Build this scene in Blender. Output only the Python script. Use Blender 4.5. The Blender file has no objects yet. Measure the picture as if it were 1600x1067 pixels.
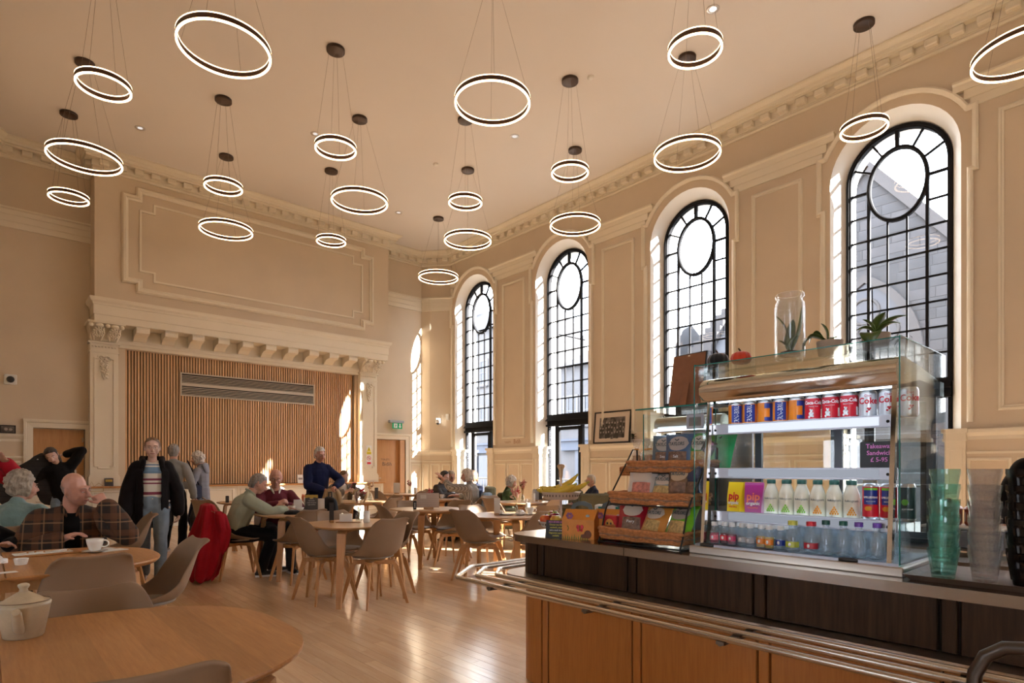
import bpy, bmesh, math, random
from mathutils import Vector, Matrix
sc = bpy.context.scene
col = sc.collection
R = math.radians
rnd = random.Random(11)

# ------------------------------------------------------------------ camera, sky, sun, exposure
HEAD = 41.42
cam_d = bpy.data.cameras.new('camera'); cam = bpy.data.objects.new('camera', cam_d); col.objects.link(cam)
cam.location = (0, 0, 1.28); cam.rotation_euler = (R(90), 0, R(-HEAD))
cam_d.sensor_fit = 'HORIZONTAL'; cam_d.sensor_width = 36; cam_d.lens = 935/1600*36; cam_d.shift_y = (733-533.5)/1600
cam_d.clip_start = .02; cam_d.clip_end = 300
sc.camera = cam
w = bpy.data.worlds.new('sky'); sc.world = w; w.use_nodes = True
bg = w.node_tree.nodes['Background']; bg.inputs[0].default_value = (.88, .93, 1, 1); bg.inputs[1].default_value = 13.0
sun_d = bpy.data.lights.new('sun', 'SUN'); sun_d.energy = 85; sun_d.angle = R(.6); sun_d.color = (1, .95, .86)
sun = bpy.data.objects.new('sun', sun_d); col.objects.link(sun)
sun.rotation_euler = Vector((-.64, 1, -.575)).to_track_quat('-Z', 'Y').to_euler()
vs = sc.view_settings
sc.display_settings.display_device = 'sRGB'
vs.view_transform = 'Standard'; vs.look = 'None'; vs.exposure = 0.10; vs.gamma = 1; vs.use_curve_mapping = False
cy = sc.cycles
cy.max_bounces = 7; cy.diffuse_bounces = 4; cy.glossy_bounces = 4; cy.transmission_bounces = 4; cy.transparent_max_bounces = 28
cy.sample_clamp_indirect = 25; cy.caustics_reflective = False; cy.caustics_refractive = False; cy.use_denoising = True
RING_POWER = 8.0

# ------------------------------------------------------------------ helpers
def lk(o): col.objects.link(o); return o
def tag(o, label=None, cat=None, group=None, kind=None):
    if label: o['label'] = label
    if cat: o['category'] = cat
    if group: o['group'] = group
    if kind: o['kind'] = kind
    return o
def thing(name, label, cat, loc=(0,0,0), rz=0, group=None):
    o = lk(bpy.data.objects.new(name, None)); o.empty_display_size = .05
    o.location = loc; o.rotation_euler = (0, 0, rz)
    return tag(o, label, cat, group)
def mesh_obj(name, me, parent=None, loc=None, rz=0):
    o = lk(bpy.data.objects.new(name, me))
    if parent: o.parent = parent
    if loc: o.location = loc
    if rz: o.rotation_euler = (0, 0, rz)
    return o
def copy_tree(o, parent=None):
    c = o.copy(); lk(c)
    if parent is not None: c.parent = parent
    for ch in list(o.children): copy_tree(ch, c)
    return c
class MB:
    def __init__(s): s.v = []; s.f = []; s.m = []; s.s = []
    def add(s, vs, fs, mi=0, sm=False, M=None):
        b = len(s.v)
        s.v += [tuple(M @ Vector(p)) for p in vs] if M is not None else [tuple(p) for p in vs]
        for f in fs: s.f.append(tuple(b+i for i in f)); s.m.append(mi); s.s.append(sm)
        return s
    def box(s, x0, y0, z0, x1, y1, z1, mi=0, M=None):
        return s.add([(x0,y0,z0),(x1,y0,z0),(x1,y1,z0),(x0,y1,z0),(x0,y0,z1),(x1,y0,z1),(x1,y1,z1),(x0,y1,z1)],
            [(3,2,1,0),(4,5,6,7),(0,1,5,4),(1,2,6,5),(2,3,7,6),(3,0,4,7)], mi, False, M)
    def cbox(s, x0, y0, z0, x1, y1, z1, c=.01, mi=0, M=None):   # chamfered box
        vs = []; X = (x0,x1); Y = (y0,y1); Z = (z0,z1); ix = {}
        for i in (0,1):
            for j in (0,1):
                for k in (0,1):
                    p = [X[i],Y[j],Z[k]]; d = [c*(1-2*i), c*(1-2*j), c*(1-2*k)]
                    for a in range(3):
                        q = p[:]
                        for b2 in range(3):
                            if b2 != a: q[b2] += d[b2]
                        ix[(i,j,k,a)] = len(vs); vs.append(q)
        fs = []
        for a in range(3):
            o = [x for x in range(3) if x != a]
            for v in (0,1):
                q = []
                for (p,r) in ((0,0),(1,0),(1,1),(0,1)):
                    t = [0,0,0]; t[a] = v; t[o[0]] = p; t[o[1]] = r; q.append(ix[(*t,a)])
                fs.append(tuple(q) if (v == 1) != (a == 1) else tuple(reversed(q)))
        for a in range(3):
            o = [x for x in range(3) if x != a]
            for p in (0,1):
                for r in (0,1):
                    t0 = [0,0,0]; t0[o[0]] = p; t0[o[1]] = r; t1 = t0[:]; t1[a] = 1
                    q = (ix[(*t0,o[0])], ix[(*t1,o[0])], ix[(*t1,o[1])], ix[(*t0,o[1])])
                    fs.append(q)
        for i in (0,1):
            for j in (0,1):
                for k in (0,1): fs.append((ix[(i,j,k,0)], ix[(i,j,k,1)], ix[(i,j,k,2)]))
        return s.add(vs, fs, mi, False, M)
    def prism(s, poly, z0, z1, mi=0, M=None, sm=False):
        n = len(poly)
        vs = [(x,y,z0) for x,y in poly] + [(x,y,z1) for x,y in poly]
        s.add(vs, [tuple(reversed(range(n))), tuple(range(n,2*n))], mi, False, M)
        return s.add(vs, [(i,(i+1)%n,n+(i+1)%n,n+i) for i in range(n)], mi, sm, M)
    def tube(s, pts, r, n=8, mi=0, closed=False, cap=True, sm=True, M=None):
        pts = [Vector(p) for p in pts]; m = len(pts)
        rr = r if isinstance(r, (list,tuple)) else [r]*m
        T = []
        for i in range(m):
            a = pts[i-1] if (i or closed) else pts[0]; b = pts[(i+1)%m] if (i < m-1 or closed) else pts[-1]
            T.append((b-a).normalized())
        up = Vector((0,0,1)) if abs(T[0].z) < .9 else Vector((1,0,0))
        N = (up - T[0]*up.dot(T[0])).normalized(); vs = []
        for i in range(m):
            N = (N - T[i]*N.dot(T[i])).normalized(); B = T[i].cross(N)
            k = 1
            if 0 < i < m-1 or closed:
                a = (pts[i]-pts[i-1]).normalized(); k = 1/max(.5, abs(a.dot(T[i])))
            for j in range(n):
                t = 2*math.pi*j/n; vs.append(pts[i] + (N*math.cos(t) + B*math.sin(t))*rr[i]*(1 if n > 4 else k))
        fs = [(i*n+j, i*n+(j+1)%n, ((i+1)%m)*n+(j+1)%n, ((i+1)%m)*n+j) for i in range(m if closed else m-1) for j in range(n)]
        s.add(vs, fs, mi, sm, M)
        if cap and not closed:
            s.add(vs[:n], [tuple(reversed(range(n)))], mi, False, M); s.add(vs[-n:], [tuple(range(n))], mi, False, M)
        return s
    def lathe(s, prof, n=20, mi=0, sm=True, M=None, c=(0,0,0), cap=True):
        vs = []; m = len(prof)
        for r, z in prof:
            for j in range(n):
                t = 2*math.pi*j/n; vs.append((c[0]+r*math.cos(t), c[1]+r*math.sin(t), c[2]+z))
        fs = [(i*n+j, i*n+(j+1)%n, (i+1)*n+(j+1)%n, (i+1)*n+j) for i in range(m-1) for j in range(n)]
        s.add(vs, fs, mi, sm, M)
        if cap:
            if prof[0][0] > 1e-5: s.add(vs[:n], [tuple(reversed(range(n)))], mi, False, M)
            if prof[-1][0] > 1e-5: s.add(vs[-n:], [tuple(range(n))], mi, False, M)
        return s
    def ball(s, c, r, n=10, mi=0, M=None):
        rx, ry, rz = r if isinstance(r, (tuple,list)) else (r,r,r)
        vs = []; fs = []; h = n//2+1
        for i in range(h+1):
            p = math.pi*i/h
            for j in range(n):
                t = 2*math.pi*j/n; vs.append((c[0]+rx*math.sin(p)*math.cos(t), c[1]+ry*math.sin(p)*math.sin(t), c[2]-rz*math.cos(p)))
        for i in range(h):
            for j in range(n): fs.append((i*n+j, i*n+(j+1)%n, (i+1)*n+(j+1)%n, (i+1)*n+j))
        return s.add(vs, fs, mi, True, M)
    def sweep(s, path, prof, mapf, closed=False, mi=0, sm=False, caps=False):
        m = len(path); k = len(prof); vs = []
        for i in range(m):
            p = Vector(path[i])
            a = (p-Vector(path[i-1])).normalized() if (i or closed) else None
            b = (Vector(path[(i+1)%m])-p).normalized() if (i < m-1 or closed) else None
            a = a or b; b = b or a
            na = Vector((-a.y,a.x)); nb = Vector((-b.y,b.x)); nn = (na+nb)
            nn = nn/max(.25, (1+na.dot(nb)))
            for o, n in prof:
                q = p + nn*o; vs.append(mapf(q.x, q.y, n))
        fs = [(i*k+j, i*k+j+1, ((i+1)%m)*k+j+1, ((i+1)%m)*k+j) for i in range(m if closed else m-1) for j in range(k-1)]
        s.add(vs, fs, mi, sm)
        if caps and not closed: s.add(vs[:k], [tuple(range(k))], mi); s.add(vs[-k:], [tuple(reversed(range(k)))], mi)
        return s
    def mesh(s, name, mats, fix=False):
        me = bpy.data.meshes.new(name); me.from_pydata(s.v, [], s.f)
        for mt in (mats if isinstance(mats, (list,tuple)) else [mats]): me.materials.append(mt)
        me.polygons.foreach_set('material_index', s.m); me.polygons.foreach_set('use_smooth', s.s)
        if fix:
            bm = bmesh.new(); bm.from_mesh(me); bmesh.ops.remove_doubles(bm, verts=bm.verts, dist=1e-5)
            bmesh.ops.recalc_face_normals(bm, faces=bm.faces); bm.to_mesh(me); bm.free()
        me.update(); return me
    def build(s, name, mats, parent=None, loc=None, rz=0, fix=False):
        return mesh_obj(name, s.mesh(name, mats, fix), parent, loc, rz)
def RT(loc=(0,0,0), rx=0, ry=0, rz=0, s=1):
    from mathutils import Euler
    return Matrix.Translation(loc) @ Euler((rx,ry,rz)).to_matrix().to_4x4() @ Matrix.Scale(s, 4)
def one(name, mb, mats, label, cat, loc=None, rz=0, group=None, fix=False):
    return tag(mb.build(name, mats, None, loc, rz, fix), label, cat, group)

# ------------------------------------------------------------------ materials
def nt(name):
    m = bpy.data.materials.new(name); m.use_nodes = True; t = m.node_tree
    return m, t, t.nodes['Principled BSDF']
def N(t, typ, **kw):
    n = t.nodes.new(typ)
    for k, v in kw.items():
        if k in n.inputs: n.inputs[k].default_value = v
        else: setattr(n, k, v)
    return n
def rgba(c): return (c[0], c[1], c[2], 1)
def mat(name, c, rough=.5, metal=0, var=0, vs=6, bump=0, bs=60, coat=0, spec=.5, emit=None, es=0, sheen=0, stretch=(1,1,1), trans=0):
    m, t, p = nt(name)
    p.inputs['Base Color'].default_value = rgba(c); p.inputs['Roughness'].default_value = rough; p.inputs['Metallic'].default_value = metal
    p.inputs['Specular IOR Level'].default_value = spec
    if coat: p.inputs['Coat Weight'].default_value = coat; p.inputs['Coat Roughness'].default_value = .12
    if sheen: p.inputs['Sheen Weight'].default_value = sheen
    if emit: p.inputs['Emission Color'].default_value = rgba(emit); p.inputs['Emission Strength'].default_value = es
    if var or bump:
        tc = N(t,'ShaderNodeTexCoord'); mp = N(t,'ShaderNodeMapping'); mp.inputs['Scale'].default_value = stretch
        t.links.new(tc.outputs['Object'], mp.inputs[0])
    if var:
        n = N(t,'ShaderNodeTexNoise', Scale=vs, Detail=4.0); t.links.new(mp.outputs[0], n.inputs['Vector'])
        r = N(t,'ShaderNodeValToRGB'); r.color_ramp.elements[0].position = .3; r.color_ramp.elements[1].position = .7
        r.color_ramp.elements[0].color = rgba([x*(1-var) for x in c]); r.color_ramp.elements[1].color = rgba([min(1,x*(1+var)) for x in c])
        t.links.new(n.outputs['Fac'], r.inputs[0]); t.links.new(r.outputs[0], p.inputs['Base Color'])
    if bump:
        n = N(t,'ShaderNodeTexNoise', Scale=bs, Detail=3.0); t.links.new(mp.outputs[0], n.inputs['Vector'])
        b = N(t,'ShaderNodeBump', Strength=bump, Distance=.01); t.links.new(n.outputs['Fac'], b.inputs['Height']); t.links.new(b.outputs[0], p.inputs['Normal'])
    return m
def wood(name, c1, c2, axis='Z', rough=.4, fine=90, coat=0, rand=.12, bands=None, scale=1.0, bump=.08):
    """grain stretched along an axis; each object gets its own shift and tone"""
    m, t, p = nt(name); L = t.links.new
    tc = N(t,'ShaderNodeTexCoord'); oi = N(t,'ShaderNodeObjectInfo'); geo = N(t,'ShaderNodeNewGeometry')
    add = N(t,'ShaderNodeMath', operation='ADD'); L(oi.outputs['Random'], add.inputs[0]); L(geo.outputs['Random Per Island'], add.inputs[1])
    off = N(t,'ShaderNodeVectorMath', operation='SCALE'); off.inputs[0].default_value = (7.3, 3.1, 5.7); L(add.outputs[0], off.inputs['Scale'])
    ad = N(t,'ShaderNodeVectorMath', operation='ADD'); L(tc.outputs['Object'], ad.inputs[0]); L(off.outputs[0], ad.inputs[1])
    mp = N(t,'ShaderNodeMapping'); k = 1/14.0
    mp.inputs['Scale'].default_value = {'X': (k,1,1), 'Y': (1,k,1), 'Z': (1,1,k)}[axis]
    L(ad.outputs[0], mp.inputs[0])
    n = N(t,'ShaderNodeTexNoise', Scale=fine*scale, Detail=5.0, Roughness=.6); L(mp.outputs[0], n.inputs['Vector'])
    n2 = N(t,'ShaderNodeTexNoise', Scale=9*scale, Detail=3.0, Distortion=1.2); L(mp.outputs[0], n2.inputs['Vector'])
    mx = N(t,'ShaderNodeMath', operation='MULTIPLY_ADD'); mx.inputs[1].default_value = .55; L(n.outputs['Fac'], mx.inputs[0])
    m3 = N(t,'ShaderNodeMath', operation='MULTIPLY'); m3.inputs[1].default_value = .45; L(n2.outputs['Fac'], m3.inputs[0]); L(m3.outputs[0], mx.inputs[2])
    r = N(t,'ShaderNodeValToRGB'); r.color_ramp.elements[0].position = .33; r.color_ramp.elements[1].position = .68
    r.color_ramp.elements[0].color = rgba(c1); r.color_ramp.elements[1].color = rgba(c2); L(mx.outputs[0], r.inputs[0])
    fr = N(t,'ShaderNodeMath', operation='FRACT'); L(add.outputs[0], fr.inputs[0])
    val = N(t,'ShaderNodeMapRange'); val.inputs['To Min'].default_value = 1-rand; val.inputs['To Max'].default_value = 1+rand
    if bands:
        sx = N(t,'ShaderNodeSeparateXYZ'); L(tc.outputs['Object'], sx.inputs[0])
        dv = N(t,'ShaderNodeMath', operation='MULTIPLY'); dv.inputs[1].default_value = 1/bands[1]; L(sx.outputs[bands[0]], dv.inputs[0])
        fl = N(t,'ShaderNodeMath', operation='FLOOR'); L(dv.outputs[0], fl.inputs[0])
        wn = N(t,'ShaderNodeTexWhiteNoise', noise_dimensions='1D'); L(fl.outputs[0], wn.inputs['W']); L(wn.outputs['Value'], val.inputs['Value'])
        sh = N(t,'ShaderNodeVectorMath', operation='SCALE'); sh.inputs[0].default_value = (3,9,2); L(wn.outputs['Value'], sh.inputs['Scale'])
        ad2 = N(t,'ShaderNodeVectorMath', operation='ADD'); L(ad.outputs[0], ad2.inputs[0]); L(sh.outputs[0], ad2.inputs[1]); L(ad2.outputs[0], mp.inputs[0])
    else: L(fr.outputs[0], val.inputs['Value'])
    hs = N(t,'ShaderNodeHueSaturation'); L(r.outputs[0], hs.inputs['Color']); L(val.outputs[0], hs.inputs['Value']); L(hs.outputs[0], p.inputs['Base Color'])
    p.inputs['Roughness'].default_value = rough
    if coat: p.inputs['Coat Weight'].default_value = coat; p.inputs['Coat Roughness'].default_value = .15
    b = N(t,'ShaderNodeBump', Strength=bump, Distance=.004); L(n.outputs['Fac'], b.inputs['Height']); L(b.outputs[0], p.inputs['Normal'])
    return m
def glassy(name, tint=(1,1,1), refl=.9, rough=.02, ior=1.45, haze=0, hazec=(.8,.85,.85)):
    """clear sheet or vessel wall: tinted see-through plus surface reflection"""
    m = bpy.data.materials.new(name); m.use_nodes = True; t = m.node_tree; t.nodes.clear(); L = t.links.new
    tr = N(t,'ShaderNodeBsdfTransparent'); tr.inputs[0].default_value = rgba(tint)
    gl = N(t,'ShaderNodeBsdfGlossy'); gl.inputs['Roughness'].default_value = rough; gl.inputs['Color'].default_value = (refl,refl,refl,1)
    lw = N(t,'ShaderNodeLayerWeight', Blend=.5); pw = N(t,'ShaderNodeMath', operation='POWER'); pw.inputs[1].default_value = 5
    fr = N(t,'ShaderNodeMath', operation='MULTIPLY_ADD'); fr.inputs[1].default_value = .9; fr.inputs[2].default_value = .035
    mx = N(t,'ShaderNodeMixShader'); out = N(t,'ShaderNodeOutputMaterial')
    L(lw.outputs['Facing'], pw.inputs[0]); L(pw.outputs[0], fr.inputs[0]); L(fr.outputs[0], mx.inputs[0]); L(gl.outputs[0], mx.inputs[2])
    if haze:
        df = N(t,'ShaderNodeBsdfDiffuse'); df.inputs[0].default_value = rgba(hazec); m2 = N(t,'ShaderNodeMixShader'); m2.inputs[0].default_value = haze
        L(tr.outputs[0], m2.inputs[1]); L(df.outputs[0], m2.inputs[2]); L(m2.outputs[0], mx.inputs[1])
    else: L(tr.outputs[0], mx.inputs[1])
    L(mx.outputs[0], out.inputs[0]); return m
def emitter(name, c, s):
    m = bpy.data.materials.new(name); m.use_nodes = True; t = m.node_tree; t.nodes.clear()
    e = N(t,'ShaderNodeEmission', Strength=s); e.inputs[0].default_value = rgba(c); o = N(t,'ShaderNodeOutputMaterial'); t.links.new(e.outputs[0], o.inputs[0]); return m
def stripes(name, cols, period, axis='Z', rough=.8, offset=0, bump=.15, bs=220):
    """cols: list of (position 0..1, colour) repeated every period metres along an axis"""
    m, t, p = nt(name); L = t.links.new
    tc = N(t,'ShaderNodeTexCoord'); sx = N(t,'ShaderNodeSeparateXYZ'); L(tc.outputs['Object'], sx.inputs[0])
    a = N(t,'ShaderNodeMath', operation='MULTIPLY_ADD'); a.inputs[1].default_value = 1/period; a.inputs[2].default_value = offset; L(sx.outputs[axis], a.inputs[0])
    f = N(t,'ShaderNodeMath', operation='FRACT'); L(a.outputs[0], f.inputs[0])
    r = N(t,'ShaderNodeValToRGB'); cr = r.color_ramp; cr.interpolation = 'CONSTANT'
    cr.elements[0].position = cols[0][0]; cr.elements[0].color = rgba(cols[0][1])
    cr.elements[1].position = cols[1][0]; cr.elements[1].color = rgba(cols[1][1])
    for q, c in cols[2:]: e = cr.elements.new(q); e.color = rgba(c)
    L(f.outputs[0], r.inputs[0]); L(r.outputs[0], p.inputs['Base Color']); p.inputs['Roughness'].default_value = rough
    n = N(t,'ShaderNodeTexNoise', Scale=bs); L(tc.outputs['Object'], n.inputs['Vector'])
    b = N(t,'ShaderNodeBump', Strength=bump, Distance=.005); L(n.outputs['Fac'], b.inputs['Height']); L(b.outputs[0], p.inputs['Normal'])
    return m
WALL = mat('wall_paint', (.63,.525,.395), .75, var=.03, vs=1.5, bump=.02, bs=120)
TRIM = mat('trim_paint', (.74,.67,.54), .5, var=.02, vs=2)
CEIL = mat('ceiling_paint', (.72,.67,.63), .85, var=.015, vs=.6)
REVEAL = mat('reveal_lit_paint', (.86,.84,.79), .6)  # colour lightened to stand in for sun and sky light on the reveals
SLAT = wood('oak_slat', (.54,.31,.15), (.70,.45,.26), 'Z', .45, 60, rand=.16)
SLATBACK = mat('slat_backing', (.028,.016,.010), .9)
OAKD = wood('oak_door', (.46,.23,.09), (.60,.33,.14), 'Z', .4, 70, rand=.03)
OAKT = wood('oak_table', (.38,.17,.058), (.53,.265,.10), 'Y', .38, 110, coat=.08, rand=.13, bands=('X', .11))
OAKTS = wood('oak_table_small', (.43,.235,.105), (.56,.33,.16), 'X', .32, 110, coat=.25, rand=.05)
OAKL = wood('oak_leg', (.48,.235,.085), (.62,.34,.14), 'Z', .4, 80, rand=.06)
PANEL = wood('counter_oak', (.32,.098,.017), (.44,.16,.032), 'Z', .36, 85, rand=.05)
WENGE = wood('dark_oak', (.016,.008,.0045), (.062,.030,.013), 'Z', .42, 60, rand=.10)
FLOORM = wood('beech_plank', (.66,.43,.25), (.78,.56,.36), 'Y', .24, 40, coat=.45, rand=.085, bump=.03)
STEEL = mat('brushed_steel', (.55,.50,.44), .30, 1, bump=.03, bs=300, stretch=(1,.05,1))
CHROME = mat('chrome', (.80,.76,.70), .07, 1)
DARKF = mat('window_frame_paint', (.016,.016,.018), .7, spec=.08)
BLACKM = mat('black_metal', (.02,.018,.017), .45, .3)
BRONZE = mat('bronze_band', (.115,.058,.03), .4, .6)
CANOPY = mat('canopy_bronze', (.07,.045,.035), .4, .5)
PANEG = glassy('window_glass', (.97,.98,1), .8)
LED = emitter('led_diffuser', (1, .68, .40), RING_POWER)
WHITEP = mat('white_plastic', (.78,.76,.72), .4)
BLACKP = mat('black_plastic', (.015,.015,.016), .4)
SHELL = mat('chair_shell', (.27,.182,.118), .5, var=.03, bump=.015, bs=500, spec=.35)
PAD = mat('chair_pad', (.29,.23,.175), .5, bump=.1, bs=200)
CERAMIC = mat('white_ceramic', (.80,.76,.68), .22, coat=.4)
PAPER = mat('paper', (.78,.76,.72), .8)
JOBS = []                                # meshes that need one evaluation (lettering, fused bodies), filled in at the end
def job(tmp, target, post): lk(tmp); JOBS.append((tmp, target, post))
def finish_jobs():
    dg = bpy.context.evaluated_depsgraph_get()
    done = [(bpy.data.meshes.new_from_object(t.evaluated_get(dg)), tg, ps) for t, tg, ps in JOBS]
    for t, tg, ps in JOBS: bpy.data.objects.remove(t)
    for me, tg, ps in done:
        ps(me); bm = bmesh.new(); bm.from_mesh(me); bm.to_mesh(tg); bm.free(); bpy.data.meshes.remove(me)
def text_job(txt, size, target, fn, ex=.0006, bold=0):
    cu = bpy.data.curves.new('lettering', 'FONT'); cu.body = txt; cu.size = size; cu.extrude = ex; cu.align_x = 'CENTER'; cu.align_y = 'CENTER'
    cu.resolution_u = 2; cu.offset = bold
    def post(me):
        for v in me.vertices: v.co = fn(v.co.copy())
    job(bpy.data.objects.new('lettering', cu), target, post)
def lettering(txt, size, m, parent, M, bend=0, sx=1, name='lettering', bold=0):
    """flat print: text mesh placed by matrix M (x right, y up, z out), optionally wrapped round a cylinder of radius bend"""
    me = bpy.data.meshes.new(name); me.materials.append(m)
    def fn(c):
        x, y, z = c; x *= sx
        if bend: a = x/bend; x, z = (bend+z)*math.sin(a), (bend+z)*math.cos(a)
        return M @ Vector((x,y,z))
    text_job(txt, size, me, fn, bold=bold)
    return mesh_obj(name, me, parent)

WENGE.node_tree.nodes['Principled BSDF'].inputs['Specular IOR Level'].default_value = .2
OAKT.node_tree.nodes['Principled BSDF'].inputs['Specular IOR Level'].default_value = .3
SHELL.node_tree.nodes['Principled BSDF'].inputs['Specular IOR Level'].default_value = .25
# ------------------------------------------------------------------ room shell
XW, XG, XO = 10.54, 10.85, 11.2          # right wall face, glass plane, outside face
H = 7.78; YB = 15.43; YP = 14.8; YN = -7.0; XL = -.4
ZS = 5.97; RW = .889; RG = .718          # arch springing, radius at wall and at glass
WC = [13.63, 10.155, 6.645, 3.07, -.45, -3.96]
def struct(o): return tag(o, kind='structure')
# floor with planks
fl = struct(MB().box(-4.2, YN-.2, -.3, XO, 16.2, -.012).build('floor', mat('floor_joint', (.10,.055,.03), .7)))
PW = .088
def plank_mesh(L):
    return MB().box(0, 0, -.012, PW-.0016, L-.0016, 0).mesh('plank', FLOORM)
lens = [.62,.78,.94,1.1]; pms = [plank_mesh(L) for L in lens]
S_, C_ = math.sin(R(HEAD)), math.cos(R(HEAD))
def in_view(x, y):
    d = x*S_+y*C_; l = x*C_-y*S_
    if d < .6: return None
    px = 800+935*l/d; py = 733+935*1.28/d
    return (px, py, d) if -20 < px < 830 and py < 1085 else None
cands = []; rest = MB()
x = -1.2
while x < 10.5:
    y = -1.2-rnd.random()
    while y < 15.5:
        k = rnd.randrange(4); L = min(lens[k], 15.6-y)
        v = in_view(x+PW/2, y+L/2)
        cands.append((v[2] if v and v[0] > 130 and L == lens[k] else 1e3, x, y, k, L)); y += L
    x += PW
cands.sort()
for i, (d, x, y, k, L) in enumerate(cands):
    if i < 300: mesh_obj('plank', pms[k], fl, (x,y,0))
    else: rest.box(x, y, -.012, x+PW-.0016, y+L-.0016, 0)
x = -4.1
while x < -1.25: rest.box(x, YN, -.012, x+PW-.0016, 15, 0); x += PW
x = -1.2
while x < 10.5: rest.box(x, YN, -.012, x+PW-.0016, -2.25, 0); x += PW
tag(rest.build('far_planks', FLOORM, fl), kind='stuff')
# ceiling
ce = struct(MB().box(XL-.3, YN-.2, H, XO, 16.2, H+.25).build('ceiling', CEIL))
# right wall: one skin inside, one outside, splayed arched reveals between
def arch_pts(yc, r, n=20):
    pts = [(yc-r, 0)] + [(yc-r*math.cos(math.pi*i/n), ZS+r*math.sin(math.pi*i/n)) for i in range(n+1)] + [(yc+r, 0)]
    return pts
wr = MB()
for X, r0 in ((XW, RW), (XO, RG)):
    edges = sorted(WC); ys = [YN] + [(edges[i]+edges[i+1])/2 for i in range(5)] + [14.69 if X == XW else 16.0]
    for i, yc in enumerate(edges):
        a, b = ys[i], ys[i+1]
        wr.add([(X,a,0),(X,yc-r0,0),(X,yc-r0,H),(X,a,H)], [(0,1,2,3)]); wr.add([(X,yc+r0,0),(X,b,0),(X,b,H),(X,yc+r0,H)], [(0,1,2,3)])
        ap = arch_pts(yc, r0)[1:-1]
        for j in range(len(ap)-1):
            (y0,z0),(y1,z1) = ap[j], ap[j+1]; wr.add([(X,y0,z0),(X,y1,z1),(X,y1,H),(X,y0,H)], [(0,1,2,3)])
for yc in WC:
    A = arch_pts(yc, RW, 28); B = arch_pts(yc, RG, 28); n = len(A)
    vs = [(XW,y,z) for y,z in A] + [(XG,y,z) for y,z in B] + [(XO,y,z) for y,z in B]
    wr.add(vs, [(j,j+1,n+j+1,n+j) for j in range(n-1)] + [(n+j,n+j+1,2*n+j+1,2*n+j) for j in range(n-1)], 1, True)
wall_r = struct(wr.build('wall_right', [WALL, REVEAL]))
# hidden walls behind and beside the camera
wl = MB()
wl.box(XL-.3, 8.0, 0, XL, 14.69, H).box(XL-.3, YN, 3.3, XL, 8.0, H)
for a_, b_ in ((YN,-3.2),(-1.4,3.3),(4.0,8.0)): wl.box(-4.2, a_, 0, -4.0, b_, 3.3)
wl.box(-4.2, YN, 0, -4.0, 8.0, .35).box(-4.2, YN, 2.95, -4.0, 8.0, 3.3)
wl.box(-4.2, 8.0, 0, XL-.3, 8.2, 3.3).box(-4.2, YN, 3.3, XL-.3, 8.2, 3.5)
struct(wl.build('wall_left', WALL))
for i_, (a_, b_) in enumerate(((-3.2,-1.4),(3.3,4.0))):    # unseen windows added to the adjoining bay to light the counter front
    wn0 = thing('window_%d' % (7+i_), None, None, (-4.1,a_,0)); tag(wn0, kind='structure'); L_ = b_-a_
    MB().box(-.04,0,.35,.04,.06,2.95).box(-.04,L_-.06,.35,.04,L_,2.95).box(-.04,0,2.89,.04,L_,2.95).box(-.04,0,.35,.04,L_,.41).box(-.03,L_/2-.03,.41,.03,L_/2+.03,2.89).build('frame', DARKF, wn0)
    for q_ in range(2): MB().box(-.003,.06+q_*(L_/2-.03),.41,.003,L_/2-.03+q_*(L_/2-.03),2.89).build('pane', PANEG, wn0)
struct(MB().box(-4.2, YN-.2, 0, XO, YN, H).build('wall_rear', WALL))
# back wall: side pieces with door openings, chamfered corners
bw = MB()
def quadY(x0, z0, x1, z1, y=YB): bw.add([(x0,y,z0),(x1,y,z0),(x1,y,z1),(x0,y,z1)], [(0,1,2,3)])
quadY(8.0, 2.15, 9.39, H); quadY(9.39, 0, 9.95, H); quadY(.19, 0, .74, H); quadY(.74, 2.12, 2.2, H); quadY(1.6, 0, 2.2, 2.12); quadY(8.0, 0, 8.42, 2.15)
PLAN = [(XW,YN),(XW,14.69),(10.10,15.2),(9.95,YB),(8.457,YB),(8.457,YP),(1.69,YP),(1.69,YB),(.19,YB),(.04,15.2),(XL,14.69),(XL,YN)]
for (a, b) in ((1,2),(2,3),(8,9),(9,10)):
    (x0,y0),(x1,y1) = PLAN[a], PLAN[b]; bw.add([(x0,y0,0),(x1,y1,0),(x1,y1,H),(x0,y0,H)], [(0,1,2,3)])
bw.add([(-1,16.2,0),(XO,16.2,0),(XO,16.2,H),(-1,16.2,H)], [(0,1,2,3)])
for x0, x1, zt in ((8.42,9.39,2.15),(.74,1.6,2.12)):     # door reveals
    bw.add([(x0,YB,0),(x0,15.7,0),(x0,15.7,zt),(x0,YB,zt)], [(0,1,2,3)]); bw.add([(x1,YB,0),(x1,15.7,0),(x1,15.7,zt),(x1,YB,zt)], [(0,1,2,3)])
    bw.add([(x0,YB,zt),(x1,YB,zt),(x1,15.7,zt),(x0,15.7,zt)], [(0,1,2,3)])
    bw.box(x0-.2, 15.72, 0, x1+.2, 15.95, zt+.2)  # unseen block added behind each door to stop sky light leaking through
# proscenium block above the recess, and the recess itself
bw.box(1.69, YP, 4.81, 8.457, 16.0, H); bw.box(1.71, YP+.06, 4.335, 8.437, 16.0, 4.81)
bw.box(2.1, 15.36, .9, 2.31, 15.9, 4.33).box(7.745, 15.36, .9, 8.0, 15.9, 4.33)
wall_b = struct(bw.build('wall_back', WALL))
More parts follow.
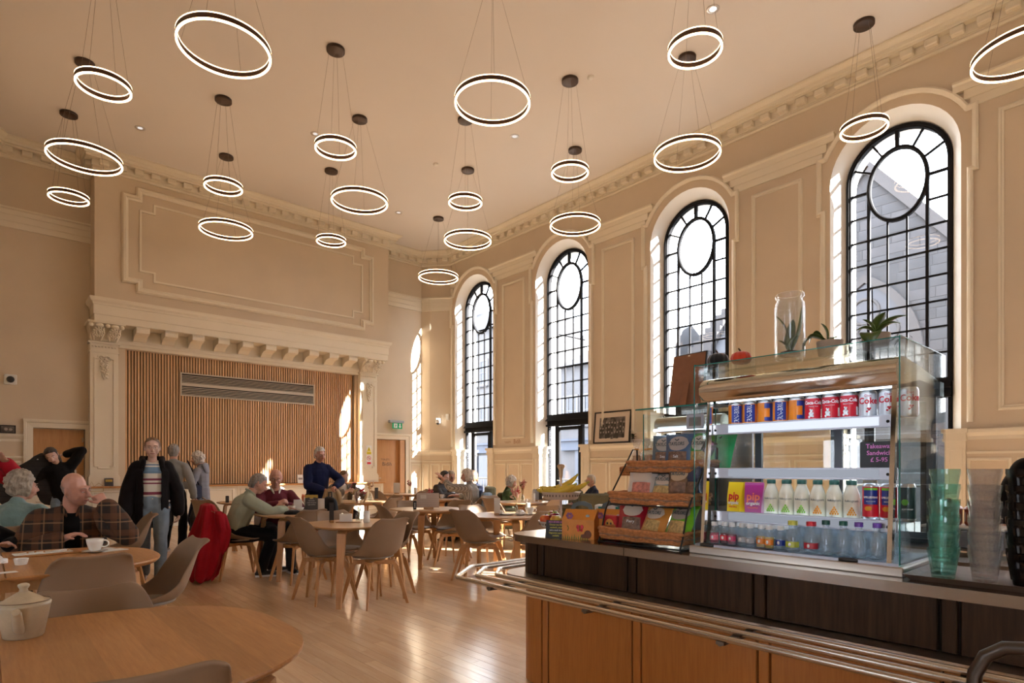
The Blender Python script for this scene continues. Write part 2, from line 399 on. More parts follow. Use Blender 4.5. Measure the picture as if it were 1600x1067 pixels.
# mouldings ---------------------------------------------------------------
mapR = lambda a, b, n: (XW-n, a, b)
mapP = lambda a, b, n: (a, YP-n, b)
mapB = lambda a, b, n: (a, YB-n, b)
def mapSeg(p, q):
    p = Vector(p); d = (Vector(q)-p).normalized(); nrm = Vector((-d.y, d.x))
    return lambda a, b, n: (p.x+d.x*a+nrm.x*n, p.y+d.y*a+nrm.y*n, b)
BEAD = [(-.035,0),(-.035,.012),(-.02,.03),(.0,.034),(.012,.02),(.035,.016),(.035,0)]
THIN = [(-.014,0),(-.012,.012),(.012,.012),(.014,0)]
FLATB = [(-.04,0),(-.04,.022),(.012,.022),(.02,.034),(.04,.034),(.04,0)]
def rect(a0, b0, a1, b1): return [(a0,b0),(a1,b0),(a1,b1),(a0,b1)]
def notched(a0, b0, a1, b1, k):
    return [(a0+k,b0),(a1-k,b0),(a1-k,b0+k*.7),(a1,b0+k*.7),(a1,b1-k*.7),(a1-k,b1-k*.7),(a1-k,b1),(a0+k,b1),(a0+k,b1-k*.7),(a0,b1-k*.7),(a0,b0+k*.7),(a0+k,b0+k*.7)]
# cornice round the room
cprof = [(.0,7.40),(.035,7.40),(.045,7.43),(.03,7.46),(.03,7.475),(.05,7.475),(.05,7.60),(.16,7.60),(.16,7.645),(.19,7.65),(.205,7.70),(.235,7.715),(.27,7.75),(.29,7.755),(.29,H)]
co = struct(MB().sweep(PLAN, cprof, lambda a,b,n: (a,b,n)).build('trim_1', TRIM)); 
dm = MB().cbox(-.085, 0, -.105, .085, .105, 0, .012).mesh('dentil', TRIM)
for i in range(len(PLAN)-1):
    p, q = Vector(PLAN[i]), Vector(PLAN[i+1]); L = (q-p).length; d = (q-p)/L; nrm = Vector((-d.y,d.x))
    if i in (0, 10): k0, k1 = (max(0, int((1.0-YN)/.312)), int(L/.312)) if i == 0 else (0, 12)
    else: k0, k1 = 0, max(1, round(L/.312))
    st = .312 if i in (0,10) else L/k1
    for k in range(k0, k1):
        c = p + d*(st*(k+.5)) + nrm*.045
        o = mesh_obj('dentil', dm, co, (c.x, c.y, 7.60)); o.rotation_euler = (0,0,math.atan2(d.y,d.x))
# right wall frieze band and window surrounds
tr2 = MB(); band = [(-.0,0),(-.0,.03),(.12,.03),(.12,.045),(.25,.045),(.25,.06),(.34,.065),(.36,.10),(.39,.10),(.39,0)]
def hood(yc):
    th = math.asin(.47/1.07); n = 16
    arc = [(yc+1.07*math.cos(th+(math.pi-2*th)*i/n), ZS+1.07*math.sin(th+(math.pi-2*th)*i/n)) for i in range(n+1)]
    R_ = [(yc+1.0,1.95),(yc+1.0,5.55),(yc+1.06,5.55),(yc+1.06,6.44)]
    L_ = [(yc-1.06,6.44),(yc-1.06,5.55),(yc-1.0,5.55),(yc-1.0,1.95)]
    return R_+arc+L_
YS = [14.69] + [0]*0
for i, yc in enumerate(WC):
    hi = 14.69 if i == 0 else (WC[i-1]-1.0)
    lo = yc+1.0
    for z_, pr_, e_ in ((6.436,[(0,0),(0,.03),(.12,.03),(.12,0)],.0),(6.556,[(0,0),(0,.045),(.13,.045),(.13,0)],.07),(6.686,[(0,0),(0,.06),(.09,.065),(.11,.10),(.14,.10),(.14,0)],.20)):
        tr2.sweep([(lo-e_,z_),(hi+(0 if i == 0 else e_),z_)], pr_, mapR, caps=True)
    tr2.sweep(hood(yc), [(-.035,0),(-.035,.05),(-.01,.065),(.02,.05),(.04,.03),(.04,0)], mapR)
tr2.sweep([(YN,6.436),(WC[-1]-.96,6.436)], band, mapR, caps=True)
struct(tr2.build('trim_2', TRIM))
# wall panels between windows
tr3 = MB(); mids = [(WC[i]+WC[i+1])/2 for i in range(5)]
for m_ in mids: tr3.sweep(rect(m_-.42,2.13,m_+.42,6.25), BEAD, mapR, True)
struct(tr3.build('trim_3', TRIM))
# wainscot on right wall: flat dado band with cap, panel frames, pedestals by the windows
dado_cap = [(0,0),(0,.012),(.05,.012),(.07,.03),(.10,.05),(.125,.05),(.125,.07),(.15,.07),(.15,0)]
tr4 = MB()
def dado(mp, a0, a1, npan, z=1.85):
    tr4.sweep([(a0,z-.15),(a1,z-.15)], dado_cap, mp, caps=True)
    tr4.sweep([(a0,1.50),(a1,1.50)], [(0,0),(0,.02),(.03,.02),(.04,0)], mp)
    tr4.sweep([(a0,0),(a1,0)], [(0,0),(0,.03),(.16,.03),(.19,.015),(.19,0)], mp)
    w_ = (a1-a0)/npan
    for k in range(npan): tr4.sweep(rect(a0+w_*k+.05,.25,a0+w_*(k+1)-.05,1.42), [(-.02,0),(-.02,.014),(.01,.02),(.02,0)], mp, True)
for i, m_ in enumerate(mids): dado(mapR, WC[i+1]+.93, WC[i]-.93, 3)
dado(mapR, YN, WC[-1]-.93, 3)
for yc in WC:
    for s in (-1, 1):
        a, b = sorted((yc+s*.70, yc+s*.95)); tr4.box(XW-.05, a, 0, XG+.02, b, 1.68).box(XW-.085, min(a,b)-.02, 1.68, XG+.02, b+.02, 1.72).box(XW-.07, a-.01, 1.72, XG+.02, b+.01, 1.80).box(XW-.105, a-.03, 1.80, XG+.02, b+.03, 1.86)
        tr4.box(XW-.075, a-.015, 0, XG, b+.015, .18)
        tr4.sweep(rect(a+.05,.28,b-.05,1.56), THIN, lambda a_,b_,n: (XW-.05-n,a_,b_), True)
        yf = yc+s*.70; tr4.sweep(rect(XW+.02,.28,XG-.06,1.56), THIN, lambda a_,b_,n: (a_, yf-s*n, b_), True)
for a, b in ((1,2),(2,3),(8,9),(9,10)):
    L = (Vector(PLAN[b])-Vector(PLAN[a])).length; dado(mapSeg(PLAN[a],PLAN[b]), 0, L, 2 if L > .4 else 1)
    tr4.sweep([(0,6.05),(L,6.05)], band, mapSeg(PLAN[a],PLAN[b]))
struct(tr4.build('trim_4', TRIM))
# back wall side pieces: frieze band, dado
tr5 = MB(); sv = tr4; tr4 = tr5
sB = mapSeg((9.95,YB),(8.457,YB)); dado(sB, 0, .40, 1); tr5.sweep([(0,6.05),(1.5,6.05)], band, sB)
sL = mapSeg((1.69,YB),(.19,YB)); dado(sL, 1.10, 1.5, 1, 1.98); tr5.sweep([(0,6.05),(1.5,6.05)], band, sL)
for x0, x1, zt in ((8.42,9.39,2.15),(.74,1.6,2.12)):     # architraves
    tr5.sweep([(x1,0),(x1,zt),(x0,zt),(x0,0)], [(-.15,0),(-.15,.05),(-.11,.05),(-.10,.03),(0,.022),(0,-.03)], mapB)
    tr5.box(x0-.16, YB-.07, zt+.13, x1+.16, YB, zt+.17)
struct(tr5.build('trim_5', TRIM)); tr4 = sv
# proscenium: entablature, big stepped panel, beam
en = MB()
eprof = [(4.32,-.02),(4.32,.0),(4.46,.0),(4.465,.015),(4.66,.015),(4.665,.03),(4.70,.035),(4.74,.075),(4.78,.085),(4.81,.085),(4.81,-.05)]
en.sweep([(8.457,15.4),(8.457,YP+.02),(1.69,YP+.02),(1.69,15.4)], [(n,z) for z,n in eprof], lambda a,b,n: (a,b,n))
en.sweep(notched(2.215,5.08,7.93,7.2,.26), [(-.06,0),(-.06,.03),(-.03,.075),(.01,.08),(.03,.045),(.06,.03),(.06,0)], mapP, True)
en.sweep(notched(2.50,5.32,7.65,6.96,.26), [(-.022,0),(-.02,.026),(.02,.026),(.022,0)], mapP, True)
struct(en.build('trim_6', TRIM))
be = MB(); be.box(2.1, 15.28, 3.90, 7.95, 15.5, 4.33); be.box(2.1, 15.25, 3.97, 7.95, 15.3, 4.03).box(2.1, 15.23, 4.03, 7.95, 15.3, 4.06); be.box(1.7, YP+.05, 4.315, 8.45, 15.5, 4.33)
beam = struct(be.build('trim_7', TRIM))
bp = [(0,0),(-.42,0),(-.44,-.06),(-.42,-.13),(-.36,-.145),(-.26,-.15),(-.15,-.185),(-.06,-.25),(0,-.27)]
bm_ = MB().prism([(y,z) for y,z in bp], -.125, .125, M=Matrix(((0,0,1,0),(1,0,0,0),(0,1,0,0),(0,0,0,1)))).mesh('bracket', TRIM, True)
for k in range(10): mesh_obj('bracket', bm_, beam, (2.56+.541*k, 15.28, 4.32))
# pilasters with capitals and drops
ORN = mat('ornament_plaster', (.78,.70,.58), .55, bump=.5, bs=45)
for xi, (x0, x1, lab) in enumerate(((1.66,2.16,'left'),(7.81,8.327,'right'))):
    p = MB(); c = (x0+x1)/2; hw = (x1-x0)/2
    p.box(x0, 15.2, .9, x1, 15.6, 3.97); p.box(x0-.03, 15.17, .9, x1+.03, 15.6, 1.12); p.box(x0-.015, 15.185, 1.12, x1+.015, 15.6, 1.16)
    p.box(x0-.03, 15.17, 3.93, x1+.03, 15.6, 3.97); p.box(x0-.012, 15.19, 3.74, x1+.012, 15.6, 3.77)
    p.sweep(notched(x0+.08,1.30,x1-.08,3.66,.06), THIN, lambda a,b,n: (a,15.2-n*1.4,b), True)
    po = struct(p.build('trim_%d' % (8+xi), TRIM))
    q = MB(); n = 8     # flaring bell of the capital
    rows = [(0,.0,3.97),(.02,.03,4.02),(.03,.10,4.10),(.06,.2,4.19),(.10,.30,4.27),(.13,.34,4.30)]
    vs = []
    for e, f_, z in rows: vs += [(c-hw-e*.4,15.2-f_,z),(c+hw+e*.4,15.2-f_,z),(c+hw+e*.4,15.6,z),(c-hw-e*.4,15.6,z)]
    q.add(vs, [(4*i+j,4*i+(j+1)%4,4*i+4+(j+1)%4,4*i+4+j) for i in range(len(rows)-1) for j in range(4)])
    q.build('capital_bell', TRIM, po)
    MB().cbox(c-hw-.08, 14.83, 4.29, c+hw+.08, 15.6, 4.335, .01).build('abacus', TRIM, po)
    for k, ox in enumerate((-.27,-.12,.02,.15,.27)):
        MB().ball((c+ox,14.88,4.25), (.045 if k%2 == 0 else .07,.05,.045), 12).build('egg', TRIM, po)
    for ox in (-.14, .14):      # curling leaves
        lf = MB()
        for t in range(26):
            a = t*.55; r_ = .10*(1-t/30); lf.ball((c+ox+r_*math.cos(a)*1.0, 15.02-.12*(.5+.5*math.sin(a))-.02, 4.11+r_*math.sin(a)*1.0), (.022,.03,.022), 6)
        lf.tube([(c+ox-.06,15.12,3.98),(c+ox-.09,15.07,4.1),(c+ox-.03,14.96,4.2),(c+ox+.04,14.93,4.2),(c+ox+.05,14.98,4.13)], [.02,.03,.03,.025,.015], 6)
        lf.tube([(c+ox+.06,15.12,3.98),(c+ox+.10,15.05,4.12),(c+ox+.09,14.95,4.22)], [.02,.03,.02], 6)
        lf.build('acanthus_leaf', ORN, po)
    dr = MB(); r2 = random.Random(5)
    dr.tube([(c-.05,15.18,3.60),(c-.09,15.17,3.64),(c-.05,15.17,3.68),(c-.01,15.17,3.64)], .014, 6); dr.tube([(c+.05,15.18,3.60),(c+.09,15.17,3.64),(c+.05,15.17,3.68),(c+.01,15.17,3.64)], .014, 6)
    for t in range(34):
        f_ = t/34; wd = .075*(1-.5*f_); dr.ball((c+r2.uniform(-wd,wd), 15.185-r2.random()*.025, 3.60-.42*f_), (.018+r2.random()*.018,.02,.02+r2.random()*.014), 6)
    dr.build('fruit_drop', ORN, po)
    for k in range(8):
        MB().cbox(x0+.03+k*.058, 15.165, 3.85, x0+.055+k*.058, 15.2, 3.875, .004).build('rosette', TRIM, po)
# slat wall
sw = struct(MB().box(2.3, 15.50, .9, 7.75, 15.56, 4.0).build('wall_slats', SLATBACK))
sm_ = MB().box(0, 0, 0, .037, .040, 2.975).mesh('slat', SLAT)
for k in range(92): mesh_obj('slat', sm_, sw, (2.325+k*.0587, 15.46, .93))
# doors
for i, (x0, x1, zt, hs) in enumerate(((.74,1.6,2.12,1),(8.42,9.39,2.15,0))):
    d = thing('door_%d' % (i+1), None, None, ((x0+x1)/2, 15.56, 0)); tag(d, kind='structure'); w_ = (x1-x0)/2
    MB().cbox(-w_+.01, 0, .01, w_-.01, .05, zt-.01, .004).build('leaf', OAKD, d)
    if hs:
        for z in (1.1,1.55,1.9): MB().tube([(w_-.03,-.012,z-.05),(w_-.03,-.012,z+.05)], .012, 8).build('hinge', STEEL, d)
    else:
        MB().box(w_-.17,-.12,.0,w_-.01,-.0,zt-.01).build('jamb_lining', OAKD, d)
        INK = mat('door_ink', (.06,.05,.045), .6)
        lettering('TOILETS', .075, INK, d, RT((-.12,-.002,1.56), R(90)), name='door_lettering')
        lettering('Bidih', .16, INK, d, RT((-.06,-.002,1.43), R(90)), name='door_script')
    MB().tube([(-w_+.1,-.06,1.02),(-w_+.2,-.06,1.02)], .01, 8).tube([(-w_+.1,0,1.02),(-w_+.1,-.06,1.02)], .01, 8).build('door_handle', STEEL, d)
# windows
def ell(p, a=.405, b=.565): return (a*math.cos(p), 5.80+b*math.sin(p))
RF = .685
def archp(p): return (RF*math.cos(p), ZS+RF*math.sin(p))
Z0 = 2.656; ZR = .3925
def pane_polys():
    P = []
    zr = [Z0+ZR*k for k in range(9)]
    for s in (-1, 1):
        for k in range(8): P.append([(s*.405,zr[k]),(s*RF,zr[k]),(s*RF,zr[k+1]),(s*.405,zr[k+1])])
        cuts = [(0,0),(R(30),R(22)),(R(60),R(58)),(R(90),R(90))]
        for j in range(3):
            (e0,a0),(e1,a1) = cuts[j], cuts[j+1]
            q = [ell(e0+(e1-e0)*t/6) for t in range(7)] + [archp(a1+(a0-a1)*t/6) for t in range(7)]
            if j == 0: q.append((RF, 5.80))
            P.append([(s*x,z) for x,z in q])
        q = [(.135,zr[6]),(.405,zr[6]),(.405,5.8)] + [ell(-math.acos(max(-1,min(1,(.405-.27*t/7)/.405)))) for t in range(1,8)]
        P.append([(s*x,z) for x,z in q])
    for k in range(6):
        for j in range(3): P.append([(-.405+.27*j,zr[k]),(-.135+.27*j,zr[k]),(-.135+.27*j,zr[k+1]),(-.405+.27*j,zr[k+1])])
    P.append([(-.135,zr[6]),(.135,zr[6])] + [ell(-math.acos((.135-.27*t/6)/.405)) for t in range(7)])
    P.append([ell(2*math.pi*t/32) for t in range(32)])
    return P
MYZ = Matrix(((0,0,1,0),(1,0,0,0),(0,1,0,0),(0,0,0,1)))     # (a,b,n) -> x=n, y=a, z=b
pane_me = [MB().prism(p, -.003, .003, M=MYZ).mesh('pane', PANEG, True) for p in pane_polys()]
mw = lambda a, b, n: (n, a, b)
frm = MB(); n = 28
outl = [(RG,2.6)] + [(RG*math.cos(math.pi*i/n), ZS+RG*math.sin(math.pi*i/n)) for i in range(n+1)] + [(-RG,2.6)]
frm.sweep(outl, [(-.01,.06),(-.01,-.06),(.03,-.065),(.034,-.05),(.054,-.045),(.056,.05),(.03,.06)], mw, sm=False)
frame_me = frm.mesh('outer_frame', DARKF)
ov = MB().sweep([ell(2*math.pi*t/40) for t in range(40)], [(-.028,-.03),(-.028,.03),(-.013,.04),(.02,.04),(.028,.03),(.028,-.03),(.013,-.045),(-.015,-.045),(-.028,-.03)], mw, True).mesh('oval_ring', DARKF)
bars = []
def barm(p, q, w_, d_=.02): bars.append(MB().sweep([p,q], [(-w_,-d_),(-w_,d_),(w_,d_),(w_,-d_),(-w_,-d_)], mw).mesh('muntin', DARKF))
for s in (-1,1): barm((s*.405,Z0),(s*.405,5.8),.021,.03); barm((s*.135,Z0),(s*.135,5.268),.012)
for k in range(1,9):
    z = Z0+ZR*k
    if k < 7: barm((-RF,z),(RF,z),.0125)
    else:
        for s in (-1,1): barm((s*.405,z),(s*RF,z),.019 if k == 8 else .0125)
for e, a in ((30,22),(60,58),(120,122),(150,158)): barm(ell(R(e)), archp(R(a)), .014)
barm(ell(R(90)), archp(R(90)), .026, .03)
tm = MB().box(-.06,-RG,2.40,.08,RG,2.66).box(-.11,-RG-.0,2.36,.08,RG,2.41).box(-.13,-RG,2.50,.05,RG,2.52).box(-.09,-RG,2.52,.05,RG,2.56).mesh('transom', DARKF)
posts = [MB().box(-.04,a,0,.05,b,2.37).mesh('door_post', DARKF) for a, b in ((-RG,-RG+.045),(-.46,-.40),(.40,.46),(RG-.045,RG))]
dl = MB().sweep(rect(-.37,.06,.37,2.31), [(-.03,-.03),(-.03,.03),(.05,.03),(.05,-.03),(-.03,-.03)], mw, True).box(-.03,-.37,.06,.03,.37,.26).mesh('door_leaf', DARKF)
dg = [MB().prism(rect(a,.1,b,2.34), -.003, .003, M=MYZ).mesh('pane', PANEG, True) for a, b in ((-.67,-.46),(-.36,.36),(.46,.67))]
hm = MB().tube([(-.05,.33,1.0),(-.09,.33,1.0),(-.09,.22,1.0)], .011, 8).mesh('door_handle', STEEL)
for i, yc in enumerate(WC):
    wn_ = thing('window_%d' % (i+1), None, None, (XG, yc, 0)); tag(wn_, kind='structure')
    mesh_obj('outer_frame', frame_me, wn_); mesh_obj('oval_ring', ov, wn_); mesh_obj('transom', tm, wn_)
    for b in bars: mesh_obj('muntin', b, wn_)
    for b in posts: mesh_obj('door_post', b, wn_)
    mesh_obj('door_leaf', dl, wn_); mesh_obj('door_handle', hm, wn_)
    for p in pane_me: mesh_obj('pane', p, wn_)
    for p in dg: mesh_obj('pane', p, wn_)
# low panelled unit under the slat wall, with oak shelf
UNITP = mat('unit_paint', (.72,.66,.55), .5)
for k in range(7):
    x0 = 1.6+k*.985; u = thing('low_cabinet', 'cream panelled low cabinet under the oak shelf, %s from the left' % ['first','second','third','fourth','fifth','sixth','seventh'][k], 'cabinet', (x0,15.12,0), 0, 'low cabinets along the slat wall')
    MB().box(.002, .02, .1, .983, .29, .878).box(.002,.06,0,.983,.29,.1).build('body', UNITP, u)
    MB().sweep(rect(.09,.17,.895,.80), [(-.02,0),(-.02,.012),(.01,.02),(.02,0)], lambda a,b,n: (a,.02-n,b), True).build('panel_moulding', UNITP, u)
    MB().box(.0,.015,0,.985,.06,.1).build('plinth', UNITP, u)
sh = MB(); sh.cbox(1.58, 15.06, .88, 8.52, 15.42, .92, .012); one('shelf_top', sh, OAKT, 'long oak shelf along the foot of the slat wall', 'shelf')
u = thing('drawer_unit', 'cream sideboard with small drawers and cup handles below the left door', 'sideboard', (.05,14.2,0))
MB().box(0,0,.08,1.45,.45,.80).build('body', UNITP, u); MB().cbox(-.02,-.02,.80,1.47,.46,.83,.008).build('top', OAKT, u)
for k in range(3):
    d = MB().cbox(.03+k*.475,-.018,.56,.475+k*.475,.0,.78,.006).build('drawer', UNITP, u)
    MB().tube([(.20+k*.475,-.02,.68),(.20+k*.475,-.05,.67),(.30+k*.475,-.05,.67),(.30+k*.475,-.02,.68)], .008, 6).build('handle', STEEL, d)
    MB().cbox(.03+k*.475,-.018,.12,.475+k*.475,.0,.54,.006).build('cupboard_door', UNITP, u)
# air grille in the slat wall
GR = mat('grille_metal', (.50,.43,.34), .45, .3)
g = thing('air_grille', 'long metal air grille with two rows of louvres set in the slat wall', 'vent', (0,15.45,0))
MB().sweep(rect(3.40,2.98,6.60,3.523), [(-.0,.0),(-.0,.02),(.03,.02),(.03,-.02)], lambda a,b,n: (a,-n,b), True).box(3.43,-.016,3.215,6.57,.0,3.285).build('frame', GR, g)
MB().box(3.41,.0,2.99,6.59,.004,3.51).build('duct_backing', mat('duct_black', (.01,.01,.01), .9), g)
lv = MB().add([(3.43,-.018,0),(6.57,-.018,0),(6.57,-.002,.022),(3.43,-.002,.022),(3.43,-.018,.006),(6.57,-.018,.006)], [(0,1,2,3),(0,1,5,4),(4,5,2,3)]).mesh('louvre', GR)
for z0 in (3.02, 3.295):
    for k in range(5): mesh_obj('louvre', lv, g, (0,0,z0+k*.037))
# ------------------------------------------------------------------ outside
ASPH = mat('street', (0.042,0.042,0.044), .9, var=.1)
one('street', MB().box(XO, -60, -.5, 90, 90, -.25), ASPH, 'grey street outside the tall windows', 'street')
bpy.data.objects['street']['kind'] = 'structure'
STONE = mat('church_stone', (0.030,0.031,0.035), .9, var=.25, vs=1.2, bump=.3, bs=3)
STONE2 = mat('pale_stone', (0.043,0.041,0.043), .9, var=.1, vs=1.5)
SLATE = mat('slate_roof', (0.020,0.022,0.028), .7, var=.3, vs=3, bump=.2, bs=14, stretch=(1,1,2))
HARL = mat('house_render', (0.081,0.081,0.086), .9, var=.08, vs=1)
SASH = mat('sash_white', (0.092,0.092,0.097), .5)
DGL = mat('dark_pane', (.03,.035,.045), .1)
# church with traceried gable
ch = thing('church', 'grey stone church gable with a traceried arched window outside', 'church', (22,7.15,-.25))
g = MB(); g.prism([(-4.6,0),(4.6,0),(4.6,5.8),(0,11.5),(-4.6,5.8)], 0, .7, M=MYZ); g.build('gable_wall', STONE, ch)
rm = MB(); rm.add([(.4,-4.9,5.5),(.4,0,11.6),(.4,4.9,5.5),(3.6,-4.9,5.5),(3.6,0,11.6),(3.6,4.9,5.5)], [(0,1,4,3),(1,2,5,4),(0,3,5,2)]); rm.build('roof', SLATE, ch)
for s in (-1,1): MB().sweep([(s*4.75,5.75),(0,11.62)], [(-.16,-.12),(-.16,.3),(.16,.3),(.16,-.12),(-.16,-.12)], mw).build('coping', STONE2, ch)
rb = random.Random(3); bk = [MB().cbox(-.010,0,0,.05,L,.31,.006).mesh('stone_block', m_) for L in (.5,.7,.9) for m_ in (STONE, mat('stone_tone', (0.035,0.035,0.039), .9, var=.2, vs=2))]
for r_ in range(18):
    z = 5.2+r_*.33; half = min(4.5, (11.3-z)/1.24)
    y = -half
    while y < half-.5:
        k = rb.randrange(6); L = (.5,.7,.9)[k//2]
        inside = abs(y+L/2) < 1.75 and z < 8.1 and ((y+L/2)**2/1.75**2+(max(0,z-5.5)/2.6)**2) < 1
        if y+L < half and not inside and (z > 5.6 or y < 2): mesh_obj('stone_block', bk[k], ch, (0,y,z))
        y += L+.02
ap = [(-1.5,2.5)] + [(1.5-3*math.cos(R(a)), 5.2+3*math.sin(R(a))) for a in range(0,61,6)] + [(-1.5+3*math.cos(R(a)), 5.2+3*math.sin(R(a))) for a in range(54,-1,-6)] + [(1.5,2.5)]
win = MB().prism(ap, -.05, .02, M=MYZ).build('lancet_glass', mat('leaded_glass', (.012,.014,.024), .3), ch)
MB().sweep(ap, [(-.08,-.14),(-.08,.0),(.16,.0),(.16,-.14),(-.08,-.14)], lambda a,b,n: (n,a,b)).build('window_arch', STONE2, ch)
for yy in (-.75,0,.75): MB().box(-.12,yy-.06,2.5,-.02,yy+.06,5.5).build('stone_mullion', STONE2, ch)
for (yy,zz,r_) in ((-.62,6.05,.36),(.62,6.05,.36),(0,6.75,.42),(-1.12,5.45,.30),(1.12,5.45,.30),(-.37,5.45,.30),(.37,5.45,.30),(0,6.05,.24)):
    MB().tube([(-.07,yy+r_*math.cos(t*math.pi/9),zz+r_*math.sin(t*math.pi/9)) for t in range(18)], .055, 5, closed=True).build('tracery_ring', STONE2, ch)
# crow-stepped building
cs = thing('stepped_gable_hall', 'slate roofed building with crow-stepped gable seen through third window', 'building', (26,8,-.25))
b = MB().box(0,0,0,6,7.4,7.0); b.build('wall', STONE, cs)
MB().add([(-.2,-.5,6.6),(-.2,7.3,6.6),(2.5,7.3,9.7),(2.5,-.5,9.7),(5.2,-.5,6.6),(5.2,7.3,6.6)], [(0,1,2,3),(3,2,5,4),(0,3,4),(1,5,2)]).build('roof', SLATE, cs)
for k in range(9):
    for s in (0,1): 
        x = (.0+k*.28) if s == 0 else 5.0-k*.28
        MB().box(x-.15,7.2,6.2+k*.34,x+.2,8.6-.14*k,7.2+k*.34).build('crow_step', STONE2, cs)
MB().box(2.3,7.2,9.2,2.7,7.6,10.0).tube([(2.5,7.4,10),(2.5,7.4,10.8)], .09, 6).tube([(2.5,7.1,10.5),(2.5,7.7,10.5)], .08, 6).build('finial', STONE2, cs)
# terraced houses
def house(name, lab, x, y0, y1, ze, zr, cols_, rows_, wallm, shop):
    h_ = thing(name, lab, 'house', (x,y0,-.25)); L = y1-y0
    MB().box(0,0,0,7,L,ze).build('wall', wallm, h_)
    MB().add([(-.3,-.1,ze),(-.3,L+.1,ze),(3.5,L+.1,zr),(3.5,-.1,zr),(7,-.1,ze),(7,L+.1,ze)], [(0,1,2,3),(3,2,5,4),(0,3,4),(1,5,2)]).build('roof', SLATE, h_)
    MB().box(2.9,L-1.0,zr-.6,4.1,L-.3,zr+1.1).build('chimney', STONE2, h_)
    for zz in rows_:
        for c in range(cols_):
            yy = L*(c+.5)/cols_
            f_ = MB().sweep(rect(yy-.5,zz,yy+.5,zz+1.6), [(-.06,-.06),(-.06,.05),(.08,.05),(.08,-.02)], lambda a,b2,n: (-n,a,b2), True).build('window', SASH, h_)
            MB().box(-.01,yy-.46,zz+.04,.02,yy+.46,zz+1.56).build('pane', DGL, f_)
            for q in (-.16,.16): MB().box(-.035,yy+q-.015,zz,0,yy+q+.015,zz+1.6).build('glazing_bar', SASH, f_)
            MB().box(-.04,yy-.46,zz+.78,0,yy+.46,zz+.83).build('glazing_bar', SASH, f_)
            MB().box(-.12,yy-.6,zz-.14,.0,yy+.6,zz-.05).build('sill', STONE2, f_)
    if shop:
        MB().box(-.25,.2,2.55,0,L-.2,3.05).box(-.4,.1,3.05,0,L-.1,3.17).build('shop_fascia', mat('shop_blue', (0.044,0.055,0.079), .6), h_)
        for c in range(int(L/1.5)):
            yy = .9+c*1.5
            MB().box(-.06,yy-.5,.5,.01,yy+.5,2.4).build('shop_window', DGL, h_); MB().box(-.14,yy+.58,0,.0,yy+.82,2.55).build('shop_pilaster', mat('shop_paint', (0.058,0.067,0.087), .6), h_)
    return h_
house('terraced_house', 'pale rendered house with slate roof and shopfront seen through second window', 24, 17.2, 23.1, 7.1, 9.0, 4, (3.9,), HARL, True)
house('town_house', 'tall pale town house seen through the far left window', 24, 27.5, 36, 10.4, 13.0, 5, (3.9,6.9), mat('house_cream', (0.094,0.092,0.092), .9, var=.06, vs=1), True)
house('corner_house', 'rendered corner house between the terrace and the town house, set back', 32.5, 20, 29, 7.5, 9.2, 4, (3.6,), HARL, False)
# railings outside the glazed doors
RAIL = mat('railing_grey', (0.072,0.077,0.086), .4, .4)
bal = MB().tube([(0,0,-.25),(0,0,1.0)], .011, 6).mesh('baluster', RAIL)
for i, yc in enumerate(WC[:4]):
    r_ = thing('railing', 'grey steel railing outside the %s tall window from the back corner' % ['first','second','third','fourth'][i], 'railing', (11.75,yc,0), 0, 'railings outside the windows')
    MB().tube([(0,-1.3,1.0),(0,1.3,1.0)], .02, 8).build('top_rail', RAIL, r_); MB().tube([(0,-1.3,.1),(0,1.3,.1)], .015, 8).build('bottom_rail', RAIL, r_)
    for k in range(21): mesh_obj('baluster', bal, r_, (0,-1.3+.13*k,0))
# ------------------------------------------------------------------ pendant rings, downlights
CABLE = mat('cable_grey', (.20,.15,.12), .5)
def ring_meshes(r):
    n = 64; pts = [(r*math.cos(2*math.pi*t/n), r*math.sin(2*math.pi*t/n)) for t in range(n)]
    band = MB().sweep(pts, [(-.012,-.0285),(-.012,.0285),(.012,.0285),(.012,-.0285),(-.012,-.0285)], lambda a,b,n_: (a,b,n_), True, sm=True).mesh('band', BRONZE)
    led = [MB().sweep(pts, [(-.012,z-.0065),(-.012,z+.0065),(.012,z+.0065),(.012,z-.0065),(-.012,z-.0065)], lambda a,b,n_: (a,b,n_), True, sm=True).mesh('led_strip', LED) for z in (.035,-.035)]
    cab = []
    for k in range(4):
        a = R(45+90*k+8); cab.append(MB().tube([(r*math.cos(a),r*math.sin(a),.05),(.10*math.cos(a),.10*math.sin(a),1.49)], .0018, 4).mesh('cable', CABLE))
    can = MB().lathe([(.0,1.48),(.128,1.48),(.138,1.485),(.138,1.53),(0,1.53)], 28).mesh('canopy', CANOPY)
    return band, led, cab, can
RS, RL = ring_meshes(.30), ring_meshes(.50)
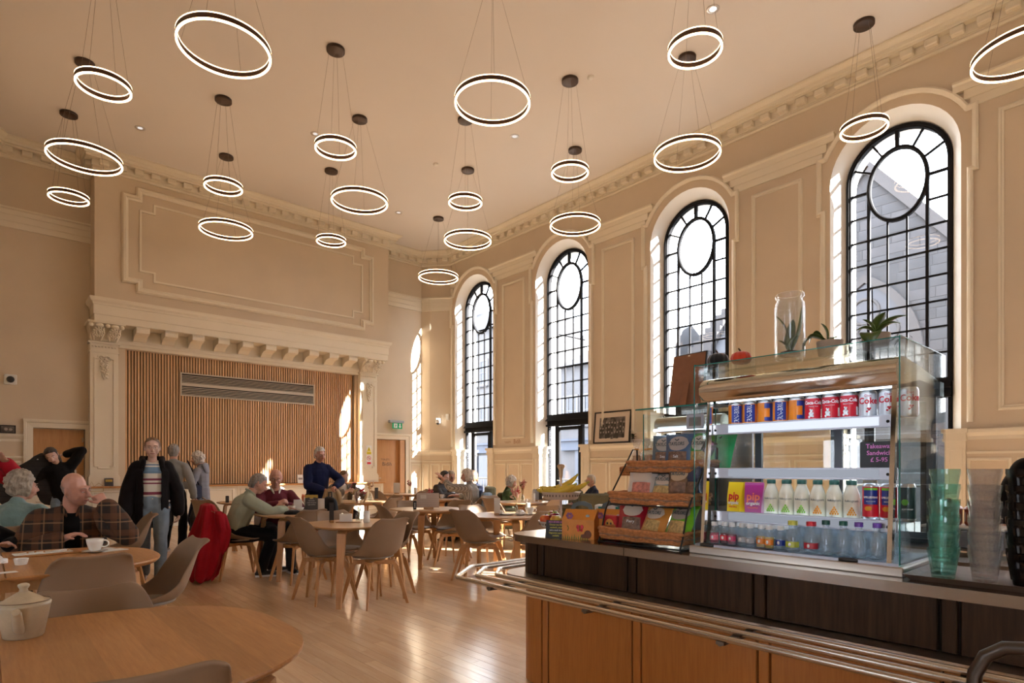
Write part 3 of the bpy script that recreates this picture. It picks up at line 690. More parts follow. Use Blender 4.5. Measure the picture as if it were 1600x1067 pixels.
rings = [(2.126,7.528,1,'large ring pendant nearest the left, hung highest in the picture'),(1.161,9.304,0,'small ring pendant at the upper left'),(1.209,11.685,1,'large ring pendant before the left end of the stage cornice'),
 (1.161,13.557,0,'small ring pendant farthest left, low by the stage corner'),(3.153,11.239,0,'small ring pendant over the left of the stage panel'),(3.771,13.243,1,'large ring pendant in front of the stage panel, left half'),
 (4.079,8.746,0,'small ring pendant left of centre'),(5.22,10.184,1,'large ring pendant at the centre of the room'),(5.662,12.363,0,'small ring pendant before the right half of the stage panel'),
 (5.158,6.246,1,'large ring pendant at the top centre'),(6.704,8.911,0,'small ring pendant right of centre'),(7.869,10.367,1,'large ring pendant above the far corner'),(8.819,12.876,1,'large ring pendant lowest of all, in the far corner'),
 (7.337,6.854,0,'small ring pendant before the second window'),(9.009,8.274,1,'large ring pendant beside the second window arch'),(6.302,3.873,0,'small ring pendant near the top, over a dark ceiling disc'),
 (8.32,5.255,1,'large ring pendant before the cornice by the third window'),(9.614,3.145,0,'small ring pendant before the nearest window arch'),(9.302,1.312,1,'ring pendant cut by the right edge of the picture'),
 (3.4,4.6,0,''),(4.6,-4.6,0,''),(1.0,4.2,1,''),(5.2,1.2,0,''),(2.6,1.0,1,''),(8.4,-1.6,0,''),(4.4,-2.2,1,''),(1.2,-2.6,0,''),(6.6,-4.2,1,''),(3.0,-5,0,'')]
for x, y, big, lab in rings:
    if not lab and y > 2.5: continue
    band, led, cab, can = RL if big else RS
    p = thing('ring_pendant', lab or 'ring pendant hanging behind the camera, out of the picture', 'pendant lamp', (x,y,6.25), 0, 'ring pendants')
    mesh_obj('band', band, p)
    for m_ in led: mesh_obj('led_strip', m_, p)
    for m_ in cab: mesh_obj('cable', m_, p)
    mesh_obj('canopy', can, p)
DL = emitter('downlight_lamp', (1,.9,.75), 9); DLO = emitter('downlight_dim', (1,.92,.85), .8); BEZ = mat('bezel_metal', (.62,.58,.55), .35, .6)
for k, (x, y, lab) in enumerate(((2.23,13.238,'by the left stage corner'),(4.817,11.217,'behind a small ring pendant'),(7.77,8.731,'right of the top centre ring'),(7.721,4.461,'at the top edge, brightest one'),(7.875,13.263,'near the far corner'))):
    d = thing('downlight', 'recessed chrome ceiling downlight ' + lab, 'downlight', (x,y,H), 0, 'ceiling downlights')
    MB().lathe([(.045,-.002),(.085,-.012),(.09,-.006),(.09,.0)], 20, cap=False).build('bezel', BEZ, d)
    MB().lathe([(0,-.004),(.045,-.004)], 16).build('lamp', DL if k in (3,) else DLO, d)
for k, (x, y, lab) in enumerate(((7.537,6.572,'near the dark ceiling disc'),(7.213,10.627,'right of centre'))):
    one('smoke_detector', MB().lathe([(0,-.04),(.03,-.04),(.05,-.025),(.055,0)], 18), WHITEP, 'small white smoke detector on ceiling ' + lab, 'smoke detector', (x,y,H), group='smoke detectors')
# wall fittings
e = thing('exit_sign', 'green running-man exit sign on grey bracket above right door', 'sign', (9.02,15.33,2.63))
GREEN = mat('exit_green', (.0,.19,.075), .4, emit=(0,.2,.08), es=.6); WH = mat('sign_white', (.8,.8,.8), .5)
MB().cbox(-.24,-.05,.0,.24,.06,.075,.008).build('housing', mat('sign_grey', (.3,.32,.36), .4), e)
MB().box(-.13,-.02,-.17,.19,.0,.0).build('sign_plate', GREEN, e)
pic = MB(); pic.box(-.09,-.026,-.145,.02,-.021,-.02); pic.build('door_pictogram', WH, e)
MB().tube([(-.05,-.03,-.13),(-.03,-.03,-.09),(-.035,-.03,-.06)], .009, 5).ball((-.03,-.03,-.045), .012, 6).tube([(-.06,-.03,-.07),(-.01,-.03,-.075)], .006, 5).build('running_man', GREEN, e)
MB().prism([(.06,-.10),(.11,-.15),(.16,-.10),(.13,-.10),(.13,-.02),(.09,-.02),(.09,-.10)], .021, .026, M=RT((0,0,-.0), R(90))).build('arrow', WH, e)
def dome(lab, loc, rz):
    d = thing('dome_camera', lab, 'camera', loc, rz)
    MB().cbox(-.07,-.09,-.02,.07,.0,.09,.012).build('wall_mount', WHITEP, d); MB().lathe([(.06,.05),(.075,.0),(.075,-.05),(.06,-.06)], 18, c=(0,-.12,0)).build('casing', WHITEP, d)
    MB().ball((0,-.12,-.06), (.055,.055,.05), 14).build('dome', BLACKP, d)
dome('white dome security camera on the far corner wall', (10.27,14.99,2.72), R(-41))
o = thing('square_camera', 'small square security camera high on the left wall', 'camera', (.39,YB-.001,3.05))
MB().cbox(-.1,-.06,-.1,.1,0,.1,.012).build('casing', WHITEP, o); MB().ball((0,-.06,0), .065, 14).build('dome', BLACKP, o)
o = thing('light_switch', 'small white switch box on the corner wall near the window', 'switch', (10.46,14.78,2.85), R(-49)); MB().cbox(-.05,-.04,-.09,.05,0,.09,.008).build('cover', WHITEP, o)
MB().cbox(-.02,-.046,-.03,.02,-.04,.03,.002).build('rocker', WHITEP, o)
s1 = thing('warning_sign', 'yellow triangle warning sign above red no-smoking sign on the right pilaster', 'sign', (8.07,15.195,1.62))
YEL = mat('sign_yellow', (.75,.62,.03), .5); RED = mat('sign_red', (.6,.03,.04), .5)
MB().box(-.085,-.004,.06,.085,0,.32).box(-.085,-.004,-.22,.085,0,.045).build('plate', WH, s1)
MB().prism([(-.06,.16),(.06,.16),(0,.29)], .004, .006, M=RT((0,0,0), R(90))).box(-.07,-.006,.075,.07,-.004,.15).build('warning_triangle', YEL, s1)
MB().box(-.006,-.008,.19,.006,-.006,.245).box(-.05,-.008,.10,.05,-.006,.105).build('warning_mark', BLACKP, s1)
MB().tube([(.055*math.cos(t*math.pi/10),-.005,-.03+.055*math.sin(t*math.pi/10)) for t in range(20)], .007, 4, closed=True).tube([(-.04,-.005,.01),(.04,-.005,-.07)], .006, 4).box(-.06,-.006,-.2,.06,-.004,-.14).build('prohibition_ring', RED, s1)
MB().box(-.03,-.006,-.037,.03,-.004,-.025).build('cigarette', BLACKP, s1)
lt = thing('wall_script', 'small raised brown wall lettering beneath the first panel from corner', 'lettering', (XW-.002,11.9,2.0))
COP = mat('copper_letters', (.35,.17,.08), .4, .4)
lettering('TOILETS', .07, COP, lt, RT((0,.22,0), R(90), 0, R(-90)), name='lettering'); lettering('Bidih', .17, COP, lt, RT((0,-.16,.01), R(90), 0, R(-90)), name='script', sx=.85)
# ------------------------------------------------------------------ chairs and tables
def shell_mesh():
    nu, nv = 18, 26
    C = [(.235,.452),(.20,.446),(.12,.430),(.02,.424),(-.08,.428),(-.15,.452),(-.195,.50),(-.225,.57),(-.25,.65),(-.272,.73),(-.29,.79),(-.305,.825)]
    W = [.185,.215,.232,.238,.240,.240,.238,.232,.222,.205,.185,.160]
    def lerp(T, t):
        f = t*(len(T)-1); i = min(int(f), len(T)-2); k = f-i
        if isinstance(T[0], tuple): return tuple(T[i][j]*(1-k)+T[i+1][j]*k for j in range(2))
        return T[i]*(1-k)+T[i+1]*k
    vs = []
    for j in range(nv+1):
        t = j/nv; (y, z) = lerp(C, t); w_ = lerp(W, t)
        a = math.sin(math.pi*min(1,max(0,(t-.12)/.70)))          # wings where seat meets back
        up = .018+.085*a; fw = .080*math.sin(math.pi*min(1,max(0,(t-.28)/.72)))**1.3
        for i in range(nu+1):
            u = -1+2*i/nu; e = abs(u)**2.6
            zz = z + up*e*(1-.65*min(1,max(0,(t-.45)/.3))); yy = y + fw*e
            if t > .86: k = (t-.86)/.14; zz += .010*k*(abs(u)**2)-.004*k-.026*k*abs(u)**9; yy -= .022*k*abs(u)**3
            if t < .10: zz -= .006*(1-t/.10)
            vs.append((u*w_, yy, zz))
    m = nu+1
    fs = [(j*m+i, j*m+i+1, (j+1)*m+i+1, (j+1)*m+i) for j in range(nv) for i in range(nu)]
    me = bpy.data.meshes.new('shell'); me.from_pydata(vs, [], fs); me.materials.append(SHELL)
    o = lk(bpy.data.objects.new('tmp', me)); md = o.modifiers.new('s','SOLIDIFY'); md.thickness = .014; md.offset = -1
    md = o.modifiers.new('b','SUBSURF'); md.levels = 1
    r = bpy.data.meshes.new_from_object(o.evaluated_get(bpy.context.evaluated_depsgraph_get())); bpy.data.objects.remove(o)
    r.polygons.foreach_set('use_smooth', [True]*len(r.polygons)); r.name = 'shell'; return r
shell_me = shell_mesh()
pad_me = MB().lathe([(.0,.440),(.17,.440),(.195,.446),(.20,.453),(.185,.462),(0,.466)], 24, M=Matrix.Translation((0,.03,0)) @ Matrix.Diagonal((1,.95,1,1))).mesh('cushion', PAD)
def leg_mesh(sx, sy):
    t0 = Vector((sx*.115, sy*.115+.01, .415)); t1 = Vector((sx*.145, sy*.145+.01, .36)); b = Vector((sx*.225, sy*.22+.01, 0))
    d = Vector((sx, sy, 0)).normalized(); s = Vector((-d.y, d.x, 0)); vs = []
    for c, wd, th in ((t0,.046,.022),(t1,.046,.022),(b,.026,.016)):
        for (i, j) in ((-1,-1),(1,-1),(1,1),(-1,1)): vs.append(c + d*(i*wd/2) + s*(j*th/2))
    return MB().add(vs, [(3,2,1,0),(8,9,10,11)] + [(4*k+i,4*k+(i+1)%4,4*k+4+(i+1)%4,4*k+4+i) for k in range(2) for i in range(4)]).mesh('leg', OAKL)
leg_mes = [leg_mesh(a, b) for a, b in ((1,1),(-1,1),(-1,-1),(1,-1))]
cross_me = MB().box(-.20,-.017,.375,.20,.017,.415, M=RT((0,.01,0),0,0,R(45))).box(-.20,-.017,.375,.20,.017,.415, M=RT((0,.01,0),0,0,R(-45))).lathe([(0,.40),(.09,.40),(.10,.41),(.10,.425),(0,.425)], 16).mesh('cross_frame', OAKL)
def chair(label, x, y, face, group='shell chairs'):
    """face: world heading in degrees the sitter looks towards (0 = +x, 90 = +y)"""
    c = thing('shell_chair', label, 'chair', (x,y,0), R(face-90), group)
    mesh_obj('shell', shell_me, c); mesh_obj('cushion', pad_me, c); mesh_obj('cross_frame', cross_me, c)
    for m_ in leg_mes: mesh_obj('leg', m_, c)
    return c
def superell(a, b, n, N_=48, x0=None):
    out = []
    for i in range(N_):
        t = 2*math.pi*i/N_; c, s = math.cos(t), math.sin(t)
        out.append((a*math.copysign(abs(c)**(2/n), c), b*math.copysign(abs(s)**(2/n), s)))
    return out
def top_mesh(poly, z, th, m_, name='tabletop'):
    k = len(poly); c = Vector((sum(p[0] for p in poly)/k, sum(p[1] for p in poly)/k))
    mb = MB(); rings_ = [(1,z-.004),(1-.006,z),]
    ins = lambda f: [((p[0]-c.x)*f+c.x, (p[1]-c.y)*f+c.y) for p in poly]
    lay = [(ins(.93),z-th),(ins(.995),z-.012),(ins(1),z-.006),(ins(.994),z)]
    vs = []
    for P, zz in lay: vs += [(x,y,zz) for x,y in P]
    mb.add(vs, [(j*k+i,j*k+(i+1)%k,(j+1)*k+(i+1)%k,(j+1)*k+i) for j in range(3) for i in range(k)] + [tuple(reversed(range(k))), tuple(range(3*k,4*k))])
    return mb.mesh(name, m_)
def bent_leg(x, y, dx, dy, zt, w0=.085, w1=.048, th=.026, reach=.07):
    d = Vector((dx,dy,0)).normalized(); s = Vector((-d.y,d.x,0)); b = Vector((x,y,0)); vs = []
    st = [(-.16,zt-.01,w0),(-.05,zt-.012,w0),(-.01,zt-.05,w0),(.0,zt-.14,w0*.95),(.03,zt*.5,w0*.75),(reach,0,w1)]
    for k, (o, z, w_) in enumerate(st):
        nrm = (Vector((0,0,1)) if k < 2 else (d*.7+Vector((0,0,.7)) if k == 2 else d))*th/2
        c = b + d*o + Vector((0,0,z))
        for i, j in ((-1,-1),(1,-1),(1,1),(-1,1)): vs.append(c + s*(i*w_/2) + nrm*j - (Vector((0,0,th/2)) if k < 2 else Vector((0,0,0))))
    n = len(st)
    return MB().add(vs, [(3,2,1,0),tuple(range(4*n-4,4*n))] + [(4*k+i,4*k+(i+1)%4,4*k+4+(i+1)%4,4*k+4+i) for k in range(n-1) for i in range(4)]).mesh('leg', OAKL)
small_top = top_mesh(superell(.47,.47,2.9), .745, .026, OAKTS)
small_legs = [bent_leg(sx*.30, sy*.30, sx, sy, .722) for sx, sy in ((1,1),(-1,1),(-1,-1),(1,-1))]
apron_me = MB().box(-.30,-.012,.675,.30,.012,.72, M=RT((0,0,0),0,0,R(45))).box(-.30,-.012,.675,.30,.012,.72, M=RT((0,0,0),0,0,R(-45))).mesh('apron', OAKL)
def table(label, x, y, rz=0):
    t = thing('cafe_table', label, 'table', (x,y,0), R(rz), 'small cafe tables')
    mesh_obj('tabletop', small_top, t); mesh_obj('apron', apron_me, t)
    for m_ in small_legs: mesh_obj('leg', m_, t)
    return t
big_half = top_mesh([p for p in superell(.76,.60,2.7,64) if p[0] >= .001] , .745, .03, OAKT)
big_half = top_mesh([(.0015,-.60)] + [p for p in sorted([q for q in superell(.76,.60,2.7,64) if q[0] > .02], key=lambda q: math.atan2(q[1],q[0]))] + [(.0015,.60)], .745, .03, OAKT)
big_half2 = top_mesh([(-.0015,.60)] + [p for p in sorted([q for q in superell(.76,.60,2.7,64) if q[0] < -.02], key=lambda q: math.atan2(q[1],q[0]) % (2*math.pi))] + [(-.0015,-.60)], .745, .03, OAKT)
big_legs = [bent_leg(sx*.56, sy*.42, sx, sy*.8, .718, .13, .06, .035, .09) for sx, sy in ((1,1),(-1,1),(-1,-1),(1,-1))]
big_apron = MB().box(-.5,-.0125,.64,.5,.0125,.715).mesh('apron', OAKL)
def big_table(label, x, y):
    t = thing('dining_table', label, 'table', (x,y,0), 0, 'large rounded tables')
    mesh_obj('tabletop_half', big_half, t); mesh_obj('tabletop_half', big_half2, t)
    for yy in (-.388,.388): mesh_obj('apron', big_apron, t, (0,yy,0))
    for m_ in big_legs: mesh_obj('leg', m_, t)
big_table('large rounded oak table nearest the camera with a cream teapot', .03, 2.12)
big_table('large rounded oak table where the man in the plaid shirt sits', .08, 4.45)
T3 = (2.78,5.5); T4 = (2.86,7.2); T5 = (4.52,6.85); T6 = (4.60,5.32); T7 = (6.30,8.95); T8 = (6.65,7.30); T9 = (4.70,9.20); T10 = (6.85,11.35); T12 = (3.28,10.25); T13 = (.45, 7.35)
table('small oak table with dried flowers, nearest of the small tables', *T3); table('small oak table between the man in green and the bald man', *T4)
table('small oak table with a folded paper menu standing on it', *T5); table('small oak table with crumpled napkins and cup beside the counter end', *T6, 20)
table('small oak table with coffee cups between the talking women', *T7); table('small oak table with pink dried flowers before the armchairs', *T8)
table('small oak table of the woman holding a pink phone', *T9); table('small oak table farthest back by the right door', *T10)
table('small oak table behind the red coat near the slat wall', *T12); table('small oak table of the woman in the teal knit', *T13)
CH = [('taupe shell chair at the bottom edge, nearest the camera', .28, 1.83, 88), ('taupe shell chair tucked behind the nearest table, facing the camera', .31, 2.48, -88),
 ('taupe shell chair with its back to the camera at the plaid man\'s table', .42, 4.10, 92), ('taupe shell chair seen side-on at the right end of the plaid man\'s table', .77, 4.35, 184),
 ('taupe shell chair at the left of the dried flower table, back to the left', 2.50, 5.62, 5), ('taupe shell chair in front of the dried flower table, back to the camera', 2.80, 5.15, 95),
 ('taupe shell chair at the right side of the dried flower table', 3.12, 5.52, 182), ('taupe shell chair facing the camera behind the dried flower table', 2.85, 5.93, 268),
 ('taupe shell chair with its back to the camera at the two men\'s table', 2.72, 6.80, 100), ('taupe shell chair carrying the black backpack', 3.25, 7.25, 185),
 ('taupe shell chair at the left of the paper menu table', 4.14, 6.95, 350), ('taupe shell chair at the front right of the paper menu table', 4.76, 6.60, 140),
 ('pale lit shell chair behind the paper menu table', 4.62, 7.30, 262), ('taupe shell chair at the right of the paper menu table', 4.98, 6.98, 200),
 ('taupe shell chair at the left of the crumpled napkin table', 4.28, 5.44, 10), ('taupe shell chair facing the camera behind the crumpled napkin table', 4.62, 5.78, 265),
 ('taupe shell chair with dark cushion at the right of the crumpled napkin table', 5.02, 5.30, 185), ('taupe shell chair in front of the crumpled napkin table, by the counter', 4.66, 4.90, 80),
 ('sunlit shell chair with bright back in the middle of the room', 4.80, 8.62, 110), ('taupe shell chair at the left of the pink flower table', 6.26, 7.32, 0),
 ('taupe shell chair in front of the pink flower table', 6.72, 6.88, 100), ('taupe shell chair at the right of the pink flower table', 7.05, 7.28, 180), ('pale shell chair behind the pink flower table', 6.55, 7.72, 270),
 ('taupe shell chair at the farthest table, left side', 6.42, 11.3, 10), ('taupe shell chair in front of the farthest table', 6.92, 10.92, 95), ('taupe shell chair right of the farthest table', 7.25, 11.4, 180),
 ('taupe shell chair right of the phone woman\'s table', 5.16, 9.25, 180), ('wood-toned shell chair left of the red coat, farther back', 2.64, 9.88, 40), ('taupe shell chair behind the red coat by the slat wall', 2.92, 10.35, 350),
 ('taupe shell chair partly hidden right of the plaid man\'s elbow', 1.02, 7.15, 180),
 ('shell chair under the woman in the houndstooth top', 6.47, 8.46, 122), ('shell chair under the dark-haired woman talking', 6.46, 9.44, 298)]
for c in CH: chair(*c)
# ------------------------------------------------------------------ servery counter
CZ = .89
def rounded_end(x0, x1, yend, r, y0=-3.0, n=8):
    p = [(x0,y0),(x1,y0),(x1,yend-r)] + [(x1-r+r*math.cos(math.pi/2*i/n), yend-r+r*math.sin(math.pi/2*i/n)) for i in range(1,n+1)]
    p += [(x0+r-r*math.sin(math.pi/2*i/n), yend-r+r*math.cos(math.pi/2*i/n)) for i in range(n+1)]
    return p
ct = thing('servery_counter', 'long serving counter with steel top, dark wood fascia and orange oak panels', 'counter', (0,0,0))
TOPS = mat('steel_top', (.48,.44,.40), .22, 1, bump=.02, bs=200, stretch=(1,.1,1))
MB().prism(rounded_end(2.38,3.25,1.86-.001,.001), CZ-.04, CZ).build('worktop', TOPS, ct)
MB().prism([(2.38,1.862),(3.25,1.862)]+rounded_end(2.38,3.25,2.78,.16,1.862)[2:], CZ-.04, CZ).build('worktop', TOPS, ct)
MB().prism(rounded_end(2.455,3.2,2.70,.14), .64, CZ-.04).build('upper_carcass', BLACKM, ct)
MB().prism(rounded_end(2.33,3.2,2.80,.18,1.80), .625, .66).build('steel_ledge', STEEL, ct); MB().prism([(2.33,-3),(2.5,-3),(2.5,1.797),(2.33,1.797)], .625, .66).build('steel_ledge', STEEL, ct)
MB().prism(rounded_end(2.49,3.2,2.72,.12), 0, .625).build('lower_carcass', BLACKM, ct)
ys = [2.50-.655*k for k in range(9)]
for k in range(8):
    a, b = ys[k+1]+.033, ys[k]-.033
    MB().cbox(2.425,a,.662,2.46,b,CZ-.042,.003).build('fascia_panel', WENGE, ct)
    MB().cbox(2.425,ys[k]-.022,.662,2.46,ys[k]+.022,CZ-.042,.003).build('fascia_stile', WENGE, ct)
    MB().cbox(2.462,a,.004,2.495,b,.622,.003).build('oak_panel', PANEL, ct)
    MB().cbox(2.462,ys[k]-.022,.004,2.495,ys[k]+.022,.622,.003).build('oak_stile', PANEL, ct)
    pl = MB().cbox(2.448,ys[k]-.018 if k == 0 else ys[k]-.28,.555,2.462,ys[k]+.012 if k == 0 else ys[k]-.25,.585,.003).build('steel_lug', STEEL, ct)
    yy = (ys[k]-.003) if k == 0 else ys[k]-.265
    MB().lathe([(0,.006),(.006,.006),(.008,0)], 10, M=RT((2.448,yy,.57),0,R(-90))).build('screw', CHROME, pl)
def curved(x0, yend, r, z0, z1, t=.03, n=10, y0=2.53):
    po = [(x0,y0)] + [(x0+r-r*math.cos(math.pi/2*i/n), yend-r+r*math.sin(math.pi/2*i/n)) for i in range(n+1)] + [(3.15,yend)]
    pi_ = [(x0+t,y0)] + [(x0+r-(r-t)*math.cos(math.pi/2*i/n), yend-r+(r-t)*math.sin(math.pi/2*i/n)) for i in range(n+1)] + [(3.15,yend-t)]
    return MB().prism(po+pi_[::-1], z0, z1)
curved(2.425, 2.74, .18, .662, CZ-.042).build('curved_fascia', WENGE, ct); curved(2.462, 2.76, .16, .004, .622).build('curved_oak_end', PANEL, ct)
MB().box(2.50,-3,0,3.1,2.6,.06).build('plinth', BLACKP, ct)
# tray rails
tr = thing('tray_rail', 'three parallel steel tray rails wrapping the end of the counter', 'tray rail', (0,0,0))
RS_ = mat('rail_steel', (.58,.53,.46), .27, 1)
for x0, yc_, x1, y1 in ((2.03,2.79,2.33,3.03),(2.145,2.755,2.37,2.94),(2.25,2.70,2.415,2.85)):
    MB().tube([(x0,-.06+ (x0-2.03)*0.9,.66),(x0,yc_-.02,.66),(x0+.02,yc_+.01,.66),(x1-.02,y1-.01,.66),(x1+.02,y1,.66),(3.3,y1,.66)], .0128, 14).build('rail', RS_, tr)
TUBD = mat('bracket_steel', (.20,.17,.14), .4, 1)
for y in (2.48,1.80,1.14,.45):
    MB().tube([(2.02,y,.640),(2.30,y,.634),(2.48,y,.56)], .010, 8).box(2.02,y-.016,.636,2.30,y+.016,.648).build('bracket', TUBD, tr)
# ---------------- refrigerated display
FR = thing('drinks_fridge', 'glass fronted refrigerated drinks display with lit shelves on the counter', 'display fridge', (2.49,0,CZ))
Y0, Y1 = .70, 1.53                       # right and left ends; local x runs back from the front
FGL = glassy('case_glass', (.95,.985,.98), .7); GEDGE = mat('glass_edge', (.03,.20,.17), .15)
LEDW = emitter('fridge_led', (.72,.83,1), 3.2); SHM = mat('shelf_steel', (.40,.41,.46), .35, 1); FRD = mat('fridge_grey', (.11,.12,.14), .4, .2)
MB().cbox(-.02,Y0-.02,0,.62,Y1+.02,.035,.004).build('base', STEEL, FR)
MB().box(0,Y0+.0,.035,.59,Y1-.0,.045).build('deck', SHM, FR)
for y, nm in ((Y0-.006,'side_glass'),(Y1,'side_glass')):
    sg = MB().box(0,y,.04,.60,y+.006,.875).build('side_glass', FGL, FR); MB().box(-.003,y+.001,.04,.0,y+.005,.876).build('glass_edge', GEDGE, sg); MB().box(0,y+.001,.875,.60,y+.005,.878).build('glass_edge', GEDGE, sg)
tg = MB().box(0,Y0,.868,.42,Y1,.874).build('top_glass', FGL, FR); MB().box(-.003,Y0,.869,.0,Y1,.873).build('glass_edge', GEDGE, tg)
for y in (Y0+.025, Y1-.04): MB().add([(.005,y,.045),(.03,y,.045),(.03,y+.016,.045),(.005,y+.016,.045),(.07,y,.74),(.095,y,.74),(.095,y+.016,.74),(.07,y+.016,.74)], [(0,1,2,3),(4,5,6,7),(0,1,5,4),(1,2,6,5),(2,3,7,6),(3,0,4,7)]).build('front_post', CHROME, FR)
hp = [(.03,.70)] + [(.10-.09*math.cos(R(a)), .755+.06*math.sin(R(a))) for a in (-40,-15,10,35,60,85)] + [(.30,.80),(.56,.77),(.56,.74),(.30,.745),(.10,.71)]
MB().prism(hp, Y0+.012, Y1-.012, M=Matrix(((1,0,0,0),(0,0,1,0),(0,1,0,0),(0,0,0,1))), sm=True).build('chrome_hood', CHROME, FR)
MB().box(.10,Y0+.04,.702,.125,Y1-.05,.708).build('top_lamp', LEDW, FR)
MB().box(.02,Y0+.01,.835,.40,Y1-.01,.840).build('inner_top', FGL, FR)
def back_door(y0, y1, x):
    d = MB().sweep(rect(y0,.08,y1,.72), [(0,0),(0,.02),(.035,.02),(.035,0),(0,0)], lambda a,b,n: (x-n,a,b), True).build('rear_door', FRD, FR); MB().box(x-.012,y0+.03,.11,x-.008,y1-.03,.69).build('door_glass', FGL, d)
back_door(Y0+.02,(Y0+Y1)/2+.03,.585); back_door((Y0+Y1)/2-.03,Y1-.02,.56)
MB().box(.54,Y0,.70,.60,Y1,.76).box(.54,Y0,.04,.60,Y1,.09).build('rear_frame', FRD, FR)
SHZ = (.19,.39,.592)
for k, z in enumerate(SHZ):
    x0 = .11-.02*k+.0
    s_ = MB().box(.10,Y0+.03,z-.012,.54,Y1-.03,z).build('shelf', FGL, FR)
    f_ = MB().cbox(.085,Y0+.03,z-.042,.10,Y1-.03,z+.006,.002).build('shelf_front', SHM, FR)
    MB().box(.0835,Y0+.09,z-.034,.085,Y1-.12,z+.0).build('light_strip', emitter('shelf_led_%d' % k, (.80,.86,1), (.34,.40,1.0)[k]), f_)
    MB().box(.10,Y0+.06,z-.022,.13,Y1-.06,z-.016).build('under_lamp', LEDW, f_)
    for y in (Y0+.06, Y1-.055): MB().lathe([(0,.002),(.006,.002),(.006,0)], 10, M=RT((.085,y,z-.02),0,R(-90))).build('screw', BLACKP, f_)
for y in (Y0+.17, Y1-.06): MB().lathe([(0,0),(.035,0),(.035,.012),(.02,.016),(0,.016)], 18, M=Matrix.Translation((.0,y,.035)) @ Matrix.Diagonal((.35,1,1,1))).build('glass_clip', BLACKP, FR)
# ---------------- drinks
FX = 2.49
def canprof(h, r): return [(r*.75,0),(r*.82,.0),(r*.95,.007),(r,.014),(r,h-.014),(r*.95,h-.007),(r*.84,h-.001),(r*.80,h),(r*.76,h-.004),(0,h-.004)]
RIM = mat('can_aluminium', (.62,.63,.66), .3, 1)
def M_(n, c, r=.35, **k): return mat(n, c, r, **k)
ORNG, NAVY, CRED, SILV, WHI = M_('can_orange',(.80,.22,.01)), M_('can_navy',(.015,.035,.26)), M_('can_red',(.62,.012,.03)), M_('can_silver',(.66,.67,.71),.3,metal=.3), M_('print_white',(.85,.85,.86))
def can_mesh(body, h=.115, r=.033):
    me = MB().lathe(canprof(h,r), 24, 0).mesh('can_body', [body, RIM])
    for p in me.polygons:
        if p.center.z > h-.0145 or p.center.z < .0135: p.material_index = 1
    return me
def wrap(parent, r, z0, z1, a0, a1, m_, name, n=8):
    mb = MB(); vs = []
    for i in range(n+1):
        a = a0+(a1-a0)*i/n
        for z in (z0,z1): vs.append((math.cos(a)*r, math.sin(a)*r, z))
    return mb.add(vs, [(2*i,2*i+2,2*i+3,2*i+1) for i in range(n)], 0, True).build(name, m_, parent)
def cylM(z, ang): return Matrix.Rotation(ang, 4, 'Z') @ Matrix.Translation((0,0,z)) @ Matrix(((0,0,1,0),(1,0,0,0),(0,1,0,0),(0,0,0,1)))
FACE = math.pi+.30                        # can fronts look towards -x (the camera side)
irn_me, coke_me, diet_me = can_mesh(ORNG), can_mesh(CRED), can_mesh(SILV)
def irn(x, y, z, ang, lab, face=0):
    c = thing('drink_can', lab, 'drink can', (x,y,z), 0, 'cans on the top fridge shelf'); mesh_obj('can_body', irn_me, c)
    r = .0333; a = FACE+ang
    if face == 0:
        wrap(c, r, .018, .098, a-.75, a+.75, NAVY, 'printed_panel')
        me = bpy.data.meshes.new('lettering'); me.materials.append(WHI)
        text_job('IRN-BRU', .030, me, lambda q: Vector(((r+.0006)*math.cos(a-q.y/r), (r+.0006)*math.sin(a-q.y/r), .058+q.x*.74)), .0003, .0006); mesh_obj('lettering', me, c)
    else:
        wrap(c, r, .018, .098, a+.55, a+1.5, NAVY, 'printed_panel'); wrap(c, r, .075, .098, a-.2, a+.7, NAVY, 'printed_bar'); wrap(c, r, .018, .035, a-.2, a+.7, NAVY, 'printed_bar')
    return c
def coke(x, y, z, ang, lab):
    c = thing('drink_can', lab, 'drink can', (x,y,z), 0, 'cans on the top fridge shelf'); mesh_obj('can_body', coke_me, c); a = FACE+ang
    lettering('Coca-Cola', .021, WHI, c, Matrix.Rotation(a,4,'Z') @ Matrix(((0,0,1,0),(1,0,0,0),(0,1,0,0),(0,0,0,1))) @ Matrix.Translation((0,.082,.0004)), bend=.0333, sx=.85, bold=.0005)
    lettering('ORIGINAL TASTE', .005, WHI, c, Matrix.Rotation(a,4,'Z') @ Matrix(((0,0,1,0),(1,0,0,0),(0,1,0,0),(0,0,0,1))) @ Matrix.Translation((0,.066,.0004)), bend=.0333)
    wrap(c, .0335, .02, .055, a+1.0, a+1.45, WHI, 'nutrition_panel', 3); 
    mb = MB()
    for k, (da, dz, s_) in enumerate(((0,.030,.009),(.16,.036,.006),(-.16,.036,.007),(0,.046,.006),(.2,.024,.005),(-.25,.022,.006),(.1,.05,.004),(-.12,.052,.004))):
        mb.ball((math.cos(a-.25+da)*.0325, math.sin(a-.25+da)*.0325, dz), (.0025,s_*.8,s_), 8)
    mb.build('emblem', WHI, c); return c
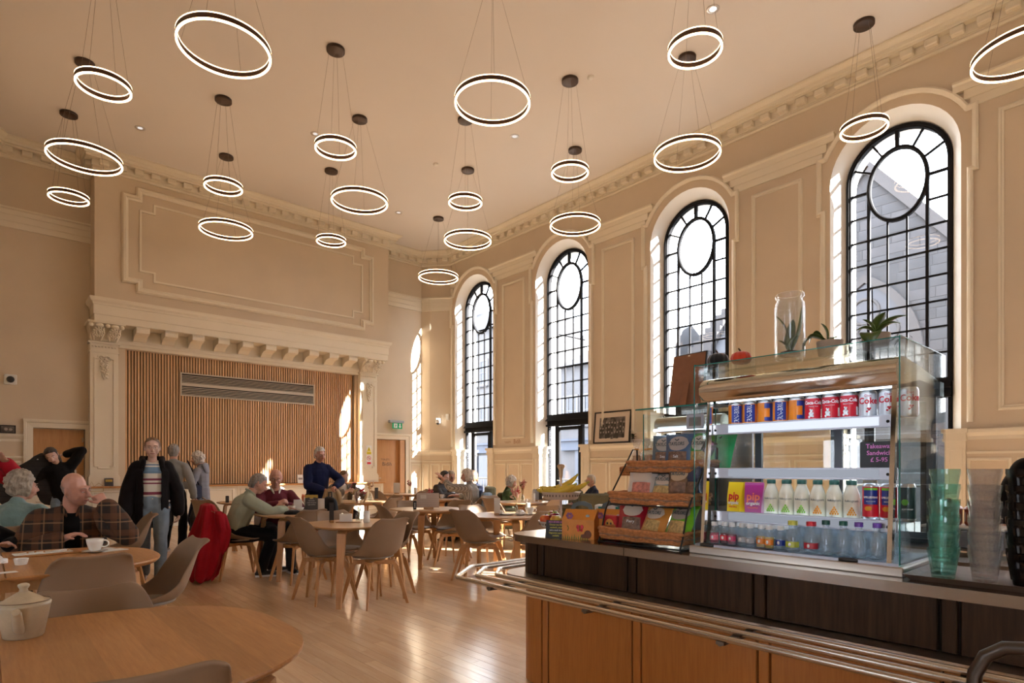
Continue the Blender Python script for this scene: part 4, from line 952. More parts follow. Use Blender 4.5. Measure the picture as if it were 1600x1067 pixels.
def diet(x, y, z, ang, lab):
    c = thing('drink_can', lab, 'drink can', (x,y,z), 0, 'cans on the top fridge shelf'); mesh_obj('can_body', diet_me, c); a = FACE+ang; B_ = Matrix(((0,0,1,0),(1,0,0,0),(0,1,0,0),(0,0,0,1)))
    lettering('Coke', .036, CRED, c, Matrix.Rotation(a,4,'Z') @ B_ @ Matrix.Translation((0,.072,.0004)), bend=.0333, sx=.95, bold=.0008)
    lettering('Diet', .014, CRED, c, Matrix.Rotation(a,4,'Z') @ B_ @ Matrix.Translation((0,.093,.0004)), bend=.0333)
    mb = MB(); 
    for da, dz in ((-.1,.03),(.1,.036),(.0,.042),(.22,.042)): mb.ball((math.cos(a+da)*.0325, math.sin(a+da)*.0325, dz), (.002,.005,.004), 8)
    mb.build('emblem', CRED, c); return c
zt = CZ+SHZ[2]; cx = 2.69
O_ = ['first','second','third','fourth','fifth']
for k in range(5): irn(cx, 1.435-k*.0715, zt, (.35,.1,.25,.1,.3)[k], 'orange and blue soft drink can, %s from the left on the top fridge shelf' % O_[k], 0 if k in (0,1,3) else 1)
for k in range(3): coke(cx-.005, 1.435-(5+k)*.0715, zt, (.1,-.05,-.1)[k], 'red soft drink can with white script, %s of three on the top fridge shelf' % ['left','middle','right'][k])
coke(cx+.075, 1.435-7.35*.0715, zt, 0, 'red soft drink can standing behind the front row of the top fridge shelf')
for k in range(3): diet(cx, 1.435-(8+k)*.0715+.002, zt, (0,.0,.1)[k], 'silver soft drink can with red lettering, %s of three on the top fridge shelf' % ['left','middle','right'][k])
# chalk price sign on the middle shelf
cs_ = thing('price_sign', 'small black chalk sign with pink handwriting standing on the middle fridge shelf', 'sign', (2.78,.86,CZ+SHZ[1]))
MB().cbox(-.002,-.085,0,.004,.065,.115,.002).build('board', BLACKP, cs_); PINK = mat('pink_chalk', (.75,.25,.62), .8)
for k, t_ in enumerate(('Takeaway','Sandwich','£ 5-95')): lettering(t_, .026, PINK, cs_, RT((-.003,-.008,.095-k*.028), R(90), 0, R(-90)), sx=.95, bold=.0004)
# cartons, bottles, tall cans on the lower shelf
zl = CZ+SHZ[0]
def carton(y, c1, c2, lab, tilt):
    t_ = thing('juice_pouch', lab, 'juice pouch', (2.63,y,zl), tilt, 'juice pouches')
    vs = [(-.022,-.036,0),(.022,-.036,0),(.022,.036,0),(-.022,.036,0),(-.016,-.040,.07),(.016,-.040,.07),(.016,.040,.07),(-.016,.040,.07),(-.003,-.043,.128),(.003,-.043,.128),(.003,.043,.128),(-.003,.043,.128),(-.002,-.043,.14),(.002,-.043,.14),(.002,.043,.14),(-.002,.043,.14)]
    MB().add(vs, [(3,2,1,0),(12,13,14,15)] + [(4*k+i,4*k+(i+1)%4,4*k+4+(i+1)%4,4*k+4+i) for k in range(3) for i in range(4)]).build('pouch', c1, t_)
    P = RT((-.0165,0,.075), R(84), 0, R(-90)); lettering('pip', .05, c2, t_, P, bold=.0012); lettering('organic', .021, WHI, t_, RT((-.0215,0,.045), R(84), 0, R(-90)), bold=.0006)
    lettering('PINEAPPLE', .010, c2, t_, RT((-.0225,0,.025), R(84), 0, R(-90)))
PY, PM = M_('pouch_yellow',(.85,.60,.02),.3), M_('pouch_magenta',(.36,.015,.20),.3)
carton(1.40, PY, CRED, 'yellow juice pouch with red lettering on the lower fridge shelf', -.25)
carton(1.312, PM, M_('print_orange',(.85,.16,.08)), 'magenta juice pouch on the lower fridge shelf', .1)
c_ = carton(1.355, PY, CRED, 'yellow juice pouch half hidden behind the magenta one', 0); bpy.data.objects['juice_pouch.002'].location.x = 2.70
BJ = M_('bottle_cream',(.76,.73,.60),.2,coat=.4); CAPG = M_('cap_green',(.005,.07,.05),.35); INKD = M_('print_dark',(.10,.12,.12),.6)
bot_me = MB().lathe([(0,0),(.026,0),(.031,.004),(.031,.085),(.028,.10),(.019,.125),(.0165,.132),(.0165,.14)], 22).mesh('bottle', BJ); cap_me = MB().lathe([(.0185,.136),(.0185,.151),(.017,.154),(0,.154)], 20).mesh('cap', CAPG)
GRP, ORP = M_('print_green',(.20,.60,.03)), M_('print_amber',(.85,.36,.02))
dots_me = {}
for nm, m_ in (('g',GRP),('o',ORP)):
    mb = MB()
    for r_, n_ in ((0,4),(1,3),(2,2),(3,1)):
        for q in range(n_):
            a = FACE+(q-(n_-1)/2)*.28; mb.ball((math.cos(a)*.0305, math.sin(a)*.0305, .018+r_*.0085), (.0015,.0048,.0048), 8)
    dots_me[nm] = mb.mesh('fruit_print', m_)
B_ = Matrix(((0,0,1,0),(1,0,0,0),(0,1,0,0),(0,0,0,1)))
fol = None
for k in range(6):
    b = thing('juice_bottle', 'cream juice bottle with %s fruit print, %s of its three on lower fridge shelf' % (('green','amber')[k//3], ('left','middle','right')[k%3]), 'juice bottle', (2.63,1.235-k*.066,zl), 0, 'juice bottles')
    mesh_obj('bottle', bot_me, b); mesh_obj('cap', cap_me, b); mesh_obj('fruit_print', dots_me['go'[k//3]], b)
    if not fol: fol = lettering("Folkington's", .0125, INKD, b, Matrix.Rotation(FACE,4,'Z') @ B_ @ Matrix.Translation((0,.072,.0004)), bend=.0312, sx=.9).data
    else: mesh_obj('lettering', fol, b)
for k in range(5):
    b = thing('juice_bottle', 'cream juice bottle in the rear row of the lower fridge shelf, %s from left' % O_[k], 'juice bottle', (2.71,1.20-k*.066,zl), 0, 'juice bottles'); mesh_obj('bottle', bot_me, b); mesh_obj('cap', cap_me, b)
tall_red = can_mesh(CRED,.145,.029); tall_dk = can_mesh(M_('can_dark_green',(.02,.05,.05)),.145,.029)
for k in range(3):
    y = .833-k*.062; r_ = .0294
    if k < 2:
        c = thing('tall_can', 'tall red and blue orange-soda can, %s of two on the lower fridge shelf' % ('left','right')[k], 'drink can', (2.62,y,zl), 0, 'tall cans'); mesh_obj('can_body', tall_red, c)
        wrap(c, r_, .062, .118, FACE-.9, FACE+.9, NAVY, 'blue_shield'); wrap(c, r_, .118, .127, FACE-.9, FACE+.9, GRP, 'green_band')
        lettering('S.PELLEGRINO', .0105, WHI, c, Matrix.Rotation(FACE,4,'Z') @ B_ @ Matrix.Translation((0,.09,.0006)), bend=r_, sx=.8, bold=.0003); lettering('ARANCIATA', .006, WHI, c, Matrix.Rotation(FACE,4,'Z') @ B_ @ Matrix.Translation((0,.074,.0006)), bend=r_)
        MB().ball((-.0275,0,.046), (.003,.014,.010), 10).build('orange_slice', ORP, c)
    else:
        c = thing('tall_can', 'tall dark green can with apple print at the right end of the lower fridge shelf', 'drink can', (2.62,y,zl), 0, 'tall cans'); mesh_obj('can_body', tall_dk, c)
        MB().ball((-.0275,0,.075), (.003,.012,.013), 10).build('apple_print', GRP, c); lettering('appletiser', .010, WHI, c, Matrix.Rotation(FACE,4,'Z') @ B_ @ Matrix.Translation((0,.05,.0006)), bend=r_)
# bottom deck: rows of small bottles
CLR = glassy('bottle_glass', (.84,.90,.93), 1, .03, haze=.16, hazec=(.70,.78,.85))
def small_bottle(hh, rr, neck): return MB().lathe([(0,.002),(rr*.9,.0),(rr,.006),(rr,hh*.45),(rr*.85,hh*.58),(neck,hh*.78),(neck,hh)], 16).mesh('bottle', CLR)
tin_me, mid_me, tal_me = small_bottle(.095,.0205,.0125), small_bottle(.122,.030,.016), small_bottle(.132,.027,.0125)
zd = CZ+.046
def bottle(lab, x, y, me, hh, cap, cr, liquid=None, lr=.0, lh=.0, lbl=None, rr=0):
    b = thing('small_bottle', lab, 'bottle', (x,y,zd), 0, 'bottles on the fridge deck'); mesh_obj('bottle', me, b)
    MB().lathe([(cr,hh-.012),(cr,hh+.004),(cr*.9,hh+.006),(0,hh+.006)], 14).build('cap', cap, b)
    if liquid: MB().lathe([(0,.004),(lr,.004),(lr,lh),(0,lh)], 14).build('liquid', liquid, b)
    if lbl: wrap(b, rr+.0006, .018, .042, FACE-1.0, FACE+1.0, lbl, 'label_print'); MB().ball((-rr-.0004,0,.030), (.0015,.006,.008), 8).build('emblem', WHI, b)
WC_ = M_('cap_white',(.72,.72,.72)); lq = [M_('liquid_pink',(.5,.05,.10),.1),M_('liquid_red',(.16,.005,.015),.1),M_('liquid_red2',(.2,.01,.03),.1),None,None,M_('liquid_amber',(.65,.33,.02),.1),M_('liquid_gold',(.7,.42,.02),.1),None]
lbls = [M_('label_pink',(.75,.15,.22)),CRED,M_('label_rose',(.55,.03,.12)),M_('label_grey',(.35,.35,.36)),M_('label_grey2',(.4,.4,.42)),ORNG,ORNG,NAVY]
W8 = ['leftmost','second','third','fourth','fifth','sixth','seventh','eighth']
YB0 = [1.462-.043*k for k in range(8)]
for k in range(8): bottle('small white-capped bottle, %s of the front row on the fridge deck' % W8[k], 2.545+.014*(k%2), YB0[k], tin_me, .095, WC_, .0145, lq[k], .019, .05, lbls[k], .021)
n_ = 0
for r_ in range(1,5):
    for k in range(8): bottle('small white-capped bottle in row %s behind the front row, %s from left' % (('two','three','four','five')[r_-1], W8[k]), 2.548+.052*r_+.012*(k%2), YB0[k]+.004*(r_%2), tin_me, .095, WC_, .0145, M_('liquid_dim_%d_%d' % (r_,k), (.10,.05,.05), .1) if (k+r_)%3 == 0 else None, .019, .045)
caps = [('yellow-green',M_('cap_lime',(.62,.62,.10)),mid_me,.122,.0195,1.105),('red',M_('cap_red',(.60,.02,.04)),mid_me,.122,.0195,1.035),('dark green',M_('cap_bottle_green',(.01,.08,.06)),tal_me,.132,.0155,.973),('green',M_('cap_green2',(.015,.12,.09)),tal_me,.132,.0155,.912),('violet',M_('cap_violet',(.14,.06,.42)),tal_me,.132,.0155,.852),('purple',M_('cap_purple',(.16,.07,.46)),tal_me,.132,.0155,.792)]
lime, berry = M_('label_lime',(.45,.50,.06)), M_('label_berry',(.45,.03,.05))
for ci, (cn, cm, me, hh, cr, y) in enumerate(caps):
    for r_ in range(6):
        bottle('clear bottle with %s cap, %s from the front on the fridge deck' % (cn, W8[r_] if r_ else 'first'), 2.548+.062*r_+(.012 if ci%2 else 0), y, me, hh, cm, cr, None, 0, 0, (lime if ci == 0 else berry) if ci < 2 and r_ == 0 else None, .030)
# ---------------- second lit display to the left of the fridge
D2 = thing('cake_display', 'low glass display case with curved lamp behind the crisp baskets', 'display case', (2.80,0,CZ))
MB().box(0,1.60,.0,.42,2.05,.03).build('base', STEEL, D2)
for y in (1.60, 2.044): 
    sg = MB().box(0,y,.03,.40,y+.006,.70).build('side_glass', FGL, D2); MB().box(-.003,y,.03,0,y+.006,.70).build('glass_edge', GEDGE, sg)
tg = MB().box(-.03,1.57,.722,.40,2.08,.728).build('top_glass', FGL, D2); MB().box(-.034,1.57,.721,-.03,2.08,.729).build('glass_edge', GEDGE, tg)
MB().box(-.03,1.57,.60,-.024,2.08,.722).build('front_glass', FGL, D2)
MB().tube([(.12,1.62,.64),(.12,2.03,.64)], .045, 12).build('hood', STEEL, D2); MB().tube([(.06,1.63,.61),(.06,2.02,.61)], .008, 8).build('lamp_tube', LEDW, D2)
for z in (.20,.40): MB().box(.05,1.61,z,.38,2.04,z+.006).build('shelf', FGL, D2)
MB().box(.38,1.60,.03,.40,2.05,.70).build('rear_panel', SHM, D2)
# picture frame seen from behind
BRD = mat('hardboard', (.26,.10,.045), .7, var=.1, vs=20); 
pf = thing('photo_frame', 'back of a standing photo frame with strut on the glass display', 'photo frame', (2.88,1.83,CZ+.729), R(-97))
T_ = RT((0,0,.002), R(-9)); MB().cbox(-.115,-.008,0,.115,.006,.30,.003, M=T_).build('frame', BLACKP, pf); MB().box(-.108,-.0105,.007,.108,-.008,.293, M=T_).build('backing_board', BRD, pf)
MB().add([(-.02,-.012,.20),(.012,-.012,.205),(.04,-.10,0),(-.005,-.10,0),(-.02,-.016,.20),(.012,-.016,.205),(.04,-.104,0),(-.005,-.104,0)], [(0,1,2,3),(7,6,5,4),(0,4,5,1),(1,5,6,2),(2,6,7,3),(3,7,4,0)], M=RT((0,.055,0))).build('strut', BRD, pf)
for x, z in ((-.105,.15),(.105,.15),(0,.285),(0,.015)): MB().box(x-.008,-.013,z-.004,x+.008,-.0105,z+.004, M=T_).build('clip', CHROME, pf)
sg2 = thing('label_holder', 'small grey framed label on the display hood', 'label', (2.765,1.70,CZ+.60), R(-90)); MB().box(-.05,0,0,.05,.004,.075).build('frame', SHM, sg2); MB().box(-.035,-.001,.015,.035,0,.06).build('label_card', mat('card_grey', (.18,.17,.16), .6), sg2)
# ---------------- things on top of the fridge (glass top at z = CZ+.874)
zt2 = CZ+.8745
def pumpkin(lab, c, loc, r, nm):
    p = thing('pumpkin', lab, 'pumpkin', loc, 0, 'felt pumpkins'); n = 40; mb = MB(); prof = [(0,.25),(.35,.08),(.75,.12),(.98,.45),(1,.7),(.85,1.1),(.5,1.32),(.2,1.25),(0,1.15)]
    vs = []
    for rr, z in prof:
        for j in range(n): a = 2*math.pi*j/n; k = 1-.12*abs(math.cos(a*5))**6; vs.append((rr*r*k*math.cos(a), rr*r*k*math.sin(a), z*r*.95-.05*r))
    mb.add(vs, [(i*n+j,i*n+(j+1)%n,(i+1)*n+(j+1)%n,(i+1)*n+j) for i in range(len(prof)-1) for j in range(n)], 0, True).build('body', mat(nm, c, .9, sheen=.5), p)
    MB().tube([(0,0,1.0*r),(.02*r,.1*r,1.35*r),(.1*r,.3*r,1.6*r)], [.12*r,.09*r,.07*r], 6).build('stalk', mat(nm+'_stalk', (.06,.03,.015), .8), p)
pumpkin('small black pumpkin on the fridge top', (.012,.010,.010), (2.60,1.475,zt2), .050, 'black_felt'); pumpkin('small orange pumpkin on the fridge top', (.62,.045,.012), (2.62,1.372,zt2), .047, 'orange_felt')
jar = thing('glass_vase', 'tall clear glass jar holding green orchid leaves on the fridge top', 'vase', (2.68,1.175,zt2))
JG = glassy('jar_glass', (.94,.95,.95), 1, .02, haze=.05)
MB().lathe([(0,.004),(.055,.0),(.062,.008),(.062,.235),(.058,.25),(.051,.262),(.052,.268),(.060,.276),(.060,.288),(.056,.292),(.050,.286),(.046,.266),(.055,.245),(.057,.23),(.057,.02),(0,.016)], 32).build('jar', JG, jar)
LEAF = mat('orchid_leaf', (.075,.115,.02), .35, var=.25, vs=12); ROOT = mat('orchid_root', (.05,.035,.02), .8); MOSS = mat('bark', (.03,.02,.012), .9)
def leaf(parent, base, tip, wd, droop=.0, m_=LEAF, name='leaf', n=8):
    b, t = Vector(base), Vector(tip); d = t-b; s = d.cross(Vector((0,0,1)))
    s = s.normalized() if s.length > 1e-4 else Vector((1,0,0)); up = s.cross(d).normalized(); vs = []
    for i in range(n+1):
        f = i/n; c = b+d*f+up*(droop*4*f*(1-f)); w_ = 1.5*wd*max(0,math.sin(math.pi*(.10+.90*f)**1.15))**.6 if f < 1 else 0
        for e, o in ((-1,.12),(0,-.10),(1,.12)): vs.append(c+s*(e*w_)+up*(o*w_))
        for e, o in ((-1,.12),(0,-.10),(1,.12)): vs.append(c+s*(e*w_*.97)+up*(o*w_-.0025))
    fs = []
    for i in range(n):
        a = 6*i; fs += [(a,a+1,a+7,a+6),(a+1,a+2,a+8,a+7),(a+4,a+3,a+9,a+10),(a+5,a+4,a+10,a+11),(a+3,a,a+6,a+9),(a+2,a+5,a+11,a+8)]
    return MB().add(vs, fs, 0, True).build(name, m_, parent)
for b, t, w_, dr in (((0,0,.03),(-.02,.050,.20),.015,.02),((0,0,.03),(.01,-.046,.225),.020,-.015),((0,0,.03),(-.035,-.030,.17),.014,.015),((0,0,.03),(.03,.03,.12),.014,.01),((0,0,.03),(-.02,.040,.09),.014,.01),((0,0,.03),(-.02,-.045,.10),.014,.012)): leaf(jar, b, t, w_, dr)
MB().lathe([(0,.018),(.045,.018),(.04,.035),(0,.045)], 14).build('bark_chips', MOSS, jar)
POT = mat('pot_beige', (.42,.31,.22), .7, bump=.4, bs=40, stretch=(.2,.2,3))
def orchid(lab, loc, leaves, pr, ph, stake=0):
    o = thing('potted_orchid', lab, 'potted plant', loc, 0, 'orchids on the fridge top')
    MB().lathe([(0,0),(pr*.86,0),(pr,ph*.9),(pr,ph),(pr*.93,ph),(pr*.9,ph*.9),(0,ph*.88)], 24).build('pot', POT, o)
    for b, t, w_, dr in leaves: leaf(o, b, t, w_, dr)
    if stake: MB().tube([(0,.01,ph*.8),(-.005,.012,ph+stake)], .0022, 6).build('stake', MOSS, o)
    MB().lathe([(0,ph*.9),(pr*.85,ph*.88)], 14, cap=False).build('bark', MOSS, o)
orchid('orchid in beige pot with drooping broad leaves beside the jar', (2.70,1.015,zt2), [((-.01,.01,.06),(-.06,.085,.012),.030,.05),((0,.02,.06),(-.03,.075,.05),.026,.045),((0,.01,.06),(-.01,.03,.14),.016,.01),((0,0,.06),(.04,-.01,.08),.014,.01)], .052, .060)
orchid('orchid in beige pot with spread leaves and a thin stake', (2.70,.84,zt2), [((0,0,.06),(-.035,.065,.08),.016,.02),((0,0,.06),(-.02,.04,.125),.014,.01),((0,0,.06),(-.02,-.04,.14),.018,.012),((0,0,.06),(-.01,-.11,.115),.015,.02),((0,0,.06),(-.03,-.095,.085),.013,.02),((-.01,.005,.06),(-.062,.0,.012),.026,.03)], .052, .060, .19)
# ---------------- wicker tiers of crisps
WICK = mat('wicker', (.44,.17,.055), .6, var=.25, vs=60); WICK2 = mat('wicker_grey', (.26,.14,.085), .7, var=.25, vs=60)
ST = thing('basket_stand', 'black wire stand carrying three tiers of wicker baskets', 'display stand', (2.47,1.60,CZ))
for y in (.0, .50):
    MB().tube([(.0,y,.0),(.02,y,.04),(.06,y,.17),(.12,y,.27),(.30,y,.50),(.34,y,.50),(.34,y,0),(.0,y,.006)], .0045, 6).build('side_frame', BLACKM, ST)
for x, z in ((.0,.006),(.34,.006),(.10,.20),(.27,.37)): MB().tube([(x,.0,z),(x,.50,z)], .004, 6).build('cross_wire', BLACKM, ST)
def basket(lab, x, y0, z, wdt, dep, hh):
    b = thing('wicker_basket', lab, 'basket', (x,y0,z), 0, 'wicker crisp baskets')
    MB().box(.006,.006,.0,dep-.006,wdt-.006,.006).build('base', WICK2, b)
    rows_ = 6
    for r_ in range(rows_):     # woven strands, one run round per row
        zz = .008+r_*(hh-.014)/(rows_-1); k = 1+.05*r_/rows_; pts = []
        for (xa,ya,xb,yb) in ((0,0,0,wdt),(0,wdt,dep,wdt),(dep,wdt,dep,0),(dep,0,0,0)):
            nn = 16 if abs(yb-ya) > abs(xb-xa) else 10
            for q in range(nn):
                f = q/nn; px_, py_ = xa+(xb-xa)*f, ya+(yb-ya)*f; wv = .003*(1 if (q+r_)%2 else -1)
                if xa == xb: px_ += wv
                else: py_ += wv
                cx_, cy_ = dep/2, wdt/2; pts.append((cx_+(px_-cx_)*k, cy_+(py_-cy_)*k, zz+.002*math.sin(q*1.3)))
        MB().tube(pts, .0075 if r_ < rows_-1 else .010, 6, closed=True).build('woven_strand', WICK if r_ != 2 else WICK2, b)
    return b
tiers = [(2.475,1.615,CZ+.02),(2.56,1.615,CZ+.205),(2.70,1.60,CZ+.372)]
for i, (x, y, z) in enumerate(tiers): basket('wicker basket of crisps, %s tier of the counter stand' % ('bottom','middle','top')[i], x, y, z, .47, .20, .062)
def crisp(lab, loc, rz, lean, c1, c2, txt='TAYLORS', sub='', w_=.085, hh=.20, pc=(.62,.50,.40)):
    o = thing('crisp_packet', lab, 'crisp packet', loc, rz, 'crisp packets'); nu, nv = 10, 14; vs = []; r_ = random.Random(lab)
    T = RT((0,0,0), lean)
    for sgn in (1,-1):
        for j in range(nv+1):
            v = j/nv
            for i in range(nu+1):
                u = -1+2*i/nu; b = .030*(1-abs(u)**2.2)*math.sin(math.pi*min(1,max(0,v)))**.6; cr_ = .004*math.sin(7*u+9*v+r_.random()*.6)*(1-abs(u))
                vs.append(T @ Vector((u*w_*(1-.06*math.sin(math.pi*v)), -sgn*(b+cr_*(b > 0)), v*hh)))
    m = nu+1; k = (nv+1)*m
    fs = [(j*m+i,j*m+i+1,(j+1)*m+i+1,(j+1)*m+i) for j in range(nv) for i in range(nu)]
    MB().add(vs, fs + [tuple(q+k for q in reversed(f)) for f in fs], 0, True).build('bag', c1, o)
    # printed face: oval plate and lower picture, following the bulge
    def face_patch(f, u0, u1, v0, v1, m_, name, n=8):
        pv = []
        for j in range(n+1):
            for i in range(n+1):
                u = u0+(u1-u0)*i/n; v = v0+(v1-v0)*j/n
                if f == 'oval': a = (u-(u0+u1)/2)/((u1-u0)/2); q = math.sqrt(max(0,1-a*a)); v = (v0+v1)/2+(v-(v0+v1)/2)*q
                b = .030*(1-abs(u)**2.2)*math.sin(math.pi*v)**.6; pv.append(T @ Vector((u*w_*(1-.06*math.sin(math.pi*v)), -b-.0052, v*hh)))
        MB().add(pv, [(j*(n+1)+i,j*(n+1)+i+1,(j+1)*(n+1)+i+1,(j+1)*(n+1)+i) for j in range(n) for i in range(n)], 0, True).build(name, m_, o)
    face_patch('oval', -.7, .7, .52, .92, mat('plate_'+lab[:14], pc, .5), 'printed_plate'); face_patch('rect', -.62, .62, .16, .5, c2, 'printed_picture')
    if txt: lettering(txt, .026, INKD, o, T @ RT((0,-.0385,hh*.70), R(90)), sx=.85, bold=.0006)
    if sub: lettering(sub, .022, WHI, o, T @ RT((0,-.0395,hh*.36), R(90)))
    MB().tube([T @ Vector((-.012,-.0375,hh*.83)), T @ Vector((0,-.038,hh*.79)), T @ Vector((.012,-.0375,hh*.83))], .003, 5).build('emblem', INKD, o)
    return o
FZ = R(-90)                              # packet fronts look towards -x
def pk(n, c, r=.3): return mat(n, c, r, coat=.4, var=.08, vs=25, bump=.6, bs=16)
P1c, P2c = mat('potato_print', (.52,.33,.12), .5, var=.4, vs=60), mat('dark_print', (.20,.11,.07), .5, var=.5, vs=50)
b0, b1, b2 = tiers
crisp('red crisp packet leaning in the bottom basket', (2.60,1.985,b0[2]+.01), FZ+.35, R(-24), pk('packet_red',(.36,.008,.02)), P2c, '', 'Fiery')
crisp('orange crisp packet in the bottom basket', (2.58,1.85,b0[2]+.01), FZ-.1, R(-30), pk('packet_orange',(.62,.24,.04)), P1c, 'TAYLORS', '', hh=.19)
crisp('bright green crisp packet in the bottom basket', (2.58,1.70,b0[2]+.01), FZ-.15, R(-28), pk('packet_green',(.14,.42,.01)), P1c, 'TAYLORS', '', pc=(.36,.30,.24))
crisp('white crisp packet with pink print in the middle basket', (2.68,1.98,b1[2]+.01), FZ+.3, R(-22), pk('packet_white',(.58,.50,.44)), mat('pink_print', (.55,.18,.12), .5, var=.4, vs=50), '', '')
crisp('pale teal crisp packet in the middle basket', (2.69,1.86,b1[2]+.005), FZ, R(-26), pk('packet_teal',(.27,.33,.32)), P1c, 'TAYLORS', '', hh=.175)
crisp('brown crisp packet in the middle basket', (2.69,1.755,b1[2]+.01), FZ-.05, R(-14), pk('packet_brown',(.20,.095,.035)), P2c, 'TAYLORS', '', hh=.21, pc=(.60,.42,.27))
crisp('dark blue crisp packet at the right of the middle basket', (2.69,1.665,b1[2]+.01), FZ-.35, R(-10), pk('packet_midnight',(.012,.02,.05)), P2c, '', '', hh=.215, pc=(.03,.04,.09))
crisp('grey-blue crisp packet at the left of the top basket', (2.83,1.93,b2[2]+.01), FZ+.15, R(-10), pk('packet_slate',(.08,.13,.18)), P2c, 'TAYLORS', 'Sea', pc=(.42,.36,.32))
crisp('blue crisp packet in the middle of the top basket', (2.80,1.82,b2[2]+.01), FZ, R(-8), pk('packet_blue',(.05,.11,.22)), P2c, 'TAYLORS', 'Salt', w_=.095, pc=(.42,.36,.34))
crisp('green crisp packet in the top basket', (2.80,1.69,b2[2]+.01), FZ-.05, R(-8), pk('packet_leaf',(.015,.32,.03)), P1c, 'TAYLORS', '', pc=(.60,.56,.48))
crisp('emerald crisp packet behind the tilted price tag', (2.83,1.60,b2[2]+.0), FZ-.45, R(-14), pk('packet_emerald',(.01,.40,.13)), pk('packet_emerald2',(.01,.34,.12)), '', '', hh=.22, pc=(.012,.42,.14))
tg_ = thing('price_tag', 'small tilted black price tag with pink writing by the green packet', 'price tag', (2.745,1.625,b2[2]+.10), FZ); MB().box(-.035,0,0,.035,.002,.07, M=RT((0,0,0),0,R(28))).build('card', BLACKP, tg_)
for k in range(3): lettering(('£1.35','Crisps','Each')[k], .017, PINK, tg_, RT((0,-.001,0),0,R(28)) @ RT((0,0,.055-k*.02), R(90)))
# bagged biscuits at the left of the top basket
CELL = glassy('cellophane', (.95,.95,.95), 1, .15, haze=.16, hazec=(.75,.7,.66)); BISC = mat('biscuit', (.50,.23,.07), .7, var=.2, vs=40); RIBB = mat('orange_ribbon', (.65,.24,.02), .5)
for k in range(4):
    o = thing('biscuit_bag', 'clear bag of biscuits tied with orange ribbon, %s from the left above the baskets' % O_[k], 'biscuit bag', (2.86+.03*(k%2),2.14-k*.045,CZ+.40), k*.7, 'biscuit bags')
    MB().lathe([(0,.0),(.028,.0),(.034,.03),(.03,.08),(.011,.105),(.02,.13),(.03,.165)], 9).build('wrapper', CELL, o); MB().lathe([(0,.004),(.024,.006),(.027,.03),(.02,.07),(0,.075)], 8).build('biscuits', BISC, o); MB().tube([(.012*math.cos(a*.63),.012*math.sin(a*.63),.105) for a in range(10)], .004, 5, closed=True).build('ribbon', RIBB, o)
bt = thing('biscuit_basket', 'small tilted wicker tray under the biscuit bags', 'basket', (2.76,1.98,CZ+.36)); 
for r_ in range(4): MB().tube([(0,0,r_*.012),(0,.20,r_*.012+.0),(.2,.20,r_*.012+.03),(.2,0,r_*.012+.03)], .0075, 6, closed=True).build('woven_strand', WICK, bt)
MB().add([(0,0,0),(0,.2,0),(.2,.2,.03),(.2,0,.03)], [(0,1,2,3)]).build('base', WICK2, bt)
# ---------------- children's meal boxes
BOXO = mat('box_orange', (.62,.22,.03), .5, var=.12, vs=14); BOXI = mat('box_inside', (.10,.12,.12), .7); BROWNP = mat('print_brown', (.16,.05,.02), .6); PURP = mat('print_purple', (.28,.10,.20), .6); GRN2 = mat('print_leaf', (.08,.16,.02), .6)
def mealbox(lab, loc, rz):
    o = thing('meal_box', lab, 'meal box', loc, rz, "children's meal boxes"); w_, d_, hh = .095, .066, .108
    MB().box(-w_,-d_,0,w_,d_,hh).add([(-w_,-d_,hh),(w_,-d_,hh),(w_,-.004,hh+.055),(-w_,-.004,hh+.055),(-w_,d_,hh),(w_,d_,hh),(w_,.004,hh+.055),(-w_,.004,hh+.055)], [(0,1,2,3),(5,4,7,6),(0,3,7,4),(1,5,6,2)]).build('carton', BOXO, o)
    hp_ = [(-.07,hh+.05),(-.055,hh+.085),(-.02,hh+.10),(.02,hh+.10),(.055,hh+.085),(.07,hh+.05),(.045,hh+.05),(.035,hh+.07),(0,hh+.078),(-.035,hh+.07),(-.045,hh+.05)]
    MB().prism(hp_, -.003, .003, M=RT((0,0,0), R(90))).build('handle', BOXI, o)
    fl_ = MB()
    for k in range(6): a = k*math.pi/3; fl_.ball((-.045+.014*math.cos(a),-d_-.031+.02,hh+.022+.012*math.sin(a)), (.009,.003,.008), 8)
    fl_.build('flower_print', PURP, o)
    for sx in (-1,1): MB().ball((.012+sx*.012,-d_-.0005,.068), (.010,.002,.013), 8).ball((.012+sx*.009,-d_-.0005,.050), (.008,.002,.008), 8).build('butterfly_wing', RED, o)
    MB().tube([(.012,-d_-.001,.078),(.012,-d_-.001,.046)], .002, 5).build('butterfly_body', BROWNP, o)
    MB().ball((.058,-d_-.0005,.028), (.022,.002,.024), 10).ball((.035,-d_-.0005,.018), (.018,.002,.012), 8).build('animal_print', BROWNP, o)
    gr = MB()
    for k in range(12): x = -w_+.008+k*.013; gr.add([(x-.004,-d_-.001,.001),(x+.004,-d_-.001,.001),(x+.003*((k%3)-1),-d_-.001,.018+.012*((k*7)%3)/2)], [(0,1,2)])
    gr.build('grass_print', GRN2, o)
    MB().tube([(-.06,-d_-.001,.045),(-.055,-d_-.001,.06),(-.062,-d_-.001,.075)], .002, 5).build('stem_print', GRN2, o); MB().ball((.05,-.045,hh+.02), (.012,.006,.010), 8).build('blossom_print', mat('print_blue', (.30,.36,.42), .6), o)
mealbox('orange printed children\'s meal box at the front of the counter', (2.545,2.285,CZ), R(-68)); mealbox('orange printed children\'s meal box half hidden behind the front one', (2.68,2.175,CZ), R(-70))
